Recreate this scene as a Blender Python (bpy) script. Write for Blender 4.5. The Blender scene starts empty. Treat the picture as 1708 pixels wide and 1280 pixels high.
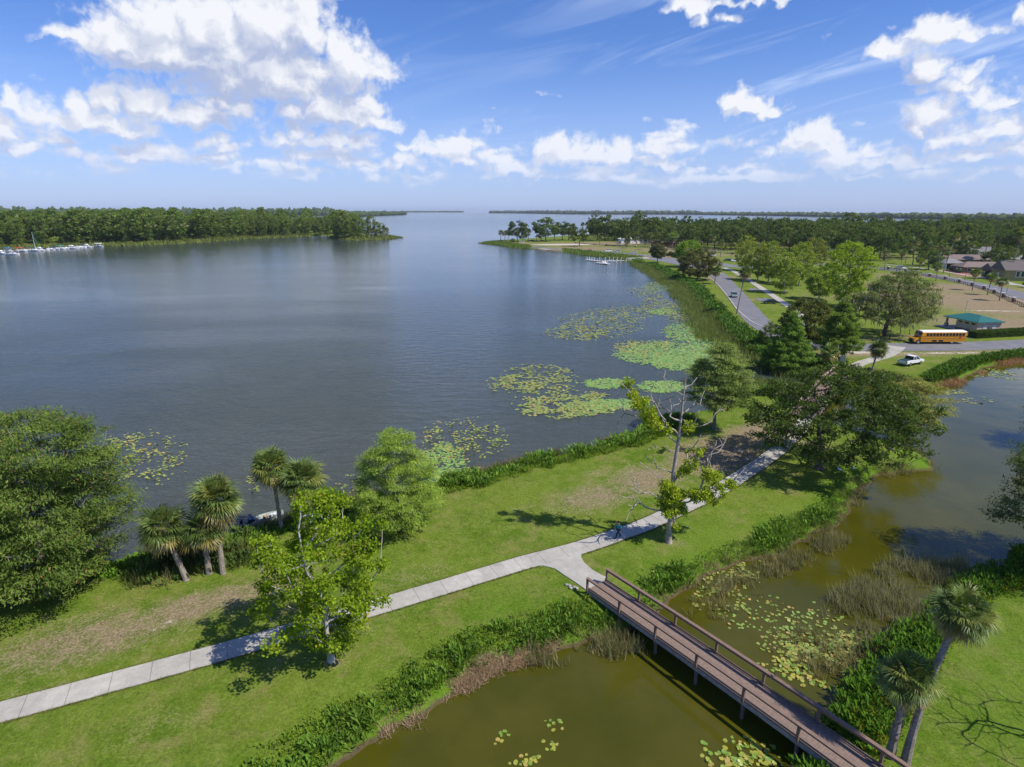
import bpy, math, random
import numpy as np
from mathutils import Vector, Matrix

# ------------------------------------------------------------------ camera, sky, sun, exposure
R = math.radians
scene = bpy.context.scene
COL = scene.collection
CAM_H, PITCH, FPX = 30.5, R(16.3), 986.0          # metres above the lake, degrees below level, focal length in photo pixels
cam = bpy.data.cameras.new('camera')
cam.sensor_width = 36.0; cam.lens = FPX / 1708 * 36.0
cam.clip_start = 0.5; cam.clip_end = 40000
camo = bpy.data.objects.new('camera', cam); COL.objects.link(camo)
camo.location = (0, 0, CAM_H); camo.rotation_euler = (R(90) - PITCH, 0, 0)
scene.camera = camo

SUN_DIR = Vector((0.560, -0.262, 0.786)).normalized()     # towards the sun
sl = bpy.data.lights.new('sun', 'SUN'); sl.energy = 5.0; sl.angle = R(0.53); sl.color = (1.0, 0.94, 0.84)
so = bpy.data.objects.new('sun', sl); COL.objects.link(so)
so.rotation_euler = SUN_DIR.to_track_quat('Z', 'Y').to_euler(); so.location = (0, 0, 60)
scene.view_settings.view_transform = 'Standard'; scene.view_settings.look = 'None'
scene.view_settings.exposure = 0.08; scene.view_settings.gamma = 1.0
scene.render.engine = 'CYCLES'
scene.cycles.max_bounces = 6; scene.cycles.transparent_max_bounces = 6
scene.cycles.diffuse_bounces = 2; scene.cycles.glossy_bounces = 3; scene.cycles.volume_bounces = 0
scene.cycles.use_denoising = True
try: scene.cycles.denoiser = 'OPENIMAGEDENOISE'
except Exception: pass

def pray(px, py):
    x = (px - 854) / FPX; y = (640 - py) / FPX
    c, s = math.cos(PITCH), math.sin(PITCH)
    return np.array([x, c + y * s, -s + y * c])
def G(px, py, z=0.9):
    d = pray(px, py); t = (z - CAM_H) / d[2]
    return np.array([d[0] * t, d[1] * t])
def azel(px, py):
    d = pray(px, py); d = d / np.linalg.norm(d)
    return math.atan2(d[0], d[1]), math.asin(d[2])

class NT:
    """small helper to write node trees"""
    def __init__(s, tree): s.t = tree; s.n = tree.nodes; s.l = tree.links
    def new(s, typ, ins=None, **kw):
        n = s.n.new(typ)
        for k, v in kw.items(): setattr(n, k, v)
        if ins:
            for k, v in ins.items():
                sk = n.inputs[k]
                if hasattr(v, 'is_output') or isinstance(v, bpy.types.NodeSocket): s.l.new(v, sk)
                else: sk.default_value = v
        return n
    def math(s, op, a, b=None, c=None, clamp=False):
        ins = {0: a}
        if b is not None: ins[1] = b
        if c is not None: ins[2] = c
        return s.new('ShaderNodeMath', ins, operation=op, use_clamp=clamp).outputs[0]
    def vmath(s, op, a, b=None, out=0):
        ins = {0: a}
        if b is not None: ins[1] = b
        return s.new('ShaderNodeVectorMath', ins, operation=op).outputs[out]
    def noise(s, vec, scale, detail=3, rough=0.55, dist=0.0, out=0, dim='3D'):
        n = s.new('ShaderNodeTexNoise', {'Scale': scale, 'Detail': detail, 'Roughness': rough, 'Distortion': dist}, noise_dimensions=dim)
        if vec is not None: s.l.new(vec, n.inputs['Vector'])
        return n.outputs[out]
    def ramp(s, fac, lo, hi, a=0.0, b=1.0, smooth=True):
        n = s.new('ShaderNodeMapRange', {0: fac, 1: lo, 2: hi, 3: a, 4: b})
        n.interpolation_type = 'SMOOTHSTEP' if smooth else 'LINEAR'
        return n.outputs[0]
    def mix(s, fac, a, b, blend='MIX'):
        n = s.n.new('ShaderNodeMix'); n.data_type = 'RGBA'; n.blend_type = blend
        for k, v in ((0, fac), (6, a), (7, b)):
            if isinstance(v, bpy.types.NodeSocket): s.l.new(v, n.inputs[k])
            else: n.inputs[k].default_value = v if not isinstance(v, tuple) or len(v) == 4 else (*v, 1)
        return n.outputs[2]
    def comb(s, x, y, z=0.0): return s.new('ShaderNodeCombineXYZ', {0: x, 1: y, 2: z}).outputs[0]

# clouds: (photo px of the centre, half width, half height in px, strength); they live in the sky as directions
CLOUDS = [
 (445, 128, 200, 82, 1.05), (300, 95, 160, 70, 1.05), (200, 70, 95, 62, 1.0), (262, 45, 90, 80, 1.05), (345, 55, 110, 100, 1.1), (440, 50, 110, 110, 1.15), (505, 45, 62, 100, 1.1), (395, 95, 90, 80, 1.0), (575, 95, 50, 62, .95), (590, 115, 80, 50, .9), (120, 58, 62, 24, .75), (635, 128, 40, 22, .6),
 (130, 188, 50, 44, .95), (160, 205, 120, 34, .95), (178, 170, 36, 40, .9), (240, 175, 60, 48, .95), (270, 190, 40, 42, .9), (330, 198, 110, 28, .9), (365, 178, 32, 40, .9), (390, 190, 44, 34, .85), (215, 222, 80, 22, .8), (215, 145, 60, 20, .3),
 (500, 195, 44, 28, .85), (560, 190, 90, 44, .95), (610, 175, 34, 36, .9), (620, 205, 60, 30, .85), (495, 225, 34, 24, .75), (560, 235, 90, 18, .65), (25, 180, 36, 38, .85), (70, 195, 40, 30, .8), (10, 220, 44, 30, .75), (35, 248, 56, 20, .9), (120, 256, 30, 12, .8), (212, 258, 42, 16, .85), (140, 275, 16, 5, .5),
 (375, 243, 46, 18, .75), (355, 262, 50, 18, .7), (385, 278, 36, 14, .6), (470, 240, 50, 22, .6), (520, 262, 60, 18, .65), (600, 272, 80, 14, .65), (740, 250, 62, 26, .85), (775, 265, 34, 24, .75), (670, 275, 50, 18, .7), (850, 284, 60, 20, .75), (690, 245, 40, 14, .55), (500, 292, 60, 9, .5), (700, 295, 60, 9, .5), (900, 300, 60, 9, .45),
 (915, 248, 42, 28, .9), (965, 258, 110, 34, .9), (1035, 258, 52, 32, .95), (1095, 252, 26, 28, .9), (1100, 272, 60, 16, .8), (880, 290, 40, 14, .6), (1010, 292, 60, 10, .45),
 (1232, 172, 26, 26, 1.0), (1258, 180, 44, 26, 1.05), (1285, 186, 26, 22, .9), (1148, 8, 55, 26, .9), (1168, 28, 26, 22, .75), (1260, 0, 120, 12, .7), (1215, 30, 30, 10, .4),
 (1530, 55, 34, 34, .95), (1570, 58, 66, 32, .95), (1490, 85, 52, 24, .85), (1620, 58, 50, 14, .7), (1545, 118, 48, 40, 1.0), (1610, 128, 34, 26, .8), (1600, 145, 80, 26, .6), (1704, 25, 22, 26, .9),
 (1355, 232, 46, 36, 1.05), (1330, 245, 30, 22, .8), (1385, 250, 50, 22, .8), (1450, 256, 60, 16, .7), (1690, 165, 34, 14, .7), (1650, 170, 70, 30, .6), (1560, 195, 60, 34, .65), (1530, 215, 30, 18, .75), (1590, 230, 70, 34, .75), (1660, 215, 60, 40, .7), (1500, 272, 120, 18, .65), (1620, 262, 70, 22, .75), (1700, 250, 50, 34, .65), (1740, 190, 60, 60, .7), (1450, 290, 90, 9, .5), (1640, 295, 90, 10, .5), (1240, 285, 60, 10, .45),
 (-120, 190, 120, 60, .9), (1850, 90, 120, 60, .8), (1900, 240, 120, 40, .8), (-150, 60, 90, 50, .7), (760, -110, 190, 45, .8), (1500, -130, 200, 50, .8), (300, -160, 260, 60, .9),
]
world = bpy.data.worlds.new('World'); scene.world = world; world.use_nodes = True
world.cycles.sampling_method = 'NONE'
wt = NT(world.node_tree); wt.n.clear()

def cloud_group(name, blobs):
    grp = bpy.data.node_groups.new(name, 'ShaderNodeTree')
    grp.interface.new_socket('P', in_out='INPUT', socket_type='NodeSocketVector')
    grp.interface.new_socket('S', in_out='OUTPUT', socket_type='NodeSocketFloat')
    g = NT(grp); gi = g.n.new('NodeGroupInput'); go = g.n.new('NodeGroupOutput')
    P0 = gi.outputs[0]
    sep = g.new('ShaderNodeSeparateXYZ', {0: P0})
    w1 = g.new('ShaderNodeTexNoise', {'Vector': P0, 'Scale': 24.0, 'Detail': 3.0, 'Roughness': .5}, noise_dimensions='2D').outputs['Color']
    P2 = g.vmath('ADD', P0, g.vmath('MULTIPLY', g.vmath('SUBTRACT', w1, (.5, .5, .5)), (.050, .036, 0.0)))
    cur = g.math('MULTIPLY', sep.outputs[2], 0.0); cur = g.math('SUBTRACT', cur, 1.0)
    for (cx, cy, rx, ry, w) in blobs:
        a, e = azel(cx, cy)
        a1, _ = azel(cx + rx * .5, cy); a0, _ = azel(cx - rx * .5, cy); _, e1 = azel(cx, cy - ry * .5); _, e0 = azel(cx, cy + ry * .5)
        ia, ie = 1 / max(a1 - a0, 1e-3), 1 / max(e1 - e0, 1e-3)
        d = g.new('ShaderNodeVectorMath', {0: P2, 1: (ia, ie, 0.0), 2: (-a * ia, -e * ie, 0.0)}, operation='MULTIPLY_ADD').outputs[0]
        ln = g.math('MAXIMUM', g.vmath('LENGTH', d, out=1), g.vmath('DOT_PRODUCT', d, (0, -1.75, 0), out=1))      # flat bases
        v = g.math('MULTIPLY_ADD', ln, -w, w)
        cur = g.math('MAXIMUM', cur, v)
    # low band of small far cumulus
    bn = g.noise(g.vmath('MULTIPLY', P0, (10.0, 34.0, 1.0)), 1.0, 2, .5, dim='2D')
    band = g.math('MULTIPLY', g.ramp(sep.outputs[1], .02, .05), g.ramp(sep.outputs[1], .17, .085))
    bv = g.math('ADD', g.math('MULTIPLY_ADD', bn, 3.2, -1.55), g.math('MULTIPLY_ADD', band, 1.0, -1.0))
    cur = g.math('MAXIMUM', cur, g.math('MULTIPLY', bv, .8))
    n0 = g.noise(P0, 30.0, 2, .5, dim='2D')
    n2 = g.new('ShaderNodeTexVoronoi', {'Vector': P2, 'Scale': 36.0, 'Detail': 2.0, 'Roughness': .55, 'Lacunarity': 2.3}, voronoi_dimensions='2D', feature='F1', normalize=True).outputs[0]
    det = g.math('ADD', g.math('MULTIPLY_ADD', n0, .7, -.35), g.math('MULTIPLY_ADD', n2, -1.35, .44))
    g.l.new(g.math('MULTIPLY_ADD', det, .55, cur), go.inputs[0])
    return grp

tc = wt.new('ShaderNodeTexCoord')
sp = wt.new('ShaderNodeSeparateXYZ', {0: tc.outputs['Generated']})
az = wt.math('ARCTAN2', sp.outputs[0], sp.outputs[1]); el = wt.math('ARCSINE', sp.outputs[2])
Pv = wt.comb(az, el, 0.0)
sky = wt.new('ShaderNodeTexSky'); sky.sky_type = 'NISHITA'; sky.sun_disc = False
sky.sun_elevation = math.asin(SUN_DIR.z); sky.sun_rotation = math.atan2(SUN_DIR.x, SUN_DIR.y)
sky.altitude = 0; sky.air_density = 1.0; sky.dust_density = 0.6; sky.ozone_density = 1.8
SKY_K = 0.10
hs = wt.new('ShaderNodeHueSaturation', {'Saturation': 1.15, 'Value': 1.0, 'Color': sky.outputs[0]})
skyb = wt.mix(1.0, hs.outputs[0], (.76, .93, 1.42, 1), 'MULTIPLY')
hz = wt.math('MULTIPLY', wt.ramp(wt.math('ABSOLUTE', el), .26, .0), .55)
sky_plain = wt.mix(hz, skyb, (4.7, 6.0, 9.9, 1))          # milky air low over the horizon
def bgnode(c): return wt.new('ShaderNodeBackground', {'Color': c, 'Strength': SKY_K}).outputs[0]
shader = bgnode(sky_plain)
edges = [-1.15, -.62, -.5, -.39, -.28, -.16, 0.0, .15, .30, .43, .54, .65, 1.15]
for k in range(12):
    lo, hi = edges[k] - .05, edges[k + 1] + .05
    blobs = []
    for b in CLOUDS:
        a, e = azel(b[0], b[1]); a1, _ = azel(b[0] + b[2] * .5, b[1]); a0, _ = azel(b[0] - b[2] * .5, b[1]); ra = a1 - a0
        if a + ra > lo and a - ra < hi: blobs.append(b)
    grp = cloud_group('cloud_field_%d' % k, blobs)
    # thin cirrus, drawn out along the wind
    cp = wt.vmath('MULTIPLY', wt.vmath('ADD', Pv, wt.comb(0.0, wt.math('MULTIPLY', az, -.22), 0.0)), (3.2, 22.0, 1))
    cn = wt.noise(cp, 1.0, 4, .6, .5, dim='2D')
    cir = wt.math('MULTIPLY', wt.ramp(cn, .45, .80), wt.math('MULTIPLY', wt.ramp(el, .04, .12), wt.ramp(az, -.1, .35, .10, .5)))
    skyc = wt.mix(cir, sky_plain, (7.0, 8.2, 10.4, 1))
    def field(vec):
        n = wt.n.new('ShaderNodeGroup'); n.node_tree = grp; wt.l.new(vec, n.inputs[0]); return n.outputs
    Pk = wt.vmath('ADD', Pv, (k * 2e-6, 0, 0))            # keeps the sectors' node chains apart
    o1 = field(Pk); S1 = o1[0]
    S2 = field(wt.vmath('ADD', Pk, (0.010, 0.020, 0)))[0]
    fn = wt.noise(Pk, 60.0, 5, .62, dim='2D')
    D1 = wt.math('ADD', S1, wt.math('MULTIPLY_ADD', fn, .70, -.35))
    alpha = wt.ramp(D1, -.10, 0.56)
    slope = wt.math('SUBTRACT', S2, S1)                   # denser towards the light: this side lies in shade
    sh1 = wt.ramp(slope, -.40, .26, 1.0, 0.0)
    S3 = field(wt.vmath('ADD', Pk, (0.018, 0.055, 0)))[0]  # and how much cloud stands above
    sh2 = wt.ramp(wt.math('SUBTRACT', S3, S1), -.60, .40, 1.0, 0.0)
    shade = wt.math('ADD', wt.math('MULTIPLY', sh1, .52), wt.math('MULTIPLY', sh2, .48))
    shade = wt.math('MULTIPLY_ADD', wt.math('SUBTRACT', shade, 1.0), wt.ramp(D1, 0.0, .50, .6, 1.0), 1.0)
    ccol = wt.mix(wt.ramp(shade, .08, .95, smooth=False), (4.3, 5.0, 7.0, 1), (8.6, 8.8, 9.3, 1))
    ccol = wt.mix(wt.ramp(el, .0, .17, .5, 1.0), (6.2, 7.1, 9.6, 1), ccol)
    outc = wt.mix(wt.math('MULTIPLY', alpha, wt.ramp(el, .012, .08, .15, 1.0)), skyc, ccol)
    inside = wt.math('MULTIPLY', wt.math('GREATER_THAN', az, edges[k]), wt.math('LESS_THAN', az, edges[k + 1]))
    inside = wt.math('MULTIPLY', inside, wt.math('MULTIPLY', wt.math('GREATER_THAN', el, 0.0), wt.math('LESS_THAN', el, .78)))
    ms = wt.new('ShaderNodeMixShader', {0: inside}); wt.l.new(shader, ms.inputs[1]); wt.l.new(bgnode(outc), ms.inputs[2])
    shader = ms.outputs[0]
wt.l.new(shader, wt.new('ShaderNodeOutputWorld').inputs[0])

# ------------------------------------------------------------------ helpers
rng = np.random.default_rng(7)
random.seed(7)
def tag(o, label=None, cat=None, group=None, kind=None):
    if label: o['label'] = label
    if cat: o['category'] = cat
    if group: o['group'] = group
    if kind: o['kind'] = kind
    return o
def empty(name, loc, rz=0.0):
    o = bpy.data.objects.new(name, None); COL.objects.link(o)
    o.location = loc; o.rotation_euler = (0, 0, rz); o.empty_display_size = .3
    return o
def copy_tree(o, parent=None):
    c = o.copy(); COL.objects.link(c)
    if parent is not None: c.parent = parent
    for ch in [x for x in o.children]: copy_tree(ch, c)
    return c
def npmesh(name, V, F, mats, parent=None, col=None, midx=None, uv=None, smooth=False, loc=None):
    """V (n,3), F (m,k) or list of arrays of equal k; col (n,3) point colours"""
    me = bpy.data.meshes.new(name)
    V = np.asarray(V, dtype=np.float32)
    Fs = F if isinstance(F, list) else [F]
    Fs = [np.asarray(f, dtype=np.int32) for f in Fs if len(f)]
    nl = sum(f.size for f in Fs); nf = sum(len(f) for f in Fs)
    me.vertices.add(len(V)); me.vertices.foreach_set('co', V.ravel())
    me.loops.add(nl); me.loops.foreach_set('vertex_index', np.concatenate([f.ravel() for f in Fs]))
    me.polygons.add(nf)
    starts = []; s = 0
    for f in Fs:
        k = f.shape[1]; starts.append(s + np.arange(len(f)) * k); s += f.size
    me.polygons.foreach_set('loop_start', np.concatenate(starts).astype(np.int32))
    if midx is not None: me.polygons.foreach_set('material_index', np.asarray(midx, dtype=np.int32))
    me.polygons.foreach_set('use_smooth', np.full(nf, smooth, dtype=bool))
    me.update(calc_edges=True)
    if col is not None:
        a = me.attributes.new('col', 'FLOAT_COLOR', 'POINT')
        c4 = np.ones((len(V), 4), dtype=np.float32); c4[:, :3] = col
        a.data.foreach_set('color', c4.ravel())
    if uv is not None:
        a = me.attributes.new('puv', 'FLOAT_VECTOR', 'POINT')
        u3 = np.zeros((len(V), 3), dtype=np.float32); u3[:, :uv.shape[1]] = uv
        a.data.foreach_set('vector', u3.ravel())
    for m in (mats if isinstance(mats, (list, tuple)) else [mats]): me.materials.append(m)
    o = bpy.data.objects.new(name, me); COL.objects.link(o)
    if parent is not None: o.parent = parent
    if loc is not None: o.location = loc
    return o
class MB:
    """collects simple solids into ONE mesh"""
    def __init__(s): s.v = []; s.f = []; s.m = []; s.n = 0
    def add(s, V, F, m=0):
        s.v.append(np.asarray(V, dtype=float).reshape(-1, 3)); s.f += [tuple(i + s.n for i in f) for f in F]; s.m += [m] * len(F); s.n += len(s.v[-1]); return s
    def box(s, c, d, rz=0.0, m=0, top=(1, 1), tilt=None):
        x, y, z = d[0] / 2, d[1] / 2, d[2] / 2
        P = np.array([(-x, -y, -z), (x, -y, -z), (x, y, -z), (-x, y, -z), (-x * top[0], -y * top[1], z), (x * top[0], -y * top[1], z), (x * top[0], y * top[1], z), (-x * top[0], y * top[1], z)])
        if tilt is not None: P = P @ np.array(Matrix.Rotation(tilt[1], 3, tilt[0])).T
        if rz: P = P @ np.array(Matrix.Rotation(rz, 3, 'Z')).T
        return s.add(P + np.array(c), [(0, 3, 2, 1), (4, 5, 6, 7), (0, 1, 5, 4), (1, 2, 6, 5), (2, 3, 7, 6), (3, 0, 4, 7)], m)
    def tube(s, pts, rad, n=8, m=0, cap=True):
        pts = np.asarray(pts, dtype=float); rad = np.broadcast_to(np.asarray(rad, dtype=float), (len(pts),))
        T = np.gradient(pts, axis=0); T /= np.linalg.norm(T, axis=1, keepdims=True) + 1e-9
        ref = np.array([0, 0, 1.0]) if abs(T[0][2]) < .9 else np.array([1.0, 0, 0])
        V = []
        for p, t, r in zip(pts, T, rad):
            a = np.cross(t, ref); na = np.linalg.norm(a)
            if na < 1e-3: a = np.cross(t, np.array([0, 1.0, 0])); na = np.linalg.norm(a)
            a /= na; b = np.cross(t, a)
            ang = np.arange(n) * 2 * np.pi / n
            V.append(p + r * (np.cos(ang)[:, None] * a + np.sin(ang)[:, None] * b))
        k = len(pts); F = []
        for i in range(k - 1):
            for j in range(n):
                j2 = (j + 1) % n
                F.append((i * n + j, i * n + j2, (i + 1) * n + j2, (i + 1) * n + j))
        if cap: F.append(tuple(range(n))[::-1]); F.append(tuple((k - 1) * n + j for j in range(n)))
        return s.add(np.concatenate(V), F, m)
    def cyl(s, c, r, h, axis='Z', n=12, m=0, r2=None):
        d = {'X': (1, 0, 0), 'Y': (0, 1, 0), 'Z': (0, 0, 1)}[axis]; d = np.array(d, float); c = np.array(c, float)
        return s.tube([c - d * h / 2, c + d * h / 2], [r, r if r2 is None else r2], n, m)
    def prism(s, outline, y0, y1, m=0, axis='Y', scale1=None):
        """outline in x-z, extruded along y"""
        o = np.array(outline, float); k = len(o); A = np.c_[o[:, 0], np.full(k, y0), o[:, 1]]; B = np.c_[o[:, 0], np.full(k, y1), o[:, 1]]
        F = [(i, (i + 1) % k, k + (i + 1) % k, k + i) for i in range(k)] + [tuple(range(k))[::-1], tuple(range(k, 2 * k))]
        return s.add(np.r_[A, B], F, m)
    def ell(s, c, r, n=10, k=7, m=0):
        V = []; F = []
        for i in range(k + 1):
            th = math.pi * i / k
            for j in range(n):
                ph = 2 * math.pi * j / n
                V.append((c[0] + r[0] * math.sin(th) * math.cos(ph), c[1] + r[1] * math.sin(th) * math.sin(ph), c[2] + r[2] * math.cos(th)))
        for i in range(k):
            for j in range(n):
                j2 = (j + 1) % n
                F.append((i * n + j, (i + 1) * n + j, (i + 1) * n + j2, i * n + j2))
        return s.add(V, F, m)
    def build(s, name, mats, parent=None, smooth=False, bevel=0.0, loc=None):
        me = bpy.data.meshes.new(name)
        me.from_pydata([tuple(v) for v in np.concatenate(s.v)], [], s.f)
        for m in (mats if isinstance(mats, (list, tuple)) else [mats]): me.materials.append(m)
        me.polygons.foreach_set('material_index', np.array(s.m, dtype=np.int32))
        if smooth: me.polygons.foreach_set('use_smooth', np.ones(len(s.f), dtype=bool))
        me.update()
        o = bpy.data.objects.new(name, me); COL.objects.link(o)
        if parent is not None: o.parent = parent
        if loc is not None: o.location = loc
        if bevel:
            b = o.modifiers.new('bevel', 'BEVEL'); b.width = bevel; b.segments = 2; b.limit_method = 'ANGLE'; b.angle_limit = R(35)
        return o

# ------------------------------------------------------------------ materials
MATS = {}
def mat(name, color, rough=.7, metal=0.0, var=.12, scale=3.0, spec=.3, bump=0.0, trans=0.0, attr=False, emit=None):
    if name in MATS: return MATS[name]
    m = bpy.data.materials.new(name); m.use_nodes = True; t = NT(m.node_tree); t.n.clear()
    tcn = t.new('ShaderNodeTexCoord').outputs['Object']
    n = t.noise(tcn, scale, 4, .6)
    if name == 'leaf': rnd = t.new('ShaderNodeObjectInfo').outputs['Random']
    if attr:
        base = t.new('ShaderNodeAttribute', attribute_name='col').outputs['Color']
        if color is not None: base = t.mix(1.0, base, color, 'MULTIPLY')
    else: base = color if len(color) == 4 else (*color, 1)
    f = t.ramp(n, .25, .75, 1 - var, 1 + var)
    if name == 'leaf': f = t.math('MULTIPLY', f, t.math('MULTIPLY_ADD', rnd, .34, .84)); base = t.mix(t.math('FRACT', t.math('MULTIPLY', rnd, 7.3)), base, t.mix(1.0, base, (1.18, 1.0, .9, 1), 'MULTIPLY'))
    c = t.vmath('SCALE', base if isinstance(base, bpy.types.NodeSocket) else base[:3]); c.node.inputs[3].default_value = 1; t.l.new(f, c.node.inputs[3])
    p = t.new('ShaderNodeBsdfPrincipled', {'Base Color': c, 'Roughness': rough, 'Metallic': metal, 'Specular IOR Level': spec})
    if bump:
        bb = t.new('ShaderNodeBump', {'Strength': bump, 'Distance': .02, 'Height': t.noise(tcn, scale * 5, 4, .6)}); t.l.new(bb.outputs[0], p.inputs['Normal'])
    sh = p.outputs[0]
    if trans:
        tr = t.new('ShaderNodeBsdfTranslucent', {'Color': t.mix(1.0, c, (1.25, 1.2, .55, 1), 'MULTIPLY')})
        mx = t.new('ShaderNodeMixShader', {0: trans, 1: sh, 2: tr.outputs[0]}); sh = mx.outputs[0]
    if emit: p.inputs['Emission Color'].default_value = (*emit, 1); p.inputs['Emission Strength'].default_value = 1
    t.l.new(sh, t.new('ShaderNodeOutputMaterial').inputs[0])
    MATS[name] = m; return m
LEAF = mat('leaf', (1.55, 1.5, 1.5, 1), rough=.75, var=.16, scale=.8, spec=.08, trans=.40, attr=True)
PALM = mat('palm_leaf', (1.4, 1.35, 1.4, 1), rough=.45, var=.12, scale=2, spec=.3, trans=.28, attr=True)
PLANT = mat('marsh_plant', (1.25, 1.2, 1.2, 1), rough=.6, var=.2, scale=.5, spec=.14, trans=.34, attr=True)
PAD = mat('lily_pad', (1.3, 1.3, 1.2, 1), rough=.4, var=.15, scale=2, spec=.4, attr=True)
BARK = mat('bark_brown', (.115, .09, .07), rough=.9, var=.35, scale=4, bump=.6)
BARKG = mat('bark_grey', (.20, .18, .155), rough=.9, var=.3, scale=3, bump=.5)
BARKW = mat('bark_pale', (.42, .39, .34), rough=.85, var=.35, scale=2.2, bump=.4)
BARKP = mat('bark_palm', (.26, .22, .18), rough=.95, var=.4, scale=7, bump=.9)
WHITE = mat('white_paint', (.78, .78, .76), rough=.4, var=.05)
BLACK = mat('black_rubber', (.02, .02, .022), rough=.7, var=.1)
GLASS = mat('dark_glass', (.02, .027, .035), rough=.08, var=.05, spec=.8)
CHROME = mat('silver_metal', (.5, .51, .52), rough=.25, metal=.8, var=.05)
WOODB = mat('brown_decking', (.215, .155, .120), rough=.75, var=.22, scale=6, bump=.2)
SKIN = mat('skin', (.48, .29, .21), rough=.6, var=.05)

# ------------------------------------------------------------------ land and water outlines (photo pixels on the water level)
def poly(pts, z=0.0): return np.array([G(x, y, z) for x, y in pts])
lake_edge = [(-900, 1120), (-400, 1010), (-150, 985), (0, 968), (100, 950), (200, 938), (300, 918), (400, 893), (470, 872), (540, 852), (600, 838), (660, 822), (740, 806), (800, 792), (850, 778), (900, 766), (950, 754), (985, 748), (1035, 732), (1080, 716), (1110, 696), (1150, 690), (1190, 684), (1235, 668), (1275, 655)]
canal_s = [(1300, 662), (1345, 688), (1400, 712), (1450, 728), (1505, 745)]
pond_edge = [(1560, 772), (1545, 783), (1500, 788), (1451, 800), (1425, 822), (1432, 842), (1405, 868), (1350, 898), (1300, 922), (1245, 940), (1195, 955), (1150, 978), (1112, 1006), (1082, 1036), (1045, 1060), (990, 1066), (930, 1080), (870, 1105), (820, 1120), (770, 1150), (720, 1178), (690, 1205), (640, 1232), (590, 1262), (540, 1300), (470, 1350), (300, 1500)]
L1 = np.r_[poly(lake_edge), poly(canal_s), poly(pond_edge), [[-30, 14], [-150, 5], [-220, 20]]]
L2 = np.r_[poly([(1250, 1330), (1310, 1285), (1350, 1245), (1390, 1190), (1410, 1150), (1440, 1105), (1475, 1070), (1520, 1035), (1560, 1005), (1590, 980), (1640, 948), (1700, 922), (1760, 890), (1800, 840), (1860, 800), (1990, 760)]), [[150, 60], [120, 5], [14, 8]]]
L3f = [(1900, 604), (1790, 600), (1708, 604), (1660, 610), (1620, 624), (1592, 641), (1560, 645), (1520, 642), (1480, 640), (1440, 638), (1400, 632), (1350, 622), (1300, 612), (1265, 600), (1238, 580), (1212, 560), (1190, 535), (1168, 508), (1148, 484), (1120, 466), (1090, 450), (1070, 441), (1060, 438), (1035, 432), (1000, 428), (960, 423), (900, 416), (872, 414), (840, 410), (805, 406), (825, 403), (860, 400.5), (900, 397.5), (960, 393), (1020, 390), (1100, 387.5), (1200, 386), (1400, 385), (1700, 385), (2300, 385)]
L3 = np.r_[poly(L3f), [[2500, 700], [1500, 60], [400, 60], [180, 85]]]
L4f = [(-500, 446), (-200, 428), (0, 416.5), (60, 413.5), (120, 411.5), (175, 410.5), (240, 409), (320, 405), (410, 399), (492, 395), (545, 393), (558, 395), (560, 399), (600, 401), (650, 399.5), (664, 397), (640, 393.5), (600, 389), (575, 383), (560, 372), (570, 362)]
L4 = np.r_[poly(L4f), [[-1500, 3000], [-3500, 3000], [-3500, 300], [-800, 200]]]
LANDS = [L1, L2, L3, L4]
def sdist(P, poly_):
    """signed distance, positive inside"""
    d = np.full(len(P), 1e9); inside = np.zeros(len(P), bool)
    n = len(poly_)
    for i in range(n):
        a = poly_[i]; b = poly_[(i + 1) % n]; ab = b - a; L = ab @ ab
        if L < 1e-9: continue
        t = np.clip(((P - a) @ ab) / L, 0, 1)
        q = P - a - t[:, None] * ab
        d = np.minimum(d, (q * q).sum(1))
        cond = ((a[1] > P[:, 1]) != (b[1] > P[:, 1]))
        xx = (b[0] - a[0]) * (P[:, 1] - a[1]) / ((b[1] - a[1]) if abs(b[1] - a[1]) > 1e-12 else 1e-12) + a[0]
        inside ^= cond & (P[:, 0] < xx)
    d = np.sqrt(d); return np.where(inside, d, -d)
def wobble(P, s=1.0, seed=0):
    r = np.random.default_rng(seed); out = np.zeros(len(P))
    for k in range(7):
        a = r.uniform(0, 2 * np.pi); f = s * (1.0 * 1.55 ** k) ; ph = r.uniform(0, 6.28)
        out += np.sin((P[:, 0] * np.cos(a) + P[:, 1] * np.sin(a)) * f + ph + 1.3 * np.sin((P[:, 0] * np.sin(a) - P[:, 1] * np.cos(a)) * f * .7 + ph)) / 1.35 ** k
    return out / 2.6
def sd_land(P):
    P = np.atleast_2d(np.asarray(P, float))
    d = np.full(len(P), -1e9)
    for L in LANDS: d = np.maximum(d, sdist(P, L))
    return d + .55 * wobble(P, .55, 3)
def height(P, sd=None):
    P = np.atleast_2d(np.asarray(P, float))
    if sd is None: sd = sd_land(P)
    h = np.where(sd > 0, .92 * (1 - np.exp(-np.maximum(sd, 0) / 1.3)), np.maximum(sd * .35, -1.4))
    far = np.clip((np.hypot(P[:, 0], P[:, 1]) - 80) / 150, 0, 1)
    h += np.where(sd > 1.5, .035 * wobble(P, .22, 9) * (1 - far), 0)
    return h
def hz1(x, y): return float(height([[x, y]])[0])

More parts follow.
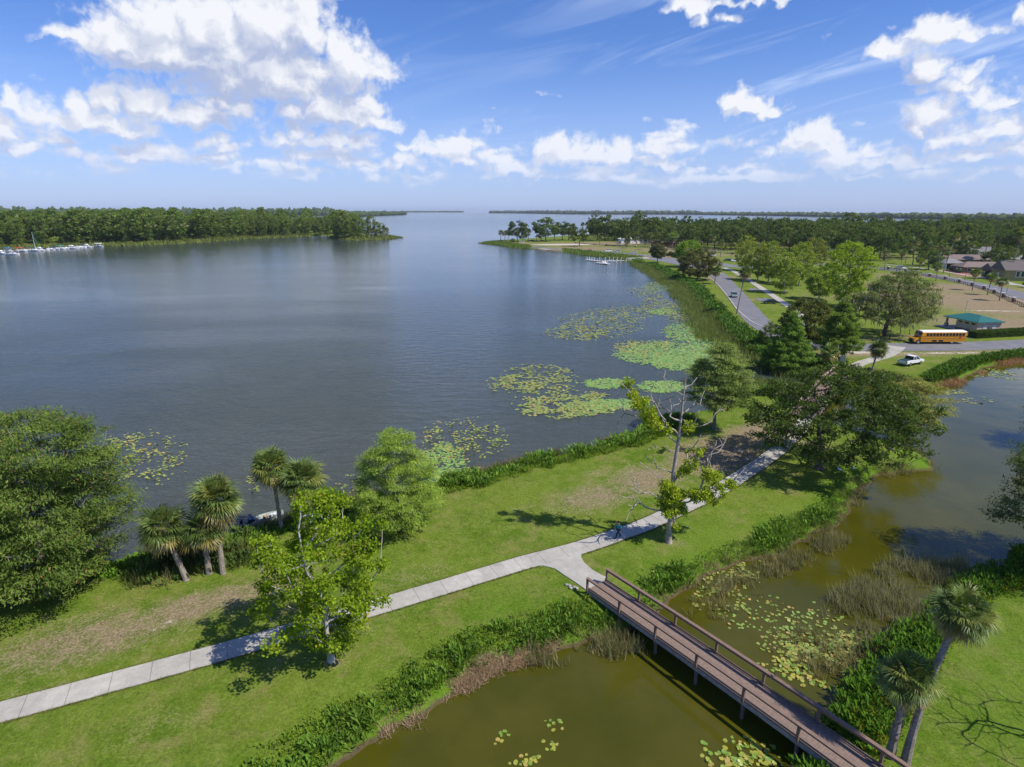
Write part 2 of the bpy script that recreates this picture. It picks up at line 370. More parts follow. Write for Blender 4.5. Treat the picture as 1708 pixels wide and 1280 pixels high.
# ------------------------------------------------------------------ terrain: one sheet, fine near by and coarse far off
NR, NA = 900, 560
rr = 11 * np.exp(np.linspace(0, np.log(10500 / 11), NR)); aa = np.linspace(R(-76), R(76), NA)
RRg, AAg = np.meshgrid(rr, aa, indexing='ij')
TP = np.c_[(RRg * np.sin(AAg)).ravel(), (RRg * np.cos(AAg)).ravel()]
tsd = sd_land(TP); tz = height(TP, tsd)
tz = np.where(RRg.ravel() > 2600, np.minimum(tz, -1.0), tz)
idx = np.arange(NR * NA).reshape(NR, NA)
TF = np.c_[idx[:-1, :-1].ravel(), idx[:-1, 1:].ravel(), idx[1:, 1:].ravel(), idx[1:, :-1].ravel()]
keep = ((tz[TF] > -1.3).any(1)) | (RRg.ravel()[TF[:, 0]] < 120)
def blob_mask(blobs):
    """blobs: (px, py, rx m, ry m, angle, strength) soft patches on the ground"""
    m = np.zeros(len(TP))
    for (px, py, rx, ry, an, s) in blobs:
        c = G(px, py); d = TP - c; ca, sa = math.cos(an), math.sin(an)
        u = (d[:, 0] * ca + d[:, 1] * sa) / rx; v = (-d[:, 0] * sa + d[:, 1] * ca) / ry
        m = np.maximum(m, s * np.clip(1.35 - np.hypot(u, v), 0, 1))
    return m
pathang = math.atan2(G(850, 948)[1] - G(300, 1107)[1], G(850, 948)[0] - G(300, 1107)[0])
dry = blob_mask([
 (150, 1065, 8, 3.6, .4, .85), (330, 1010, 6.5, 2.6, pathang, .95), (420, 985, 5, 2.0, pathang, .8), (90, 1150, 5, 1.2, .3, .45), (600, 1045, 4, 1.5, pathang, .35), (700, 960, 5, 2, pathang, .4), (480, 1110, 3, 1.2, pathang, .4), (250, 1210, 6, 1.5, pathang, .35), (250, 1045, 4, 2, .3, .6), (60, 1110, 3.5, 2.5, .3, .5), (260, 1050, 2, .7, .4, .8),
 (990, 830, 6, 3.6, pathang, .85), (1080, 800, 6, 4.5, pathang, .95), (1200, 760, 9, 6, pathang + .2, 1.3), (1260, 725, 9, 4, pathang + .2, 1.2), (760, 900, 5, 1.2, pathang, .3), (880, 850, 5, 1.5, pathang, .35), (1000, 790, 4, 2, .5, .5),
 (1350, 745, 3, 3, 0, .8), (1130, 905, 1.2, .8, 0, .6), (555, 1104, .9, .6, 0, .8),
 (1500, 592, 14, 2.2, 0, .95), (1640, 588, 26, 2.4, .05, .9), (1560, 561, 12, 3.5, 0, 1.0), (1420, 590, 10, 4, 0, 1.0), (1480, 566, 14, 4, .1, .6), (1540, 603, 6, 2, 0, .4),
 (1620, 500, 55, 28, -.15, 1.2), (1560, 480, 45, 22, -.15, 1.1), (1690, 540, 30, 16, 0, 1.1), (1450, 462, 30, 14, 0, .55), (1530, 460, 26, 14, -.2, .9), (1700, 515, 30, 26, 0, 1.2),
 (1270, 540, 4, 7, 0, .9), (1190, 466, 6, 12, 0, .9), (1210, 462, 14, 9, .2, .8), (1240, 500, 8, 9, 0, .7), (1180, 448, 10, 10, 0, .8), (1160, 478, 3, 20, .6, .3),
 (1080, 428, 60, 28, .1, .9), (960, 415, 60, 40, .2, 1.0), (1000, 407, 80, 40, .1, 1.0), (880, 406, 30, 30, 0, .7), (1120, 417, 60, 40, .1, .9), (1200, 425, 60, 28, 0, .7), (1100, 405, 90, 60, 0, .7), (1330, 430, 120, 40, 0, .5), (1500, 430, 140, 40, 0, .5), (1620, 415, 160, 80, 0, .6),
])
sand = blob_mask([(938, 408.3, 30, 13, .1, 1.6), (900, 414.5, 26, 4.5, -.5, 1.4), (265, 1050, 1.0, .35, .5, .5), (284, 1038, .9, .3, .8, .5), (1230, 752, 2.5, 1.2, .6, .5), (1250, 765, 2, 1, .6, .5), (1660, 519, 12, 1.3, -.1, .9), (1560, 564, 8, 2.4, 0, .7), (1430, 588, 6, 2.2, 0, .8), (1655, 562, 6, 1.5, 0, .6), (1580, 589, 20, 1.2, 0.03, .7)])
lush = np.clip(1 - np.maximum(tsd - 1.0, 0) / 4.0, 0, 1) * (tsd > 0)
lush = np.maximum(lush, blob_mask([(1660, 1120, 9, 11, 0, .55), (1180, 900, 6, 3, pathang, .6), (860, 1010, 5, 2, pathang, .6), (700, 1130, 6, 2, pathang, .5)]))
tcol = np.c_[dry, sand, lush]
# ground material
m = bpy.data.materials.new('ground_grass'); m.use_nodes = True; t = NT(m.node_tree); t.n.clear()
geo = t.new('ShaderNodeNewGeometry'); Pn = geo.outputs['Position']
at = t.new('ShaderNodeAttribute', attribute_name='col'); sc = t.new('ShaderNodeSeparateColor', {0: at.outputs['Color']})
big = t.noise(Pn, .11, 4, .6); med = t.noise(Pn, .75, 5, .65); fine = t.noise(Pn, 6.0, 5, .75); vfine = t.noise(Pn, 24.0, 3, .7)
m25 = t.noise(Pn, 2.3, 4, .7)
grass = t.mix(t.ramp(big, .35, .65), (.076, .138, .010, 1), (.132, .182, .022, 1))
grass = t.mix(t.ramp(med, .36, .70), grass, (.150, .200, .030, 1))
grass = t.mix(t.ramp(m25, .52, .78, 0, .7), grass, (.060, .105, .010, 1))
grass = t.mix(t.ramp(t.noise(Pn, .33, 6, .75), .47, .70, 0, .8), grass, (.205, .190, .062, 1))
grass = t.mix(t.ramp(t.noise(Pn, 1.1, 5, .8), .58, .74, 0, .55), grass, (.25, .205, .095, 1))
grass = t.mix(t.math('MULTIPLY', sc.outputs[2], .7), grass, (.090, .180, .012, 1))
dryf = t.math('ADD', sc.outputs[0], t.math('MULTIPLY_ADD', med, 1.1, -.55))
dryf = t.math('ADD', dryf, t.math('MULTIPLY_ADD', fine, 1.2, -.6)); dryf = t.math('ADD', dryf, t.math('MULTIPLY_ADD', m25, 1.0, -.5))
dirt = t.mix(t.ramp(fine, .3, .7), (.200, .150, .090, 1), (.285, .225, .140, 1))
c = t.mix(t.ramp(dryf, .25, 1.15), grass, dirt)
sandf = t.math('ADD', sc.outputs[1], t.math('MULTIPLY_ADD', med, 1.6, -.8)); sandf = t.math('ADD', sandf, t.math('MULTIPLY_ADD', m25, 1.4, -.7))
c = t.mix(t.ramp(sandf, .45, .9), c, (.50, .44, .36, 1))
zz = t.new('ShaderNodeSeparateXYZ', {0: Pn}).outputs[2]
c = t.mix(t.ramp(zz, .28, .05), c, (.10, .075, .040, 1))
fl = t.math('MULTIPLY', t.ramp(fine, .2, .8, .66, 1.36), t.ramp(vfine, .2, .8, .75, 1.25))
cs = t.vmath('SCALE', c); t.l.new(fl, cs.node.inputs[3])
p = t.new('ShaderNodeBsdfPrincipled', {'Base Color': cs, 'Roughness': .95, 'Specular IOR Level': .04})
hh = t.math('ADD', fine, t.math('MULTIPLY', vfine, .6))
b = t.new('ShaderNodeBump', {'Strength': .7, 'Distance': .07, 'Height': hh}); t.l.new(b.outputs[0], p.inputs['Normal'])
t.l.new(p.outputs[0], t.new('ShaderNodeOutputMaterial').inputs[0]); GRASS = m
ground = npmesh('ground', np.c_[TP, tz], TF[keep], GRASS, col=tcol, smooth=True)
tag(ground, 'grassy banks with bare patches between the lake and the pond', 'ground', kind='structure')

# ------------------------------------------------------------------ water
def water(name, base, pts, bump, z, ripple, rough, rs):
    m = bpy.data.materials.new(name); m.use_nodes = True; t = NT(m.node_tree); t.n.clear()
    geo = t.new('ShaderNodeNewGeometry'); Pn = geo.outputs['Position']
    dist = t.vmath('LENGTH', Pn, out=1)
    # wind streaks: patches of rougher and calmer water
    st = t.noise(t.vmath('MULTIPLY', Pn, (.010, .028, 1)), 1.0, 4, .6, .8)
    st2 = t.noise(t.vmath('MULTIPLY', Pn, (.0016, .009, 1)), 1.0, 4, .6, .6)
    calm = t.math('ADD', t.ramp(st, .42, .68), t.ramp(st2, .5, .7)); calm = t.math('MULTIPLY', calm, rs)
    n1 = t.noise(t.vmath('MULTIPLY', Pn, (1.5, 3.2, 1)), ripple, 3, .55, .3)
    n2 = t.noise(t.vmath('MULTIPLY', Pn, (1.0, 1.7, 1)), ripple * .27, 2, .5, .2)
    h = t.math('ADD', n1, t.math('MULTIPLY', n2, 2.2))
    k = t.math('MULTIPLY', t.math('MULTIPLY_ADD', calm, -.36, 1.0), t.math('MULTIPLY', t.math('ADD', t.ramp(dist, 40, 300, 1.0, .28), t.ramp(dist, 700, 2000, 0.0, 1.0)), bump))
    b = t.new('ShaderNodeBump', {'Strength': k, 'Distance': .15, 'Height': h})
    murk = t.ramp(t.noise(Pn, .13, 4, .6), .3, .7)
    c = t.mix(murk, base[0], base[1])
    if name == 'lake_water': c = t.mix(t.ramp(dist, 50, 180, .55, 0.0), c, (.062, .062, .034, 1))     # silty shallows off the near bank
    p = t.new('ShaderNodeBsdfPrincipled', {'Base Color': c, 'Roughness': rough, 'IOR': 1.33, 'Specular IOR Level': .5})
    t.l.new(b.outputs[0], p.inputs['Normal'])
    t.l.new(p.outputs[0], t.new('ShaderNodeOutputMaterial').inputs[0])
    V = [(x, y, z) for x, y in pts]
    me = bpy.data.meshes.new(name); me.from_pydata(V, [], [tuple(range(len(V)))]); me.materials.append(m)
    o = bpy.data.objects.new(name, me); COL.objects.link(o); return o
mid = [tuple(G(*q, .9)) for q in [(0, 1190), (340, 1096), (650, 1007), (862, 945), (1000, 905), (1117, 858), (1187, 825), (1270, 771), (1330, 725)]]
seam = mid + [tuple(G(1352, 680)), tuple(G(1395, 622)), tuple(G(1400, 600)), tuple(G(1460, 608)), tuple(G(1560, 608)), tuple(G(1708, 585)), (400, 130)]
pondp = seam + [(400, -20), (-60, -20)]
lake_pts = [tuple(G(0, 1190))] + seam[1:] + [(900, 200), (9800, 3000), (9800, 9900), (-9800, 9900), (-9800, 200), (-400, 10)]
W1 = water('lake_water', ((.036, .054, .056, 1), (.048, .062, .056, 1)), lake_pts, 1.0, 0.0, 1.15, .10, 1.0)
tag(W1, 'wide rippled blue grey lake reaching to the horizon', 'lake', kind='structure')
W2 = water('pond_water', ((.050, .052, .003, 1), (.072, .068, .007, 1)), pondp, .09, 0.0, .8, .03, .3)
tag(W2, 'calm olive green pond beside the footbridge', 'pond', kind='structure')

# ------------------------------------------------------------------ paths and roads
def smooth_line(pts, n=12):
    pts = np.asarray(pts, float); P = np.r_[[2 * pts[0] - pts[1]], pts, [2 * pts[-1] - pts[-2]]]; out = []
    for i in range(1, len(P) - 2):
        for u in np.linspace(0, 1, n, endpoint=False):
            a, b_, c_, d_ = P[i - 1], P[i], P[i + 1], P[i + 2]
            out.append(.5 * ((2 * b_) + (-a + c_) * u + (2 * a - 5 * b_ + 4 * c_ - d_) * u * u + (-a + 3 * b_ - 3 * c_ + d_) * u ** 3))
    out.append(P[-2]); return np.array(out)
def strip_mat(name, colour, joint=0, scale=1.5, var=.14, dark=.5):
    m = bpy.data.materials.new(name); m.use_nodes = True; t = NT(m.node_tree); t.n.clear()
    Pn = t.new('ShaderNodeNewGeometry').outputs['Position']
    a = t.noise(Pn, scale, 5, .7); b_ = t.noise(Pn, 14, 4, .7); l = t.noise(Pn, .22, 3, .6)
    f = t.math('MULTIPLY', t.ramp(a, .25, .75, 1 - var, 1 + var), t.math('MULTIPLY', t.ramp(b_, .2, .8, .93, 1.07), t.ramp(l, .3, .7, .9, 1.08)))
    if joint:
        u = t.new('ShaderNodeSeparateXYZ', {0: t.new('ShaderNodeAttribute', attribute_name='puv').outputs['Vector']})
        fr = t.math('FRACT', t.math('DIVIDE', u.outputs[0], joint)); dd = t.math('ABSOLUTE', t.math('SUBTRACT', fr, .5))
        j = t.math('GREATER_THAN', dd, .5 - .022 / joint)
        f = t.math('MULTIPLY', f, t.math('MULTIPLY_ADD', j, -dark, 1.0))
        slab = t.new('ShaderNodeTexWhiteNoise', {'W': t.math('FLOOR', t.math('ADD', t.math('DIVIDE', u.outputs[0], joint), .5))}, noise_dimensions='1D').outputs[0]
        f = t.math('MULTIPLY', f, t.math('MULTIPLY_ADD', slab, .13, .93))
        crack = t.new('ShaderNodeTexVoronoi', {'Vector': t.vmath('ADD', Pn, t.vmath('SCALE', t.noise(Pn, 1.2, 3, .6, out=1))), 'Scale': .33}, feature='DISTANCE_TO_EDGE').outputs[0]
        f = t.math('MULTIPLY', f, t.ramp(crack, .0, .006, .72, 1.0))
    c = t.vmath('SCALE', colour); t.l.new(f, c.node.inputs[3])
    p = t.new('ShaderNodeBsdfPrincipled', {'Base Color': c, 'Roughness': .88, 'Specular IOR Level': .2})
    t.l.new(p.outputs[0], t.new('ShaderNodeOutputMaterial').inputs[0]); return m
CONC = strip_mat('pale_concrete', (.395, .375, .325), joint=2.3)
CONC2 = strip_mat('plain_concrete', (.395, .375, .325), 0)
ASPH = strip_mat('asphalt', (.175, .175, .185), 0, .6, .12)
KERB = strip_mat('kerb_concrete', (.42, .40, .36), 0)
SAND = strip_mat('sandy_shoulder', (.36, .30, .23), 0, .8, .25)
MARK = strip_mat('road_paint', (.7, .7, .66), 0)
def ribbon(name, line, width, mat_, up=.06, thick=.12, kind='structure', label=None, cat=None, n=14, cuts=1):
    L = smooth_line(line, n); T = np.gradient(L, axis=0); T /= np.linalg.norm(T, axis=1, keepdims=True)
    N = np.c_[-T[:, 1], T[:, 0]]; w = np.interp(np.linspace(0, 1, len(L)), np.linspace(0, 1, len(width)), width) if hasattr(width, '__len__') else np.full(len(L), width)
    s = np.r_[0, np.cumsum(np.linalg.norm(np.diff(L, axis=0), axis=1))]
    k = cuts + 1; offs = np.linspace(-.5, .5, k)
    V = []; UV = []
    for q in offs:
        P = L + N * (w * q)[:, None]; V.append(np.c_[P, height(P) + up]); UV.append(np.c_[s, w * q])
    V = np.stack(V, 1); zc = V[:, :, 2].mean(1, keepdims=True); V[:, :, 2] = zc * .85 + V[:, :, 2] * .15
    lo = V.copy(); lo[:, :, 2] -= thick
    nL = len(L); top = np.arange(nL * k).reshape(nL, k); bot = top + nL * k
    F = np.c_[top[:-1, :-1].ravel(), top[:-1, 1:].ravel(), top[1:, 1:].ravel(), top[1:, :-1].ravel()][:, ::-1]
    S1 = np.c_[top[:-1, 0], top[1:, 0], bot[1:, 0], bot[:-1, 0]][:, ::-1]; S2 = np.c_[top[:-1, -1], bot[:-1, -1], bot[1:, -1], top[1:, -1]][:, ::-1]
    o = npmesh(name, np.r_[V.reshape(-1, 3), lo.reshape(-1, 3)], np.r_[F, S1, S2], mat_, uv=np.tile(np.stack(UV, 1).reshape(-1, 2), (2, 1)))
    tag(o, label, cat, kind=kind); return o
gp = lambda pts: [G(x, y) for x, y in pts]
walk = gp([(-300, 1270), (-120, 1222), (0, 1190), (180, 1141), (340, 1097), (500, 1051), (660, 1004), (780, 968), (870, 941), (960, 917), (1030, 893), (1075, 877), (1117, 858), (1187, 825), (1234, 796), (1275, 769), (1310, 742), (1332, 718), (1346, 697)])
ribbon('sidewalk', walk, 1.95, CONC, up=.07, label='pale concrete walkway running along the grassy strip', cat='path')
def slab(name, pts, mat_, up, label, cat, thick=.1, z=.9):
    P = np.array(pts); n = len(P); hh_ = height(P); hh_ = np.full(n, hh_.mean()) if n < 400 and up > .5 else hh_
    V = np.r_[np.c_[P, hh_ + up], np.c_[P, hh_ + up - thick]]
    me = bpy.data.meshes.new(name); me.from_pydata([tuple(v) for v in V], [], [tuple(range(n))] + [(i, i + n, (i + 1) % n + n, (i + 1) % n) for i in range(n)]); me.materials.append(mat_)
    me.validate(); o = bpy.data.objects.new(name, me); COL.objects.link(o); tag(o, label, cat, kind='structure'); return o
fork = gp([(862, 951), (885, 946), (905, 945), (925, 950), (943, 962), (960, 973), (976, 984), (983, 984), (1014, 965), (1004, 961), (988, 952), (975, 941), (969, 931), (970, 924), (980, 916), (1005, 906), (960, 912), (900, 935)])
slab('sidewalk_fork', fork, CONC2, .074, 'concrete fork joining the walkway to the footbridge', 'path')
walk2 = gp([(1412, 622), (1425, 612), (1440, 605), (1458, 600), (1476, 594), (1488, 586), (1493, 578)])
ribbon('far_walkway', walk2, [3.2, 2.2, 2.2, 2.4, 3.0, 4.2], CONC, up=.07, label='curved concrete walkway between the small bridge and the road', cat='path')
ribbon('park_road', gp([(2000, 556), (1850, 567), (1708, 574.5), (1640, 577), (1570, 579), (1500, 579.5), (1440, 580), (1380, 578), (1330, 570), (1295, 556), (1265, 537), (1243, 512), (1222, 486), (1204, 466), (1190, 452), (1178, 444)]), [8, 8, 8, 8, 7.5, 7.5, 7, 7, 7.5, 8], ASPH, up=.06, label='grey park road curving past the parked bus', cat='road', cuts=3)
ribbon('side_walkway', gp([(1208, 447), (1225, 454), (1245, 465), (1265, 478), (1285, 491), (1306, 505), (1330, 522), (1350, 545)]), 2.6, CONC2, up=.09, label='straight white walkway beside the sycamores', cat='path')
for k_, (a, b_) in enumerate((((1262, 500), (1296, 501)), ((1250, 483), (1268, 484)))):
    ribbon('parking_bay', [G(*a), (G(*a) + G(*b_)) / 2, G(*b_)], [6.5, 6.5], ASPH, up=.064, label='asphalt parking bay reaching towards the white walkway' if k_ == 0 else 'smaller asphalt bay farther up the park road', cat='road')
ribbon('lake_road', gp([(1290, 447), (1250, 446.5), (1210, 443), (1180, 439), (1140, 435), (1100, 430), (1060, 424.8), (1010, 421), (960, 417.5), (900, 413), (860, 408)]), [11, 12, 14, 12, 8, 8, 8, 7, 7], ASPH, up=.06, label='asphalt road leading along the shore to the point', cat='road', cuts=3)
ribbon('boat_ramp_lot', gp([(1085, 431), (1120, 436), (1160, 443), (1190, 449)]), [12, 16, 18, 12], ASPH, up=.066, label='asphalt lot beside the dock', cat='road', cuts=3)
ribbon('street', gp([(1250, 432), (1330, 438), (1400, 443.5), (1460, 447.5), (1520, 455), (1570, 463), (1625, 474), (1680, 487), (1740, 503), (1850, 535)]), 9.5, ASPH, up=.06, label='residential street behind the brick piered fence', cat='road', cuts=3)
ribbon('street_sidewalk', gp([(1475, 441), (1530, 447), (1590, 456), (1650, 466), (1720, 480), (1800, 498)]), 2.2, CONC2, up=.08, label='pale pavement in front of the houses', cat='path')
ribbon('lake_road_kerb', gp([(1175, 458), (1194, 472.5), (1215, 497), (1229, 516), (1253, 537), (1276, 547)]), .35, KERB, up=.16, thick=.3, label='pale concrete kerb along the park road', cat='kerb')
ribbon('garage_drive', gp([(1575, 452), (1600, 456), (1612, 461)]), [9, 7], mat('brick_paving', (.30, .12, .09), var=.2), up=.07, label='red brick driveway before the open garage', cat='drive')
ribbon('south_drive', gp([(1640, 462), (1665, 468), (1690, 476)]), [5, 5], CONC2, up=.075, label='white concrete driveway between the houses', cat='drive')

# ------------------------------------------------------------------ plants: generators
def unit(v): return v / (np.linalg.norm(v, axis=-1, keepdims=True) + 1e-9)
def quads_leaf(P, T, N, l, w):
    """rhombic leaves: centre P, long axis T, normal N"""
    T = unit(T); B = unit(np.cross(N, T)); l = np.asarray(l)[:, None]; w = np.asarray(w)[:, None]
    V = np.stack([P - T * l / 2, P + B * w / 2, P + T * l / 2, P - B * w / 2], 1).reshape(-1, 3)
    return V, np.arange(len(V)).reshape(-1, 4)
def clump_points(prof, n, r, inner=.5, lean=(0, 0), ecc=(1, 1)):
    h = np.array([p[0] for p in prof], float); rad = np.array([p[1] for p in prof], float)
    hs = np.linspace(h[0], h[-1], 200); rs = np.interp(hs, h, rad); w = rs ** 1.1 + .02; w /= w.sum()
    z = r.choice(hs, n, p=w) + r.normal(0, .12, n); R_ = np.interp(z, h, rad); a = r.uniform(0, 2 * np.pi, n)
    rr_ = R_ * np.sqrt(r.uniform(inner ** 2, 1, n)) * r.uniform(.82, 1.12, n)
    f = (z - h[0]) / (h[-1] - h[0])
    return np.c_[rr_ * np.cos(a) * ecc[0] + lean[0] * f, rr_ * np.sin(a) * ecc[1] + lean[1] * f, z]
def foliage(C, cr, nper, leaf, cols, r, feather=0.0, axis=None, up=.5, edge=2.0, flat=None):
    """clumps C (n,3) with radii cr=(rx,ry,rz); returns V,F,col"""
    n = len(C); sc_ = r.uniform(.6, 1.35, n)
    cnt = np.maximum(3, (nper * sc_ ** 1.6).astype(int)); k = np.repeat(np.arange(n), cnt); N_ = len(k)
    d = unit(r.normal(size=(N_, 3))); rad = r.uniform(0, 1, N_) ** (1 / edge)
    off = d * rad[:, None] * np.array(cr) * sc_[k][:, None]
    P = C[k] + off
    nr = unit(off + 1e-6) * .55 + np.array([0, 0, up]) + r.normal(size=(N_, 3)) * .6
    T = r.normal(size=(N_, 3))
    if feather:
        ax = C[k] - (np.array([0, 0, 0]) if axis is None else axis); ax[:, 2] = 0
        T = T * (1 - feather) + unit(ax) * feather + np.array([0, 0, -.12]); nr = nr * .5 + np.array([0, 0, .7])
    nr = unit(nr)
    l = leaf[0] * r.uniform(.65, 1.35, N_); w = leaf[1] * r.uniform(.65, 1.35, N_)
    V, F = quads_leaf(P, T, nr, l, w)
    c1, c2 = np.array(cols[0]), np.array(cols[1]); m_ = np.clip(r.normal(.5, .28, n), 0, 1)[k][:, None]
    c = c1 * (1 - m_) + c2 * m_
    if len(cols) > 2:
        s = r.uniform(0, 1, N_) < cols[3]; c[s] = np.array(cols[2])
    c = c * r.uniform(.72, 1.28, (N_, 1))
    return V, F, np.repeat(c, 4, axis=0)
def moss(C, r, n, L=1.6, col=(.17, .18, .13)):
    k = r.integers(0, len(C), n); P = C[k] + r.normal(size=(n, 3)) * .7; a = r.uniform(0, 6.28, n)
    T = np.tile([0., 0, -1], (n, 1)) + r.normal(size=(n, 3)) * .1; N_ = np.c_[np.cos(a), np.sin(a), np.zeros(n)]
    l = L * r.uniform(.5, 1.4, n); V, F = quads_leaf(P - np.array([0, 0, .5]) * l[:, None], T, N_, l, .28 * r.uniform(.5, 1.3, n))
    return V, F, np.repeat(np.array(col) * r.uniform(.7, 1.3, (n, 1)), 4, axis=0)
def skeleton(trunk, targets, r0, r, tip=.018, power=.46, step=.8, droop=.0, maxr=None):
    """grow limbs from a trunk polyline to every target; returns frustum mesh"""
    trunk = np.asarray(trunk, float); pos = [trunk[0]]; par = [-1]
    for a, b_ in zip(trunk[:-1], trunk[1:]):
        k = max(1, int(np.linalg.norm(b_ - a) / .6))
        for i in range(1, k + 1): pos.append(a + (b_ - a) * i / k); par.append(len(pos) - 2)
    nt = len(pos); startz = trunk[0][2] + .16 * (trunk[-1][2] - trunk[0][2])
    tg = np.asarray(targets, float)
    axx = np.interp(tg[:, 2], trunk[:, 2], trunk[:, 0]); axy = np.interp(tg[:, 2], trunk[:, 2], trunk[:, 1])
    order = np.argsort(np.hypot(tg[:, 0] - axx, tg[:, 1] - axy))
    cap = len(pos) + len(tg) * 16; A = np.zeros((cap, 3)); A[:len(pos)] = pos; n = len(pos); par = par + [0] * (cap - n)
    for q in tg[order]:
        d = np.linalg.norm(A[:n] - q, axis=1); dh = np.hypot(*(A[:n, :2] - q[:2]).T)
        cost = d + 1.3 * np.maximum(0, A[:n, 2] - q[2] + .45 * dh) + 6.0 * (A[:n, 2] < startz)
        j = int(cost.argmin()); a = A[j].copy(); L = np.linalg.norm(q - a); k = int(min(14, max(2, L / step)))
        mid_ = (a + q) / 2 + np.array([0, 0, -.08 * L]) + r.normal(size=3) * .09 * L
        prev = j
        for i in range(1, k + 1):
            u = i / k; p_ = (1 - u) ** 2 * a + 2 * u * (1 - u) * mid_ + u * u * q
            if i < k: p_ = p_ + r.normal(size=3) * .03 * L ** .6
            A[n] = p_; par[n] = prev; prev = n; n += 1
    A = A[:n]; par = np.array(par[:n]); cnt = np.ones(n)
    leafn = np.ones(n, bool); leafn[par[1:]] = False; cnt = leafn.astype(float)
    for i in range(n - 1, 0, -1): cnt[par[i]] += cnt[i]
    rad = tip * np.maximum(cnt, 1) ** power; tr = rad[:nt]; lim = r0 * np.linspace(1, .12, nt) ** .8
    rad = rad * min(1.0, (r0 * .75) / max(rad[nt:].max() if n > nt else r0, 1e-6)) if n > nt and rad[nt:].max() > r0 * .75 else rad
    rad[:nt] = np.maximum(np.minimum(np.maximum(tr, lim * .75), r0), .03)
    z0 = A[0][2]; base = A[:nt, 2] - z0; rad[:nt] *= 1 + .55 * np.exp(-base / .45)
    i = np.arange(1, n); a = A[par[i]]; b_ = A[i]; ra = np.minimum(rad[par[i]], rad[i] * 1.25 + .01); ra = np.where(i < nt, rad[par[i]], ra); rb = rad[i]
    t_ = unit(b_ - a); ref = np.where(np.abs(t_[:, 2:3]) < .9, [[0, 0, 1.]], [[1., 0, 0]]); u = unit(np.cross(t_, ref)); v = np.cross(t_, u)
    K = 6; an = np.arange(K) * 2 * np.pi / K; ca, sa = np.cos(an), np.sin(an)
    ring = u[:, None] * ca[None, :, None] + v[:, None] * sa[None, :, None]
    V = np.concatenate([a[:, None] + ring * ra[:, None, None], (b_ + t_ * rb[:, None] * .3)[:, None] + ring * rb[:, None, None]], 1).reshape(-1, 3)
    o = (np.arange(len(i)) * 2 * K)[:, None]; j = np.arange(K); j2 = (j + 1) % K
    F = np.stack([o + j, o + j2, o + K + j2, o + K + j], -1).reshape(-1, 4)
    return V, F
def catm(parts):
    V = []; F = []; C = []; n = 0
    for v, f, c in parts: V.append(v); F.append(f + n); C.append(c); n += len(v)
    return np.concatenate(V), np.concatenate(F), np.concatenate(C)
def tree(name, at_, prof, n, cr, nper, leaf, cols, trunk_r=.3, bark=None, seed=1, lean=(0, 0), inner=.5, feather=0., up=.5, mossn=0, extra=None, ecc=(1, 1), label=None, cat='tree', group=None, trunk=None, tip=.018, C=None, edge=2.0, power=.46, z=None, mossL=1.6, topf=.86):
    r = np.random.default_rng(seed)
    H_ = prof[-1][0] if prof else max(c_[2] for c_ in C)
    if C is None: C = clump_points(prof, n, r, inner, lean, ecc)
    if extra is not None: C = np.r_[C, extra]
    if trunk is None:
        w = r.normal(size=(4, 2)) * H_ * .012; zs = np.linspace(-.3, H_ * topf, 5)
        trunk = [(0, 0, zs[0])] + [(lean[0] * (q / H_) ** 1.3 + w[i][0], lean[1] * (q / H_) ** 1.3 + w[i][1], q) for i, q in enumerate(zs[1:])]
    x, y = at_
    root = empty(name, (x, y, hz1(x, y) if z is None else z))
    V, F = skeleton(trunk, C, trunk_r, r, tip=tip, power=power)
    npmesh('trunk', V, F, bark or BARK, root, smooth=True)
    parts = [foliage(C, cr, nper, leaf, cols, r, feather, up=up, edge=edge)]
    if mossn: parts.append(moss(C[C[:, 2] < H_ * .8], r, mossn, mossL))
    V, F, c = catm(parts)
    npmesh('crown', V, F, LEAF, root, col=c)
    tag(root, label, cat, group); return root
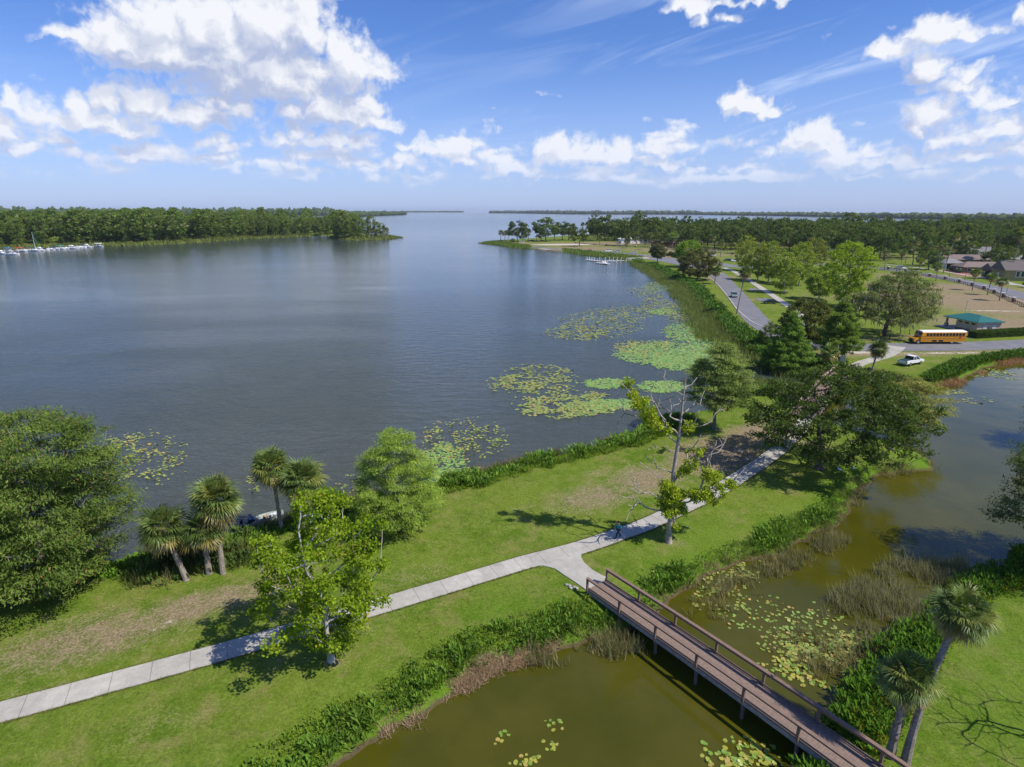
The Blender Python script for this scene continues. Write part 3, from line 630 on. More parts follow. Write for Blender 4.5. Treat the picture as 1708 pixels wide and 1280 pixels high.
def palm(name, at_, h, R_=1.9, lean=(0, 0), nf=34, nl=16, seed=1, dead=8, tr=.17, boots=True, label=None, group=None, dark=1.0, low=-.75, z=None, bow=0.0):
    r = np.random.default_rng(seed); x, y = at_
    root = empty(name, (x, y, hz1(x, y) if z is None else z))
    mb = MB(); k = 14; zs = np.linspace(-.2, h, k); u = np.clip(zs / h, 0, 1)
    px_ = np.c_[lean[0] * u ** 1.15 + bow * np.sin(u * np.pi), lean[1] * u ** 1.15, zs]
    rad = tr * (1.35 - .55 * np.minimum(u * 2.2, 1) + .12 * u); rad = rad * (1 + r.normal(0, .04, k)); mb.tube(px_, rad, 9)
    if boots:                                    # criss-cross stubs of old fronds
        nb = int(h * 26)
        for i in range(nb):
            q = r.uniform(.25, 1); a = i * 2.4; c_ = np.array([np.interp(q * h, zs, px_[:, j]) for j in range(3)]); rr_ = np.interp(q * h, zs, rad)
            d = np.array([math.cos(a), math.sin(a), 0]); e = np.array([-math.sin(a), math.cos(a), 0]); b0 = c_ + d * rr_ * .8
            mb.add([b0 - e * .06, b0 + e * .06, b0 + d * .15 + [0, 0, .22], b0 + d * .03 + [0, 0, -.1]], [(0, 1, 2), (1, 3, 2), (3, 0, 2)])
    mb.build('trunk', BARKP, root, smooth=False)
    top = px_[-1] + np.array([0, 0, .1])
    def fan(dirs, pl, fl, droop, cols):
        V = []; F = []; Cc = []; n = 0
        for d, cc, s in zip(dirs, cols, r.uniform(.8, 1.15, len(dirs))):
            side = unit(np.cross(d, [0, 0, 1.]) + r.normal(size=3) * .25); side = unit(side - d * (side @ d)); nrm = np.cross(side, d)
            hub = top + d * pl * s; hub = hub + np.array([0, 0, -.12 * pl])
            br = r.uniform(.65, 1.45)
            w = .035; V += [top - side * w, top + side * w, hub + side * w * .6, hub - side * w * .6]; F.append((n, n + 1, n + 2, n + 3)); Cc += [cc * 1.2] * 4; n += 4
            an = np.linspace(-2.1, 2.1, nl) + r.normal(0, .05, nl)
            for a in an:
                ld = unit(d * math.cos(a) + side * math.sin(a)); L = fl * s * (1 - .16 * abs(a)) * r.uniform(.85, 1.1)
                m_ = hub + ld * L * .55 + nrm * .10 * L * (1 if nrm[2] > 0 else -1); tipp = hub + ld * L + np.array([0, 0, -droop * L * r.uniform(.6, 1.5)])
                b_ = unit(np.cross(ld, nrm)) * (.9 / nl) * R_ / 1.6
                V += [hub, m_ + b_, tipp, m_ - b_]; F.append((n, n + 1, n + 2, n + 3)); n += 4; q = cc * br * r.uniform(.8, 1.25); Cc += [q * .9, q, q * 1.15, q]
        return np.array(V), np.array(F), np.array(Cc)
    i = np.arange(nf); ez = 1 - (i + .5) / nf * (1 - low); a = i * 2.399963 + r.normal(0, .2, nf); rr_ = np.sqrt(np.maximum(0, 1 - ez ** 2))
    dirs = np.c_[rr_ * np.cos(a), rr_ * np.sin(a), ez]
    cg = np.array([(.075, .115, .025)] * nf) * dark; old = ez < -.35; cg[old] = np.array((.19, .17, .045)) * dark; yl = r.uniform(0, 1, nf) < .2; cg[yl] = np.array((.13, .15, .03)) * dark
    V, F, c = fan(dirs, R_ * .52, R_ * .60, .14, cg); npmesh('crown', V, F, PALM, root, col=c)
    if dead:
        a = r.uniform(0, 6.28, dead); ez = r.uniform(-.97, -.7, dead); rr_ = np.sqrt(1 - ez ** 2); dirs = np.c_[rr_ * np.cos(a), rr_ * np.sin(a), ez]
        V, F, c = fan(dirs, R_ * .40, R_ * .5, .35, np.array([(.30, .21, .13)] * dead)); npmesh('dead_fronds', V, F, PALM, root, col=c)
    tag(root, label, 'palm tree', group); return root
def atY(px, py, Y):
    d = pray(px, py); t_ = Y / d[1]; return np.array([d[0] * t_, Y, CAM_H + d[2] * t_])

# ------------------------------------------------------------------ the near trees
CYP = ((.062, .112, .022), (.098, .156, .034), (.16, .11, .05), .03)
CYPL = ((.14, .23, .035), (.19, .29, .05), (.17, .15, .06), .02)
g1 = G(80, 988)
tree('cypress_tree', g1, [(1.4, 2.6), (2.6, 4.8), (5, 6.6), (8, 7.0), (11, 6.2), (13.3, 4.9), (14.8, 2.6)], 620, (1.25, 1.25, .42), 165, (.34, .085), CYP, .5, BARKG, seed=11, lean=(.1, .4), inner=.25, feather=.55, up=.8, label='huge dark feathery cypress on the lake bank at the left edge', tip=.02, edge=1.7)
tree('cypress_tree', G(-95, 985), [(1.2, 3.5), (2.5, 6), (5, 7.4), (9, 7.4), (12, 6.0), (14.2, 2.6)], 380, (1.25, 1.25, .42), 130, (.36, .09), CYP, .45, BARKG, seed=12, inner=.3, feather=.55, up=.8, label='cypress whose crown is cut off by the left edge of the photo', edge=1.7)
tree('cypress_tree', G(664, 884), [(.8, 2.2), (2, 4.1), (3.6, 4.5), (5.5, 3.9), (7.5, 2.7), (9.2, 1.9), (10.2, .9)], 330, (.85, .85, .28), 125, (.30, .06), CYPL, .24, BARKG, seed=13, inner=.22, feather=.6, up=.8, label='light green feathery cypress on the lake bank by the lily pads', tip=.016, edge=1.7)
tree('cypress_tree', G(1192, 718), [(3.4, 2.2), (4.6, 4.2), (6.5, 4.7), (8.6, 4.2), (10.4, 3.0), (12.4, 1.0)], 320, (1.0, 1.0, .28), 140, (.34, .085), ((.135, .215, .055), (.185, .27, .075), (.2, .17, .08), .03), .34, BARKG, seed=14, inner=.15, feather=.7, up=.8, label='open grey green cypress standing behind the half dead tree', tip=.02, edge=1.6)
tree('cypress_tree', G(1512, 722), [(1.4, 2.5), (2.6, 4.8), (4.5, 5.2), (6.2, 4.2), (7.6, 2.4), (8.3, .8)], 240, (.95, .95, .3), 100, (.34, .08), ((.14, .19, .05), (.19, .235, .07), (.16, .13, .06), .03), .28, BARKG, seed=15, inner=.2, feather=.65, up=.8, label='pale wispy cypress leaning over the pond behind the live oak', edge=1.6, z=.3)
# plane tree with pale limbs by the walkway
r_ = np.random.default_rng(21); pb = G(553, 1103); Yp = pb[1]
ptr = [(0, 0, -.3), (-.05, 0, 1.2), (-.12, 0, 2.4), (-.1, .1, 3.6), (-.25, .1, 5.0)]
PC = clump_points([(1.6, .8), (2.6, 2.9), (4.2, 3.9), (6.2, 4.2), (8.4, 4.3), (10.2, 3.7), (11.4, 2.4), (12.4, 1.0)], 180, r_, .30, (-.1, .2))
def pxy(q):
    c_, s_ = math.cos(PITCH), math.sin(PITCH); v = np.array([pb[0] + q[0], pb[1] + q[1], .9 + q[2] - CAM_H]); z = v[1] * c_ - v[2] * s_; return 854 + FPX * v[0] / z, 640 - FPX * (v[1] * s_ + v[2] * c_) / z
PC = np.array([q for q in PC if not (pxy(q)[0] < 498 and pxy(q)[1] < 900)])
tree('plane_tree', pb, None, 0, (.64, .64, .50), 120, (.185, .165), ((.105, .19, .010), (.175, .27, .018), (.28, .22, .03), .012), .30, BARKW, seed=21, C=PC, trunk=ptr, label='bright green broadleaf tree with pale limbs beside the walkway', tip=.022, edge=1.6, power=.48)
# half dead tree
db = G(1115, 905); dz = hz1(*db); Yd = db[1]; r_ = np.random.default_rng(22)
def dpt(px, py, dy=0.0):
    q = atY(px, py, Yd + dy); return np.array([q[0] - db[0], q[1] - db[1], q[2] - dz])
lv = []
for (px, py, s, n_) in ((1120, 845, 15, 16), (1113, 815, 11, 10), (1125, 830, 14, 12), (1155, 830, 12, 7), (1175, 826, 12, 8), (1190, 838, 8, 4), (1200, 818, 8, 4), (1188, 795, 9, 5), (1218, 807, 3, 2), (1150, 772, 10, 8), (1163, 752, 6, 4), (1140, 790, 8, 4), (1046, 640, 5, 3), (1052, 660, 8, 5), (1066, 675, 10, 8), (1080, 690, 10, 8), (1092, 700, 9, 7), (1103, 715, 8, 6), (1148, 712, 5, 3), (1128, 878, 4, 2), (1105, 750, 7, 3)):
    for i in range(int(n_ * (1.7 if py > 780 else .9))): lv.append(dpt(px + r_.normal() * s * .6, py + r_.normal() * s * .6, r_.normal() * .6))
bare = [dpt(px, py, r_.normal() * .9) for px, py in ((1143, 633), (1135, 640), (1175, 652), (1160, 668), (1193, 690), (1165, 690), (1173, 710), (1168, 725), (1205, 742), (1195, 735), (1200, 732), (1180, 765), (1057, 798), (1064, 806), (1060, 826), (1075, 823), (1050, 830), (1053, 850), (1060, 838), (1090, 763), (1088, 772), (1095, 780), (1081, 668), (1092, 672), (1104, 668), (1109, 680), (1117, 665), (1124, 676), (1133, 668), (1100, 690), (1117, 695), (1038, 640), (1037, 678), (1042, 690), (1072, 696), (1152, 680), (1140, 700), (1108, 735), (1110, 750), (1225, 800), (1140, 850))]
bare += [q_ + r_.normal(size=3) * [.55, .5, .7] for q_ in bare for _ in (0, 1)]
dtr = [dpt(1115, 905) - [0, 0, .3], dpt(1117, 880), dpt(1120, 850), dpt(1121, 820), dpt(1123, 790), dpt(1127, 765), dpt(1131, 740), dpt(1134, 715), dpt(1137, 690), dpt(1140, 660), dpt(1144, 634)]
root = empty('half_dead_tree', (db[0], db[1], dz))
V, F = skeleton(dtr, np.array(lv + bare), .34, r_, tip=.034, power=.42, step=.6); npmesh('trunk', V, F, mat('bark_dead', (.33, .285, .235), rough=.9, var=.35, scale=3, bump=.4), root, smooth=True)
V, F, c = foliage(np.array(lv), (.5, .5, .42), 90, (.19, .17), ((.125, .205, .012), (.175, .255, .022)), r_, edge=1.7); npmesh('crown', V, F, LEAF, root, col=c)
tag(root, 'half dead tree with bare grey limbs and bright green tufts by the walkway', 'tree')
# live oak and the others on the far bank
OAK = ((.036, .072, .016), (.062, .104, .022), (.12, .13, .09), .05)
ob = G(1365, 782)
oc = np.r_[clump_points([(3.2, 7.0), (4.4, 10.0), (6.5, 10.8), (8.6, 9.6), (10.6, 7.0), (12.4, 3.6)], 430, np.random.default_rng(31), .45, (1.6, 0), (1.0, .85)) + [.4, 0, 0]]
tree('live_oak', ob, None, 0, (.95, .95, .5), 95, (.30, .17), OAK, .62, BARK, seed=31, C=oc, trunk=[(0, 0, -.3), (.05, 0, 1.5), (-.1, 0, 3.0), (-.5, .2, 4.4), (-.6, .4, 6.4)], label='broad dark live oak arching over the walkway before the small bridge', tip=.024, edge=1.7)
tree('cypress_tree', G(1312, 613), [(1.4, 3.2), (2.6, 5.4), (4.8, 4.8), (7.2, 3.6), (9.6, 2.3), (11.8, 1.0), (13.6, .1)], 340, (.75, .75, .40), 115, (.42, .11), ((.095, .18, .028), (.14, .23, .042)), .32, BARK, seed=41, inner=.35, feather=.5, up=.7, label='dense green cone shaped cypress left of the other one beyond the small bridge', edge=1.8)
tree('cypress_tree', G(1396, 600), [(1.6, 2.6), (3.2, 4.3), (5.4, 3.9), (7.8, 2.9), (10.0, 1.9), (12.0, .8), (13.6, .1)], 280, (.75, .75, .40), 115, (.42, .11), ((.095, .18, .028), (.14, .23, .042)), .3, BARK, seed=42, inner=.35, feather=.5, up=.7, label='dense cone shaped cypress behind the palm near the small bridge', edge=1.8)
tree('magnolia_tree', G(1342, 580), [(1.5, 3.4), (3.5, 5.8), (6, 6.0), (8.4, 4.8), (10.2, 2.9), (11.2, 1.0)], 260, (.9, .9, .6), 60, (.42, .24), ((.060, .090, .022), (.10, .13, .036), (.20, .17, .09), .08), .35, BARK, seed=43, inner=.6, label='dark glossy magnolia behind the cone shaped cypresses', edge=1.6)
tree('bushy_tree', G(1283, 580), [(.6, 2.0), (2, 2.7), (3.5, 2.6), (4.8, 1.6), (5.6, .5)], 90, (.7, .7, .35), 60, (.36, .12), ((.075, .13, .028), (.10, .16, .035)), .16, BARK, seed=44, feather=.3, label='small bushy tree tucked beside the cone shaped cypress')
tree('live_oak', G(1473, 560), [(4.0, 8.2), (5.5, 10.6), (8, 10.6), (10.6, 9.2), (13, 6.4), (15.4, 2.4)], 430, (1.15, 1.15, .65), 75, (.42, .18), ((.085, .125, .040), (.120, .160, .055), (.17, .18, .13), .10), .7, BARK, seed=45, inner=.35, lean=(2.6, 0), mossn=1300, mossL=1.1, label='moss hung grey green live oak beside the parked bus', tip=.03, edge=1.6)
tree('live_oak', G(1163, 467), [(1.8, 5.4), (3.5, 8.4), (6.5, 8.8), (9.5, 7.6), (12, 5.0), (13.6, 1.6)], 260, (1.2, 1.2, .8), 60, (.60, .34), ((.058, .070, .026), (.085, .095, .036), (.18, .16, .09), .08), .5, BARK, seed=46, inner=.6, label='round dark oak on the shore lawn near the dock', edge=1.6)
tree('broadleaf_tree', G(1148, 446), [(2.5, 4.5), (5, 7.0), (9, 7.2), (12, 5.2), (14, 1.8)], 150, (1.4, 1.4, .9), 50, (.8, .4), ((.10, .19, .022), (.13, .23, .03)), .4, BARK, seed=47, inner=.6, label='fresh green tree right behind the round dark oak')
tree('broadleaf_tree', G(1096, 438.5), [(2.8, 2.4), (4.4, 4.6), (7.0, 5.2), (9.4, 3.8), (10.8, 1.2)], 130, (1.1, 1.1, .7), 50, (.7, .36), ((.065, .078, .030), (.10, .11, .042)), .32, BARK, seed=48, inner=.5, label='small round tree on the lawn between the dock and the lot')
# sycamores along the white walkway
SYC = ((.135, .205, .030), (.185, .255, .045), (.24, .22, .06), .03)
syc = [((1242, 452), 17.5, 6.6, 'leftmost pale sycamore in the row behind the white walkway'), ((1264, 468), 16, 5.2, 'slim pale sycamore second along the white walkway'), ((1281, 471), 17, 6.6, 'broad pale sycamore in the middle of the row by the white walkway'), ((1308, 489), 14.5, 6.0, 'low branched pale sycamore nearest the magnolia'),
       ((1332, 476), 17.5, 6.8, 'sparse pale sycamore with visible grey limbs'), ((1366, 500), 11, 5.0, 'small pale sycamore beside the tall bright one')]
for i, (p_, h_, r__, lb) in enumerate(syc):
    tree('sycamore_tree', G(*p_), [(h_ * .12, r__ * .35), (h_ * .3, r__ * .85), (h_ * .5, r__), (h_ * .72, r__ * .9), (h_ * .9, r__ * .6), (h_, r__ * .2)], 170, (1.1, 1.1, .8), 52, (.46, .34), SYC, .32, BARKW, seed=50 + i, inner=.3, label=lb, edge=1.5, tip=.026)
tree('sycamore_tree', G(1408, 512), [(2.5, 3.0), (6, 5.8), (9, 6.2), (12.5, 7.8), (16, 8.0), (18.6, 5.0), (19.8, 1.5)], 240, (1.2, 1.2, .8), 60, (.46, .36), ((.145, .235, .018), (.20, .30, .03), (.3, .26, .05), .02), .36, BARKG, seed=60, inner=.4, label='tallest bright yellow green sycamore in front of the field', edge=1.5, tip=.026)
tree('elm_tree', G(1352, 460), [(3, 4.5), (6, 7.5), (10, 8), (14, 6.5), (17, 2)], 140, (1.4, 1.4, .9), 40, (.6, .35), ((.11, .16, .035), (.15, .20, .05)), .35, BARKG, seed=61, inner=.35, label='thin crowned tree behind the sparse sycamore', edge=1.5)
tree('cypress_tree', G(1790, 950), [(1.5, 3.0), (3, 5.6), (5.5, 6.4), (8.5, 5.9), (11, 4.2), (13, 1.5)], 340, (1.1, 1.1, .36), 110, (.34, .08), ((.055, .10, .028), (.08, .13, .036)), .4, BARKG, seed=62, inner=.3, feather=.55, up=.8, label='dark cypress reaching in over the pond from the right edge', edge=1.7)
tree('cypress_tree', G(1800, 740), [(1.5, 3.0), (3, 5.6), (5.5, 6.0), (8, 5.2), (10.5, 1.5)], 200, (1.2, 1.2, .4), 80, (.4, .1), ((.055, .10, .028), (.08, .13, .036)), .4, BARKG, seed=63, inner=.3, feather=.55, up=.8, label='cypress at the far right edge beside the pond bend', edge=1.7)
# bare tree at the lower right
r_ = np.random.default_rng(64); bb = np.array([34.5, 25.5]); bt = clump_points([(2.5, 2.0), (4.5, 4.6), (6.5, 5.2), (8.5, 4.2), (9.5, 2)], 190, r_, .4)
root = empty('bare_tree', (bb[0], bb[1], hz1(*bb))); V, F = skeleton([(0, 0, -.3), (0, 0, 1.6), (.1, .1, 3.4), (-.2, .1, 5.6)], bt, .24, r_, tip=.016, power=.5, step=.5)
npmesh('trunk', V, F, BARKW, root, smooth=True); tag(root, 'leafless pale tree whose twigs reach in at the lower right', 'tree')

# ------------------------------------------------------------------ palms
palm('cabbage_palm', G(1510, 1272), 9.0, 1.65, lean=(2.0, 1.1), nf=52, nl=34, seed=1, dead=14, tr=.19, boots=False, label='tall leaning palm with a smooth grey trunk at the end of the footbridge', bow=-.25, low=-.9)
palm('cabbage_palm', G(1484, 1262), 5.0, 1.65, lean=(.4, .4), nf=48, nl=34, seed=2, dead=8, tr=.21, label='short palm with a rough booted trunk by the footbridge end')
palm('cabbage_palm', G(311, 968), 4.8, 2.1, lean=(-1.35, .2), nf=58, nl=22, seed=3, dead=10, tr=.2, label='palm leaning left, leftmost of the clump on the lake bank', low=-.85)
palm('cabbage_palm', G(349, 957), 4.3, 1.95, lean=(.1, 0), nf=52, nl=22, seed=4, dead=8, tr=.21, label='short booted palm in the middle of the bank clump', low=-.85)
palm('cabbage_palm', G(372, 957), 6.7, 2.25, lean=(.1, .4), nf=78, nl=24, seed=5, dead=22, tr=.2, boots=False, label='round headed palm on the right of the bank clump', low=-.9)
palm('cabbage_palm', G(470, 884), 6.6, 2.1, lean=(-.35, .2), nf=70, nl=22, seed=6, dead=16, tr=.18, boots=False, label='palm by the fishing boat, left one of the pair', low=-.9)
palm('cabbage_palm', G(508, 893), 5.6, 2.25, lean=(.2, .2), nf=70, nl=22, seed=7, dead=18, tr=.19, label='palm right of the fishing boat above the bright broadleaf tree', low=-.9)
palm('cabbage_palm', G(330, 935), 2.6, 1.6, lean=(.3, 0), nf=26, nl=20, seed=8, dead=5, tr=.19, label='small palm hidden in the shade of the bank clump')
palm('cabbage_palm', G(1452, 629), 5.9, 1.9, lean=(.7, .2), nf=60, nl=16, seed=9, dead=8, tr=.17, boots=False, label='round headed palm beside the far walkway near the pickup', low=-.9, bow=-.1)
palm('cabbage_palm', G(1381, 617), 3.8, 2.0, lean=(0, .2), nf=50, nl=16, seed=10, dead=10, tr=.19, label='palm in front of the cone shaped cypress by the small bridge', low=-.95, dark=1.25)
palm('cabbage_palm', G(1229, 524), 12.2, 2.3, lean=(1.3, .3), nf=46, nl=12, seed=11, dead=14, tr=.17, boots=False, label='tall thin palm between the lake and the park road', dark=.9)
palm('cabbage_palm', G(1191.5, 474), 5.6, 2.6, lean=(.4, 0), nf=44, nl=10, seed=12, dead=20, tr=.17, boots=False, label='short palm at the kerb beside the round dark oak', low=-.95)
palm('cabbage_palm', G(1251, 463), 6, 1.6, lean=(.2, 0), nf=26, nl=10, seed=13, dead=4, tr=.15, boots=False, label='young palm under the sycamores', low=-.5)
names = ['first street palm on the left by the parked white truck', 'street palm behind the fence left of the moss hung oak top', 'street palm third from the left along the brick piered fence', 'street palm fourth from the left along the brick piered fence', 'street palm fifth from the left, before the long low house', 'street palm sixth from the left, before the gabled house', 'rightmost street palm beside the fence']
for i, (x_, y_) in enumerate(((1475, 451), (1501, 451.5), (1530, 462), (1561, 469), (1621.6, 484.5), (1646.6, 492.5), (1667, 502))):
    hh_ = (9.2, 8.8, 7.2, 6.2, 6.6, 6.2, 6.4)[i]
    palm('street_palm', G(x_, y_), hh_, 2.3, lean=((i % 3 - 1) * .35, 0), nf=32, nl=10, seed=70 + i, dead=5, tr=.17, boots=False, label=names[i], group='palms lining the street fence', low=-.55, dark=1.1)
palm('cabbage_palm', G(1573, 456), 17.5, 2.6, lean=(2.6, 0), nf=34, nl=10, seed=80, dead=8, tr=.2, boots=False, label='very tall palm leaning over the open garage')
palm('cabbage_palm', G(1682, 467), 19.0, 3.2, lean=(1.6, 0), nf=36, nl=10, seed=81, dead=8, tr=.2, boots=False, label='very tall palm in front of the gabled house')
palm('cabbage_palm', G(1562, 452), 13, 2.6, lean=(.6, 0), nf=34, nl=10, seed=82, dead=8, tr=.2, boots=False, label='tall palm left of the very tall leaning one by the garage')
palm('cabbage_palm', G(1120, 427), 13, 4.2, lean=(.8, 0), nf=26, nl=12, seed=83, dead=0, tr=.25, boots=False, label='feathery palm on the lawn behind the small round tree', low=-.3, dark=1.7)

# ------------------------------------------------------------------ woods: shared crowns, every tree an object of its own
def proto(kind, seed):
    r = np.random.default_rng(seed)
    if kind == 'cyp':    # tall moss hung cypress of the far wood (unit: metres, ~30 tall)
        C = clump_points([(7, 4.5), (12, 7.0), (18, 8.6), (23, 8.4), (27.5, 6.2), (30, 2.6)], 74, r, .5)
        parts = [foliage(C, (2.4, 2.4, 1.3), 26, (1.4, .8), ((.075, .135, .026), (.120, .190, .038), (.17, .17, .115), .06), r, edge=1.6)]
        parts.append(moss(C[C[:, 2] < 26], r, 60, 3.0, (.15, .165, .115)))
        under = clump_points([(2.0, 5.0), (5, 5.5), (9, 5.0), (13, 5)], 26, r, .3); parts.append(foliage(under, (2.2, 2.2, 1.5), 22, (1.3, .8), ((.07, .12, .028), (.10, .155, .036)), r))
        tp = [(0, 0, -.5), (.3, 0, 12), (0, .3, 26)]; tr = .5; bk = BARK
    elif kind == 'oakw':  # dark live oak of the neighbourhood, ~15 tall
        C = clump_points([(4.5, 6.5), (7, 8.6), (10, 8.6), (13, 6.6), (15.5, 3.0)], 62, r, .45)
        parts = [foliage(C, (1.9, 1.9, 1.1), 34, (1.15, .62), ((.042, .082, .018), (.078, .122, .028), (.13, .13, .10), .05), r, edge=1.6)]
        parts.append(moss(C, r, 40, 2.2, (.12, .13, .09)))
        tp = [(0, 0, -.5), (.2, 0, 3), (-.3, .3, 7)]; tr = .6; bk = BARK
    elif kind == 'oakl':
        C = clump_points([(4, 5), (7, 6.8), (10.5, 7.0), (14, 5.2), (17, 2.0)], 56, r, .45)
        parts = [foliage(C, (1.7, 1.7, 1.1), 34, (1.05, .6), ((.052, .092, .020), (.082, .130, .028)), r, edge=1.6)]
        tp = [(0, 0, -.5), (.2, 0, 3), (-.3, .3, 8)]; tr = .5; bk = BARK
    root = empty('tree', (0, 0, 0)); V, F = skeleton(tp, C, tr, r, tip=.05, step=2.2); npmesh('trunk', V, F, bk, root)
    V, F, c = catm(parts); npmesh('crown', V, F, LEAF, root, col=c); return root
PROTO = {k: [proto(k, 100 + i * 7 + len(k)) for i in range(4)] for k in ('cyp', 'oakw', 'oakl')}
used = set()
def place(kind, x, y, s=1.0, name='oak_tree', label=None, group=None, cat='tree', sz=None, var=None):
    p_ = PROTO[kind][random.randrange(4) if var is None else var]
    if p_.name not in used: used.add(p_.name); o = p_
    else: o = copy_tree(p_)
    if o is p_: used.add(p_.name)
    o.name = name; o.location = (x, y, hz1(x, y) - .1); o.rotation_euler = (0, 0, random.uniform(0, 6.28)); s = s * random.uniform(.9, 1.1)
    o.scale = (s, s, (sz or s) * random.uniform(.92, 1.08)); tag(o, label, cat, group)
    used.add(o.name); return o
for ps in PROTO.values():
    for p_ in ps: p_['proto'] = 1
ORD = ['first', 'second', 'third', 'fourth', 'fifth', 'sixth', 'seventh', 'eighth', 'ninth', 'tenth', 'eleventh', 'twelfth', 'thirteenth', 'fourteenth', 'fifteenth', 'sixteenth', 'seventeenth', 'eighteenth']
# far left wood: rows of cypress along the marsh
LW = 'moss hung cypress wood on the far left shore'
pts = []
shore = np.array([G(x, y, 0) for x, y in L4f[1:14] + [(556, 391.5)]]); line = smooth_line(shore, 40)
dl = np.r_[0, np.cumsum(np.linalg.norm(np.diff(line, axis=0), axis=1))]
r = np.random.default_rng(5)
for row in range(7):
    s = r.uniform(0, 6)
    while s < dl[-1] - (2 if row < 3 else 12):
        p_ = np.array([np.interp(s, dl, line[:, 0]), np.interp(s, dl, line[:, 1])]); q = np.array([np.interp(s + 2, dl, line[:, 0]), np.interp(s + 2, dl, line[:, 1])]); tdir = unit(q - p_)
        nrm = np.array([-tdir[1], tdir[0]]); f_ = s / dl[-1]
        marsh = np.interp(f_, [0, .15, .35, .5, .7, .82, 1], [16, 34, 46, 40, 22, 14, 10])
        pp = p_ + nrm * (marsh + row * 13 + r.normal() * 3) + tdir * r.normal() * 2
        if 854 + FPX * pp[0] / (pp[1] * math.cos(PITCH) + CAM_H * math.sin(PITCH)) > 592: s += 11; continue
        if sd_land(pp)[0] > 1: pts.append((pp[0], pp[1], row, f_))
        s += 11.0 + row * 1.6
for x, y, row, f_ in pts:
    taper = np.interp(f_, [0, .3, .75, .93, 1], [.84, .92, 1.0, .90, .72]); s = .98 * taper * random.uniform(.84, 1.12)
    wh = 'behind the marina boats' if f_ < .36 else 'in the middle of the wood' if f_ < .68 else 'towards the small point'
    place('cyp', x, y, s, 'cypress_tree', ('cypress at the marsh edge, far left wood, ' if row == 0 else 'cypress deeper in the far left wood, ') + wh, LW, sz=s * 1.02)
SP = ((578, 397, .55), (590, 397.5, .66), (600, 397, .8), (611, 396.5, .7), (568, 395, .5), (620, 396.5, .72), (629, 396.5, .6), (638, 396, .5), (645, 396, .38), (535, 392.5, .85), (545, 391.5, .85), (552, 391, .9), (560, 390.5, .9), (540, 390.5, .9), (585, 394, .9), (600, 393, .95), (572, 391, .9))
for i, (px, py, s) in enumerate(SP):
    x, y = G(px, py); place('cyp', x, y, s * .95, 'cypress_tree', 'cypress on the small wooded point of the far left shore, %s from the left' % ORD[sorted(q_[0] for q_ in SP).index(px)], 'trees on the small point')
for i, (px, py) in enumerate(((616, 397.5), (622, 398), (629, 397.5), (640, 396.5), (645, 397))):
    palm('cabbage_palm', G(px, py), 11 - (i % 3) * 1.5, 3.0, lean=(.4, 0), nf=26, nl=7, seed=200 + i, dead=0, tr=.3, boots=False, label='palm at the tip of the small wooded point, %s from the left' % ORD[i], group='palms on the small point', dark=.8)
mass = []
me = [c_ for c_ in PROTO['cyp'][0].children if c_.name.startswith('crown')][0].data
v0 = np.empty(len(me.vertices) * 3, np.float32); me.vertices.foreach_get('co', v0); v0 = v0.reshape(-1, 4, 3); a0_ = np.empty(len(me.vertices) * 4, np.float32); me.attributes['col'].data.foreach_get('color', a0_); a0_ = a0_.reshape(-1, 4, 4)[:, :, :3]
r = np.random.default_rng(55); nn = 0
while nn < 330:
    s = r.uniform(0, dl[-1]); p_ = np.array([np.interp(s, dl, line[:, 0]), np.interp(s, dl, line[:, 1])]); q = np.array([np.interp(s + 2, dl, line[:, 0]), np.interp(s + 2, dl, line[:, 1])]); tdir = unit(q - p_)
    pp = p_ + np.array([-tdir[1], tdir[0]]) * r.uniform(115, 360)
    if sdist(pp[None], L4)[0] < 6 or 854 + FPX * pp[0] / (pp[1] * math.cos(PITCH) + CAM_H * math.sin(PITCH)) > 585: nn += 1; continue
    f_ = s / dl[-1]; sc_ = np.interp(f_, [0, .3, .75, .93, 1], [.84, .92, 1.0, .88, .7]) * r.uniform(.88, 1.12); k = r.permutation(1500)[:700]; vv = v0[k]; cen = vv.mean(1, keepdims=True); vv = (cen + (vv - cen) * 1.6).reshape(-1, 3) * [sc_ * 1.25, sc_ * 1.25, sc_] + [pp[0], pp[1], .9]
    mass.append((vv, np.arange(len(vv)).reshape(-1, 4), a0_[k].reshape(-1, 3))); nn += 1
V, F, c = catm(mass); tag(npmesh('wood', V, F, LEAF, col=c), 'treetops rising behind the front rows of the far left wood', 'wood', kind='stuff')
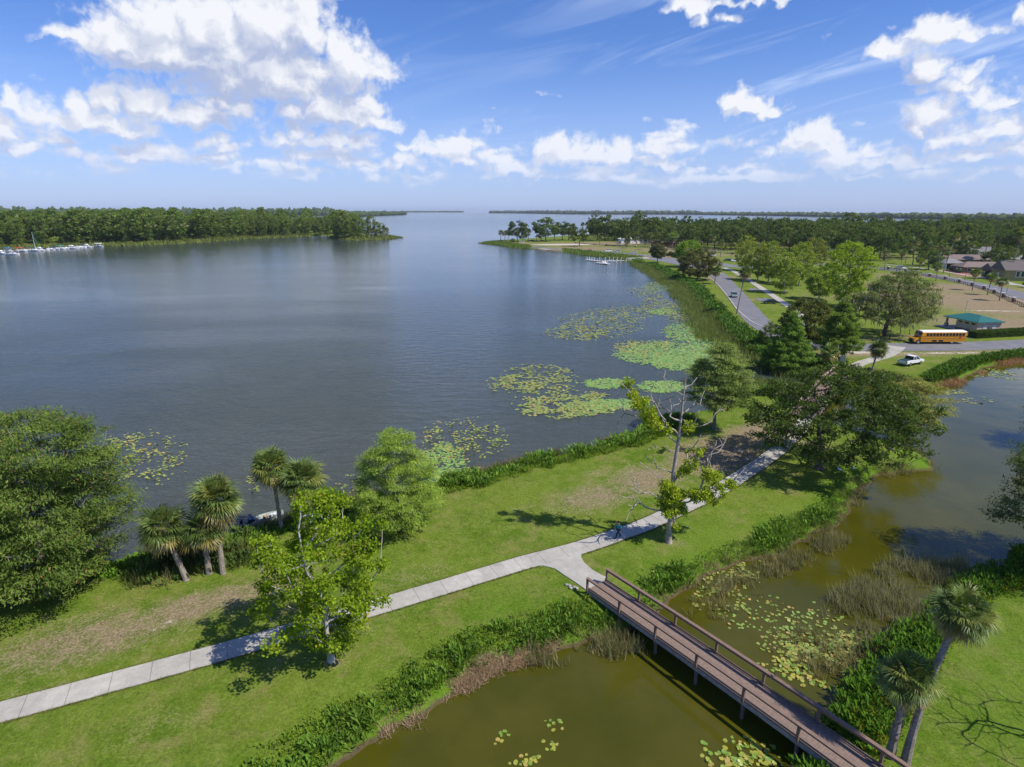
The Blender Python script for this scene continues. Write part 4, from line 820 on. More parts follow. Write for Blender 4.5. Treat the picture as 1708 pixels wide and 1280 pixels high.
# neighbourhood wood on the right
cands = []
front = [(985, 398), (1040, 404), (1100, 409), (1150, 412), (1200, 417), (1260, 421), (1330, 425), (1400, 430), (1450, 434), (1490, 438), (1530, 437), (1600, 432), (1640, 425), (1720, 432), (1800, 445), (2000, 460)]
fw = np.array([G(*q) for q in front])
houses_px = [(1590, 445), (1545, 447), (1625, 452), (1668, 460), (1690, 463), (1620, 432), (1640, 425), (1060, 404), (1105, 410), (1160, 405), (1395, 417), (1310, 412), (1650, 434), (1700, 447), (1280, 415)]
HP = np.array([G(*q) for q in houses_px])
r = np.random.default_rng(17)
cy_ = r.uniform(300, 860, 9000); cx_ = r.uniform(.12 * cy_ + 10, 1.15 * cy_); csd = sd_land(np.c_[cx_, cy_])
for i in range(9000):
    X, Y = cx_[i], cy_[i]
    fy = np.interp(X / Y, fw[:, 0] / fw[:, 1], fw[:, 1])
    if Y < fy + 4: continue
    if csd[i] < 8: continue
    if np.hypot(*(HP - [X, Y]).T).min() < (17 if Y < 420 else 11): continue
    sp_ = 13.0 if Y < fy + 60 else 16 if Y < fy + 150 else 24
    if any((X - a) ** 2 + (Y - b_) ** 2 < sp_ ** 2 for a, b_, *_ in cands): continue
    # keep the line of sight to the nearest houses open
    px_ = 854 + FPX * X / (Y * math.cos(PITCH) + CAM_H * math.sin(PITCH))
    if 1470 < px_ < 1708 and Y < 372: continue
    if 1040 < px_ < 1075 and Y < 560: continue
    cands.append((X, Y, fy))
cands.sort(key=lambda c_: c_[1] - c_[2] * .999)
print('wood', len(pts), len(cands))
rest = cands[240:]
for X, Y, fy in cands[:240]:
    deep = Y > fy + 60; k = 'oakw' if random.random() < .62 else 'oakl'; s = random.uniform(.72, 1.22) * (1.1 if not deep else 1.25) * (.9 if Y > 600 else 1.0)
    px_ = 854 + FPX * X / (Y * math.cos(PITCH) + CAM_H * math.sin(PITCH)); wh = 'behind the point lawn' if px_ < 1180 else 'behind the sycamore row' if px_ < 1440 else 'above the street and long low house' if px_ < 1640 else 'at the right edge behind the houses'
    place(k, X, Y, s, 'oak_tree', ('dark live oak ' if k == 'oakw' else 'lighter green oak ') + ('at the front, ' if not deep else 'deeper in the neighbourhood wood, ') + wh, 'oaks of the wooded neighbourhood')
# the remainder, one mass behind the nearer ones
if rest:
    parts = []
    src = [[c_ for c_ in p_.children if c_.name.startswith('crown')][0].data for p_ in PROTO['oakw'] + PROTO['oakl']]
    cache = []
    for me in src:
        v = np.empty(len(me.vertices) * 3, np.float32); me.vertices.foreach_get('co', v); v = v.reshape(-1, 4, 3); a = np.empty(len(me.vertices) * 4, np.float32); me.attributes['col'].data.foreach_get('color', a); a = a.reshape(-1, 4, 4)[:, :, :3]
        cache.append((v, a))
    for X, Y, fy in rest:
        v, a = cache[random.randrange(len(cache))]; k = r.permutation(1700)[:900]; s = random.uniform(1.15, 1.4) * (.92 if Y > 600 else 1.0); an = random.uniform(0, 6.28)
        vv = v[k].copy(); cen = vv.mean(1, keepdims=True); vv = cen + (vv - cen) * 1.5; vv = vv.reshape(-1, 3) * s
        vv = np.c_[vv[:, 0] * math.cos(an) - vv[:, 1] * math.sin(an) + X, vv[:, 0] * math.sin(an) + vv[:, 1] * math.cos(an) + Y, vv[:, 2] + .9]
        parts.append((vv, np.arange(len(vv)).reshape(-1, 4), a[k].reshape(-1, 3)))
    V, F, c = catm(parts); o = npmesh('wood', V, F, LEAF, col=c); tag(o, 'far off treetops of the wooded neighbourhood before the back lake', 'wood', kind='stuff')
# trees on the point
for (px, py, k, s, lb) in ((863, 404, 'oakw', .95, 'round tree on the tip of the point among palms'), (910, 403, 'oakw', 1.18, 'tall tree on the point behind the white sand'), (938, 401, 'oakw', 1.0, 'tree on the point left of the wood'), (966, 411, 'oakw', .78, 'low spreading oak on the lawn of the point'), (1009, 402, 'oakw', 1.25, 'leftmost big tree of the wood at the point'), (1024, 401, 'oakl', 1.1, 'second big tree of the wood at the point'), (1047, 410, 'oakw', 1.15, 'broad oak standing before the white house at the point'), (1065, 401, 'oakl', 1.25, 'highest tree of the wood at the point'), (1084, 402, 'oakw', 1.1, 'oak behind the white house at the point'), (1108, 402, 'oakw', 1.15, 'dark oak left of the red roofed house'), (855, 405, 'oakw', .28, 'dark bush at the waterline of the point'), (902, 402, 'oakl', .8, 'smaller tree leaning on the tall one of the point'), (872, 403, 'oakl', .7, 'bushy tree right of the round tree on the tip of the point'), (948, 401, 'oakw', .8, 'dark tree behind the white sand of the point'), (996, 401, 'oakw', 1.0, 'leftmost low tree of the wood at the point'), (1075, 409, 'oakw', .55, 'small oak before the white house at the point'), (1092, 412, 'oakw', .6, 'small oak hiding the left end of the red brick house'), (1112, 413, 'oakl', .45, 'small green tree before the red brick house'), (1128, 412, 'oakw', .95, 'dark oak right of the red brick house'), (1142, 414, 'oakw', 1.0, 'second dark oak right of the red brick house'), (1034, 399, 'oakw', 1.1, 'dark oak squeezed between bigger trees at the point')):
    x, y = G(px, py); place(k, x, y, s * (1.3 if s > .5 else 1), 'oak_tree', lb)
PP1 = ((835, 404, 9), (842, 403, 8), (848, 402, 9), (874, 404, 9), (881, 403, 10), (895, 402, 9.5), (903, 401, 9), (925, 401, 11), (950, 400, 11), (955, 401, 10), (971, 392, 13), (978, 392, 13.5), (985, 392, 13), (990, 400, 10), (1000, 408, 7), (1078, 409, 7), (1045, 414, 5))
for i, (px, py, h_) in enumerate(PP1):
    palm('cabbage_palm', G(px, py), h_, 3.4, lean=(.3, 0), nf=26, nl=7, seed=220 + i, dead=0, tr=.3, boots=False, label='palm of the far point, %s from the left' % ORD[sorted(q_[0] for q_ in PP1).index(px)], group='palms of the far point', dark=.75, low=-.8)
PP2 = ((1146, 424), (1160, 426), (1185, 427), (1202, 429), (1083, 417), (1231, 424), (1412, 436), (1425, 437), (1510, 440), (1522, 442), (1535, 445), (1548, 446), (1602, 436), (1612, 437), (1638, 443), (1655, 447), (1700, 455))
for i, (px, py) in enumerate(PP2):
    palm('cabbage_palm', G(px, py), 8 + (i * 37 % 5) * (1.1 if px < 1500 else 1.7), 3.0, lean=((i % 3 - 1) * .5, 0), nf=26, nl=8, seed=250 + i, dead=0, tr=.22, boots=False, label='palm before the neighbourhood oaks, %s from the left' % ORD[sorted(q_[0] for q_ in PP2).index(px)], group='palms before the neighbourhood oaks', dark=.85, low=-.8)

# ------------------------------------------------------------------ bank plants, reeds and marsh grass (nobody could count them)
def off_bridge(P):
    q = P - (np.array([5.99, 40.98]) + np.array([7.757, 42.218])) / 2; u = q @ np.array([.5862, -.8102]); v = q @ np.array([.8102, .5862]); return ~((u > -.6) & (u < 30) & (np.abs(v) < 1.45))
def scatter(n, box, sdlo, sdhi, r, dens=None):
    P = np.c_[r.uniform(box[0], box[1], n), r.uniform(box[2], box[3], n)]; sd = sd_land(P); k = (sd > sdlo) & (sd < sdhi) & off_bridge(P)
    P, sd = P[k], sd[k]
    if dens is not None: k = r.uniform(0, 1, len(P)) < dens(P, sd); P, sd = P[k], sd[k]
    return P, sd
def broad(P, r, h=(.5, .9), w=.17, nl=(6, 10), cols=((.055, .110, .012), (.085, .160, .018)), z=None, spread=.16):
    n = r.integers(nl[0], nl[1], len(P)); k = np.repeat(np.arange(len(P)), n); N_ = len(k)
    B = np.c_[P[k] + r.normal(size=(N_, 2)) * spread, (height(P) if z is None else np.full(len(P), z))[k]]
    hh_ = r.uniform(h[0], h[1], len(P))[k] * r.uniform(.7, 1.2, N_); a = r.uniform(0, 6.28, N_); lean_ = r.uniform(.1, .55, N_)
    T = unit(np.c_[np.cos(a) * lean_, np.sin(a) * lean_, np.ones(N_)]); side = unit(np.cross(T, np.c_[np.cos(a), np.sin(a), np.zeros(N_)]))
    leafL = hh_ * .55; p0 = B + T * (hh_ - leafL)[:, None]; p2 = B + T * hh_[:, None] + np.c_[np.cos(a), np.sin(a), -.3 * np.ones(N_)] * (leafL * .35)[:, None]
    pm = (p0 + p2) / 2 + np.array([0, 0, .05]); ww = (w * r.uniform(.7, 1.3, N_))[:, None]
    V = np.stack([p0, pm + side * ww / 2, p2, pm - side * ww / 2], 1); st = np.stack([B, B + side * .02, p0 + side * .01, p0 - side * .01], 1)
    f = r.uniform(0, 1, len(P))[k][:, None]; c = (np.array(cols[0]) * (1 - f) + np.array(cols[1]) * f) * r.uniform(.75, 1.3, (N_, 1))
    V = np.concatenate([V, st]).reshape(-1, 3); return V, np.arange(len(V)).reshape(-1, 4), np.repeat(np.concatenate([c, c * .8]), 4, axis=0)
def blades(P, r, h=(.5, 1.1), w=.035, nb=(8, 14), cols=((.16, .14, .06), (.10, .11, .035)), z=None, lean=.5, spread=.2):
    n = r.integers(nb[0], nb[1], len(P)); k = np.repeat(np.arange(len(P)), n); N_ = len(k)
    hz_ = (height(P) if z is None else np.full(len(P), z)); hz_ = np.maximum(hz_, -.02)
    B = np.c_[P[k] + r.normal(size=(N_, 2)) * spread, hz_[k]]; a = r.uniform(0, 6.28, N_); l = r.uniform(0, lean, N_)
    hh_ = r.uniform(h[0], h[1], len(P))[k] * r.uniform(.6, 1.2, N_)
    d = np.c_[np.cos(a) * l, np.sin(a) * l, np.ones(N_)]; tip = B + unit(d) * hh_[:, None]; tip[:, :2] += (np.c_[np.cos(a), np.sin(a)] * (l * hh_ * .3)[:, None])
    sd_ = np.c_[-np.sin(a), np.cos(a), np.zeros(N_)] * w; m_ = (B + tip) / 2 + np.array([0, 0, .06])
    V = np.stack([B - sd_ / 2, B + sd_ / 2, tip + sd_ * .12, tip - sd_ * .12], 1)
    f = r.uniform(0, 1, len(P))[k][:, None]; c = (np.array(cols[0]) * (1 - f) + np.array(cols[1]) * f) * r.uniform(.7, 1.3, (N_, 1))
    V = V.reshape(-1, 3); return V, np.arange(len(V)).reshape(-1, 4), np.repeat(c, 4, axis=0)
def area_of(P, polypx, z=.5):
    pl = poly(polypx, z); return sdist(P, pl)
GREENB = ((.055, .130, .012), (.145, .25, .030)); TAN = ((.30, .235, .14), (.22, .19, .09)); OLI = ((.15, .165, .06), (.24, .22, .11)); BRT = ((.10, .185, .015), (.15, .23, .02))
def stuff(name, parts, lab, cat):
    V, F, c = catm(parts); o = npmesh(name, V, F, PLANT, col=c); tag(o, lab, cat, kind='stuff'); return o
r = np.random.default_rng(77)
lw = lambda P, f, s: np.clip(.5 + wobble(P, f, s) * 1.2, 0, 1)
# pond side of the strip, left of and around the bridge head
zone = [(250, 1400), (520, 1190), (700, 1110), (850, 1040), (1000, 985), (1045, 1020), (1075, 1075), (960, 1090), (800, 1160), (660, 1250), (560, 1330)]
P, sd = scatter(90000, (-30, 16, 20, 46), -.3, 3.4, r); k = area_of(P, zone) > -.6; P, sd = P[k], sd[k]
d_ = np.clip(1.15 - np.abs(sd - 1.5 - .5 * wobble(P, .9, 14)) / 1.4, 0, 1) * np.clip(.55 + 1.3 * wobble(P, .75, 4), .03, 1); k = r.uniform(0, 1, len(P)) < d_ * .62
Pb = P[k]
k2 = (sd < .75) & (sd > -.4) & (r.uniform(0, 1, len(P)) < .55 * np.clip(.5 + 1.6 * wobble(P, .55, 8), 0, 1)); Pt = P[k2]
k3 = (sd > .6) & (r.uniform(0, 1, len(P)) < .16)
tall = r.uniform(0, 1, len(Pb)) < .5 + .5 * wobble(Pb, .5, 19); nb_ = r.uniform(0, 1, len(Pb)) < .35
stuff('bank_plants', [broad(Pb[tall & ~nb_], r, (.45, .90), .15, cols=GREENB), broad(Pb[~tall & ~nb_], r, (.25, .50), .13, cols=GREENB), blades(Pb[nb_][::2], r, (.35, .75), .05, (8, 12), ((.10, .18, .02), (.17, .22, .05)), lean=.9), broad(P[k3], r, (.18, .36), .11, cols=BRT)], 'leafy green pickerelweed along the pond bank left of the footbridge', 'bank plants')
stuff('dry_grass', [blades(Pt, r, (.35, .65), .04, (12, 20), ((.40, .30, .20), (.27, .21, .12)), lean=1.6)], 'dry tan grass at the waterline of the pond bank', 'dry grass')
# reeds standing in the pond water
def reedzone(name, px, n, lab, h=(.55, 1.1), cols=OLI, sdr=(-6, .6), nb=(9, 15), lean=.7, w=.042, dens=1.0, ws=.7, cat='reeds', seed=3):
    pl = poly(px, 0.1); lo, hi = pl.min(0), pl.max(0); P = np.c_[r.uniform(lo[0], hi[0], n), r.uniform(lo[1], hi[1], n)]
    sdz = sdist(P, pl); sd = sd_land(P); k = off_bridge(P) & (sdz > -.4) & (sd > sdr[0]) & (sd < sdr[1]) & (r.uniform(0, 1, n) < dens * np.clip(.5 + wobble(P, ws, seed) * 1.3, .03, 1)) & ((sdz > .5) | (r.uniform(0, 1, n) < .4))
    V, F, c = blades(P[k], r, h, w, nb, cols, lean=lean); o = npmesh(name, V, F, PLANT, col=c); tag(o, lab, cat, kind='stuff'); return o
reedzone('reeds', [(1000, 1035), (1080, 1060), (1140, 1085), (1100, 1100), (1020, 1095), (940, 1100), (900, 1115), (880, 1090)], 1300, 'thin reeds in the water at the near side of the bridge head', sdr=(-2.0, .8), dens=.7)
reedzone('reeds', [(1190, 985), (1290, 935), (1390, 880), (1420, 905), (1330, 945), (1300, 960), (1270, 1000), (1230, 1010)], 3600, 'olive reeds along the pond bank below the half dead tree', h=(.6, 1.1), sdr=(-3.2, .7), dens=.95)
reedzone('reeds', [(1395, 870), (1435, 830), (1450, 810), (1500, 792), (1560, 780), (1562, 770), (1490, 770), (1420, 800)], 1800, 'reeds at the pond corner under the live oak', sdr=(-1.6, 1.2), dens=.9)
reedzone('reeds', [(1400, 985), (1480, 940), (1590, 935), (1640, 950), (1590, 1000), (1540, 1050), (1470, 1110), (1420, 1120), (1440, 1060), (1360, 1030), (1390, 1000)], 5200, 'grey brown reeds on the far pond bank before the leaning palm', h=(.6, 1.2), cols=((.23, .22, .13), (.16, .175, .075)), sdr=(-7, .9), dens=.8)
reedzone('reeds', [(1270, 1060), (1440, 1050), (1440, 1110), (1390, 1140), (1290, 1100)], 700, 'sparse reeds among the lily pads of the pond', sdr=(-8, .9), dens=.3)
reedzone('reeds', [(1120, 1000), (1200, 965), (1300, 1010), (1240, 1030), (1150, 1040)], 600, 'sparse reeds by the pads near the bridge head', sdr=(-5, .9), dens=.28)
# strip bank beyond the bridge head
zone2 = [(1080, 1030), (1060, 985), (1110, 950), (1180, 935), (1260, 895), (1330, 855), (1400, 820), (1440, 830), (1400, 880), (1300, 940), (1200, 985), (1130, 1020)]
P, sd = scatter(60000, (8, 50, 30, 68), .1, 3.6, r); k = area_of(P, zone2) > -.3; P, sd = P[k], sd[k]
big_ = np.exp(-((P - G(1130, 972)) ** 2).sum(1) / 3.0) * 2 + np.exp(-((P - G(1372, 862)) ** 2).sum(1) / 3) * .8 + np.exp(-((P - G(1290, 898)) ** 2).sum(1) / 5) * .8
k = r.uniform(0, 1, len(P)) < np.clip(.02 + big_ * .8, 0, 1) * np.clip(1.2 - np.abs(sd - 1.3) / 1.4, 0, 1) * .7
k3 = r.uniform(0, 1, len(P)) < .10 * lw(P, .8, 6) * (sd < 2.8); kg = (sd > .3) & (sd < 2.4) & (r.uniform(0, 1, len(P)) < .30 * np.clip(.6 + wobble(P, .6, 71), .1, 1)); kt = (sd < .7) & (r.uniform(0, 1, len(P)) < .30 * lw(P, .5, 72))
stuff('bank_plants', [broad(P[k], r, (.45, .9), .15, cols=GREENB), broad(P[k3], r, (.2, .42), .11, cols=((.08, .155, .02), (.12, .20, .03))), blades(P[kg], r, (.25, .6), .035, (9, 14), ((.085, .15, .018), (.13, .19, .035)), lean=.9), blades(P[kt], r, (.3, .65), .04, (9, 14), ((.30, .25, .14), (.2, .18, .08)), lean=1.2)], 'dark green leafy clumps along the pond bank right of the footbridge', 'bank plants')
# right bank around the palms
zone3 = [(1330, 1290), (1385, 1195), (1420, 1130), (1470, 1060), (1530, 1010), (1590, 960), (1700, 905), (1790, 860), (1800, 920), (1700, 985), (1640, 1010), (1590, 1060), (1540, 1150), (1500, 1230), (1440, 1290), (1380, 1330)]
P, sd = scatter(90000, (14, 60, 18, 56), .0, 4.8, r); k = area_of(P, zone3) > -.2; P, sd = P[k], sd[k]
k = r.uniform(0, 1, len(P)) < np.clip(1.1 - np.abs(sd - 1.7) / 2.3, 0, 1) * (.3 + .7 * lw(P, .6, 12)) * .5
stuff('bank_plants', [broad(P[k], r, (.5, 1.0), .16, cols=((.050, .120, .010), (.09, .19, .014)))], 'bright leafy thicket around the palms at the footbridge end', 'bank plants')
k = (sd > 1.5) & (r.uniform(0, 1, len(P)) < .12 * lw(P, .7, 2)); stuff('flowering_weeds', [broad(P[k], r, (.4, .8), .08, cols=((.20, .22, .02), (.28, .24, .02)))], 'yellowish weeds at the lawn edge behind the palms', 'weeds')
# lake side of the strip
zone4 = [(735, 870), (745, 800), (800, 790), (850, 775), (960, 745), (1040, 725), (1090, 705), (1160, 690), (1150, 730), (1060, 765), (960, 800), (860, 850), (770, 880)]
P, sd = scatter(160000, (-14, 36, 48, 84), -.4, 4.6, r); k = area_of(P, zone4) > -.4; P, sd = P[k], sd[k]
k = r.uniform(0, 1, len(P)) < np.clip(1.15 - np.abs(sd - 2.1 - .6 * wobble(P, .6, 44)) / 1.9, 0, 1) * np.clip(.6 + 1.2 * wobble(P, .4, 5), .05, 1) * .42
kt = (sd < .9) & (r.uniform(0, 1, len(P)) < .25 * lw(P, .35, 15)); ky = (sd > 2.6) & (r.uniform(0, 1, len(P)) < .10)
hv = r.uniform(0, 1, k.sum()) < .5 + .6 * wobble(P[k], .3, 29); gv = r.uniform(0, 1, k.sum()) < .3
stuff('bank_plants', [broad(P[k][hv & ~gv], r, (.7, 1.25), .20, cols=GREENB), broad(P[k][~hv & ~gv], r, (.35, .7), .17, cols=GREENB), blades(P[k][gv][::2], r, (.5, 1.1), .06, (8, 12), ((.11, .17, .03), (.17, .19, .06)), lean=.8), broad(P[ky], r, (.25, .5), .13, cols=BRT)], 'dense leafy plants along the lake bank in the middle of the strip', 'bank plants')
stuff('dry_grass', [blades(P[kt], r, (.6, 1.3), .05, (8, 14), ((.20, .16, .09), (.12, .12, .04)), lean=.8)], 'brownish reeds at the lake edge of the strip', 'reeds')
zone5 = [(-100, 1010), (60, 975), (200, 945), (300, 915), (420, 900), (440, 935), (380, 965), (300, 985), (200, 990), (120, 1005), (0, 1025)]
P, sd = scatter(60000, (-60, -14, 34, 62), -.3, 4.6, r); k = area_of(P, zone5) > -.4; P, sd = P[k], sd[k]
k = r.uniform(0, 1, len(P)) < np.clip(1.1 - np.abs(sd - 1.9) / 2.3, 0, 1) * .42
stuff('bank_plants', [broad(P[k], r, (.3, .7), .17, cols=((.065, .145, .012), (.11, .22, .018)))], 'low bright plants under the cypress and palms on the left bank', 'bank plants')
z5b = [(225, 985), (225, 935), (290, 905), (400, 890), (440, 905), (420, 945), (372, 950), (330, 958), (290, 975)]
P = np.c_[r.uniform(-36, -18, 20000), r.uniform(40, 56, 20000)]; q = area_of(P, z5b, .9); k = (q > -.2) & (sd_land(P) > .2) & (r.uniform(0, 1, 20000) < .085 * np.clip(.6 + wobble(P, .8, 3), .1, 1)); P = P[k]
stuff('undergrowth', [broad(P[::2], r, (.7, 1.5), .20, (10, 16), cols=((.045, .085, .015), (.08, .13, .025)), spread=.3), blades(P[1::2], r, (.8, 1.6), .06, (10, 16), ((.13, .12, .05), (.10, .13, .03)), lean=.8, spread=.3)], 'shrubby undergrowth around the foot of the palm clump', 'undergrowth')
zone6 = [(395, 905), (470, 875), (560, 845), (620, 830), (640, 850), (600, 870), (520, 900), (430, 940)]
P, sd = scatter(30000, (-34, -10, 44, 62), -.8, 4.0, r); k = (area_of(P, zone6) > -.4) & (np.hypot(*(P - G(438, 870, 0)).T) > 2.9); P, sd = P[k], sd[k]
k = r.uniform(0, 1, len(P)) < .25
stuff('reeds', [blades(P[k & (sd < 2)], r, (.7, 1.4), .045, (8, 14), ((.19, .155, .075), (.11, .12, .04)), lean=.6), broad(P[k & (sd > 1)], r, (.3, .7), .14, cols=GREENB)], 'brown reeds and weeds behind the bright broadleaf tree by the boat', 'reeds')
# big far bank: dark plants, olive reeds and green spikes in front of the park road
zone7 = [(1275, 655), (1215, 640), (1190, 600), (1160, 560), (1130, 520), (1120, 495), (1080, 462), (1055, 440), (1100, 445), (1140, 465), (1180, 500), (1215, 540), (1250, 575), (1300, 592), (1380, 620), (1330, 640)]
P, sd = scatter(220000, (30, 110, 88, 350), -14, 7, r); q = area_of(P, zone7); k = q > -3; P, sd, q = P[k], sd[k], q[k]
far_ = P[:, 1]
k = (sd > .3) & (sd < 6.5) & (r.uniform(0, 1, len(P)) < np.clip(1.2 - np.abs(sd - 2.6) / 2.6, 0, 1) * (.1 + .9 * (wobble(P, .16, 21) > -.35)) * .5 * np.where(far_ < 150, 1, .6))
stuff('bank_plants', [broad(P[k], r, (.9, 1.8), .42, (6, 10), cols=((.040, .098, .010), (.070, .150, .018)), spread=.4)], 'dark leafy belt along the lake bank below the park road', 'bank plants')
k = (sd > -9) & (sd < 1.6) & (r.uniform(0, 1, len(P)) < np.clip((sd + 9) / 7, 0, 1) * (.35 + .65 * lw(P, .12, 23)) * .42)
stuff('reeds', [blades(P[k], r, (.9, 1.7), .10, (7, 11), ((.175, .205, .06), (.115, .175, .042)), lean=.5, spread=.5)], 'olive reed belt standing in the lake below the park road', 'reeds')
k = (sd > 3.5) & (sd < 7) & (r.uniform(0, 1, len(P)) < .14); stuff('bank_plants', [broad(P[k], r, (.3, .7), .3, (4, 7), cols=BRT, spread=.4)], 'bright low weeds between the reed belt and the park lawn', 'weeds')
# bank by the pickup
zone8 = [(1540, 640), (1570, 625), (1600, 610), (1660, 598), (1720, 592), (1800, 585), (1800, 612), (1708, 612), (1650, 620), (1610, 635), (1570, 648)]
P, sd = scatter(60000, (70, 150, 90, 140), -1.2, 5, r); q = area_of(P, zone8); k = q > -1; P, sd = P[k], sd[k]
k = (sd > .8) & (r.uniform(0, 1, len(P)) < .5); stuff('bank_plants', [broad(P[k], r, (.7, 1.3), .30, (6, 9), cols=((.045, .105, .010), (.075, .15, .016)), spread=.3)], 'dark leafy hedge like plants on the pond bank by the pickup', 'bank plants')
k = (sd < 1.1) & (r.uniform(0, 1, len(P)) < .6 * lw(P, .2, 3)); stuff('dry_grass', [blades(P[k], r, (.4, .9), .08, (8, 12), ((.33, .20, .12), (.24, .16, .08)), lean=1.2, spread=.3)], 'reddish dry grass at the pond edge below the pickup', 'dry grass')
zone9 = [(1340, 640), (1420, 625), (1480, 630), (1545, 642), (1520, 660), (1440, 660), (1360, 665)]
P, sd = scatter(30000, (40, 84, 86, 112), -2, 4, r); q = area_of(P, zone9); k = (q > -1) & (r.uniform(0, 1, len(P)) < .3); P, sd = P[k], sd[k]
stuff('bank_plants', [blades(P, r, (.7, 1.4), .07, (7, 11), ((.11, .14, .04), (.14, .15, .06)), lean=.5), broad(P[::3], r, (.5, .9), .2, cols=((.06, .11, .02), (.1, .15, .03)))], 'tangled grasses on the canal banks under the small bridge', 'reeds')
# marsh grass before the far left wood and lawns of weeds at the point
P, sd = scatter(60000, (-700, -100, 380, 760), -5, 62, r); k = (sdist(P, L4) > -6) & (r.uniform(0, 1, len(P)) < np.where(sd < 16, .5, .25)); P = P[k]
stuff('marsh_grass', [blades(P, r, (1.0, 2.2), .9, (4, 7), ((.17, .19, .05), (.12, .16, .035)), lean=.5, spread=1.2)], 'pale marsh grass along the foot of the far left wood', 'marsh grass')
zone10 = [(805, 405), (860, 402), (930, 414), (1000, 420), (1060, 430), (1060, 440), (1000, 431), (940, 424), (860, 415)]
P, sd = scatter(50000, (-40, 100, 300, 640), -5, 14, r); q = area_of(P, zone10); px_ = P[:, 0] / P[:, 1]
k = (q > -4) & ((px_ < .03) | (px_ > .085)) & (r.uniform(0, 1, len(P)) < .4); P = P[k]
stuff('marsh_grass', [blades(P, r, (.8, 1.5), .5, (5, 8), ((.10, .17, .03), (.14, .19, .04)), lean=.6, spread=.8)], 'green grass fringe along the shore of the far point', 'marsh grass')

# tufts creeping over the walkway edges and weeds in the lawn
wl = smooth_line(walk, 60); wt_ = unit(np.gradient(wl, axis=0)); wn = np.c_[-wt_[:, 1], wt_[:, 0]]; n = 9000; ii = r.integers(0, len(wl), n); sgn = r.choice([-1, 1], n)
P = wl[ii] + wn[ii] * (sgn * (.99 + np.abs(r.normal(0, .06, n)) - .02 * 1))[:, None] + wt_[ii] * r.normal(size=(n, 1)) * .3
P = P[(np.hypot(P[:, 0], P[:, 1]) < 95) & (sd_land(P) > 1) & (sdist(P, np.array(fork)) < -.05)]
stuff('edge_grass', [blades(P, r, (.05, .13), .03, (5, 8), ((.10, .15, .02), (.19, .18, .06)), lean=1.2, spread=.05)], 'grass creeping over the edges of the walkway', 'grass')
n = 16000; an = r.uniform(-.85, .85, n); rd = 24 + 70 * r.uniform(0, 1, n) ** 1.2; P = np.c_[rd * np.sin(an), rd * np.cos(an)]; sdw = sd_land(P)
wd = np.min([np.hypot(*(P - q_).T) for q_ in wl[::12]], axis=0); k = off_bridge(P) & (sdw > 2.2) & (wd > 1.35) & (sdist(P, np.array(fork)) < -.2) & (r.uniform(0, 1, n) < np.clip(.35 + 1.1 * wobble(P, .35, 61), .04, 1)); P = P[k]
stuff('lawn_weeds', [broad(P[::3], r, (.05, .12), .07, (4, 7), cols=((.10, .17, .02), (.14, .20, .03)), spread=.12), blades(P[1::3], r, (.05, .12), .025, (8, 12), ((.24, .20, .09), (.17, .17, .05)), lean=1.2, spread=.16), blades(P[2::3], r, (.05, .14), .03, (8, 12), ((.08, .14, .015), (.12, .18, .02)), lean=1.0, spread=.16)], 'weeds and taller tufts scattered over the near lawn', 'weeds')
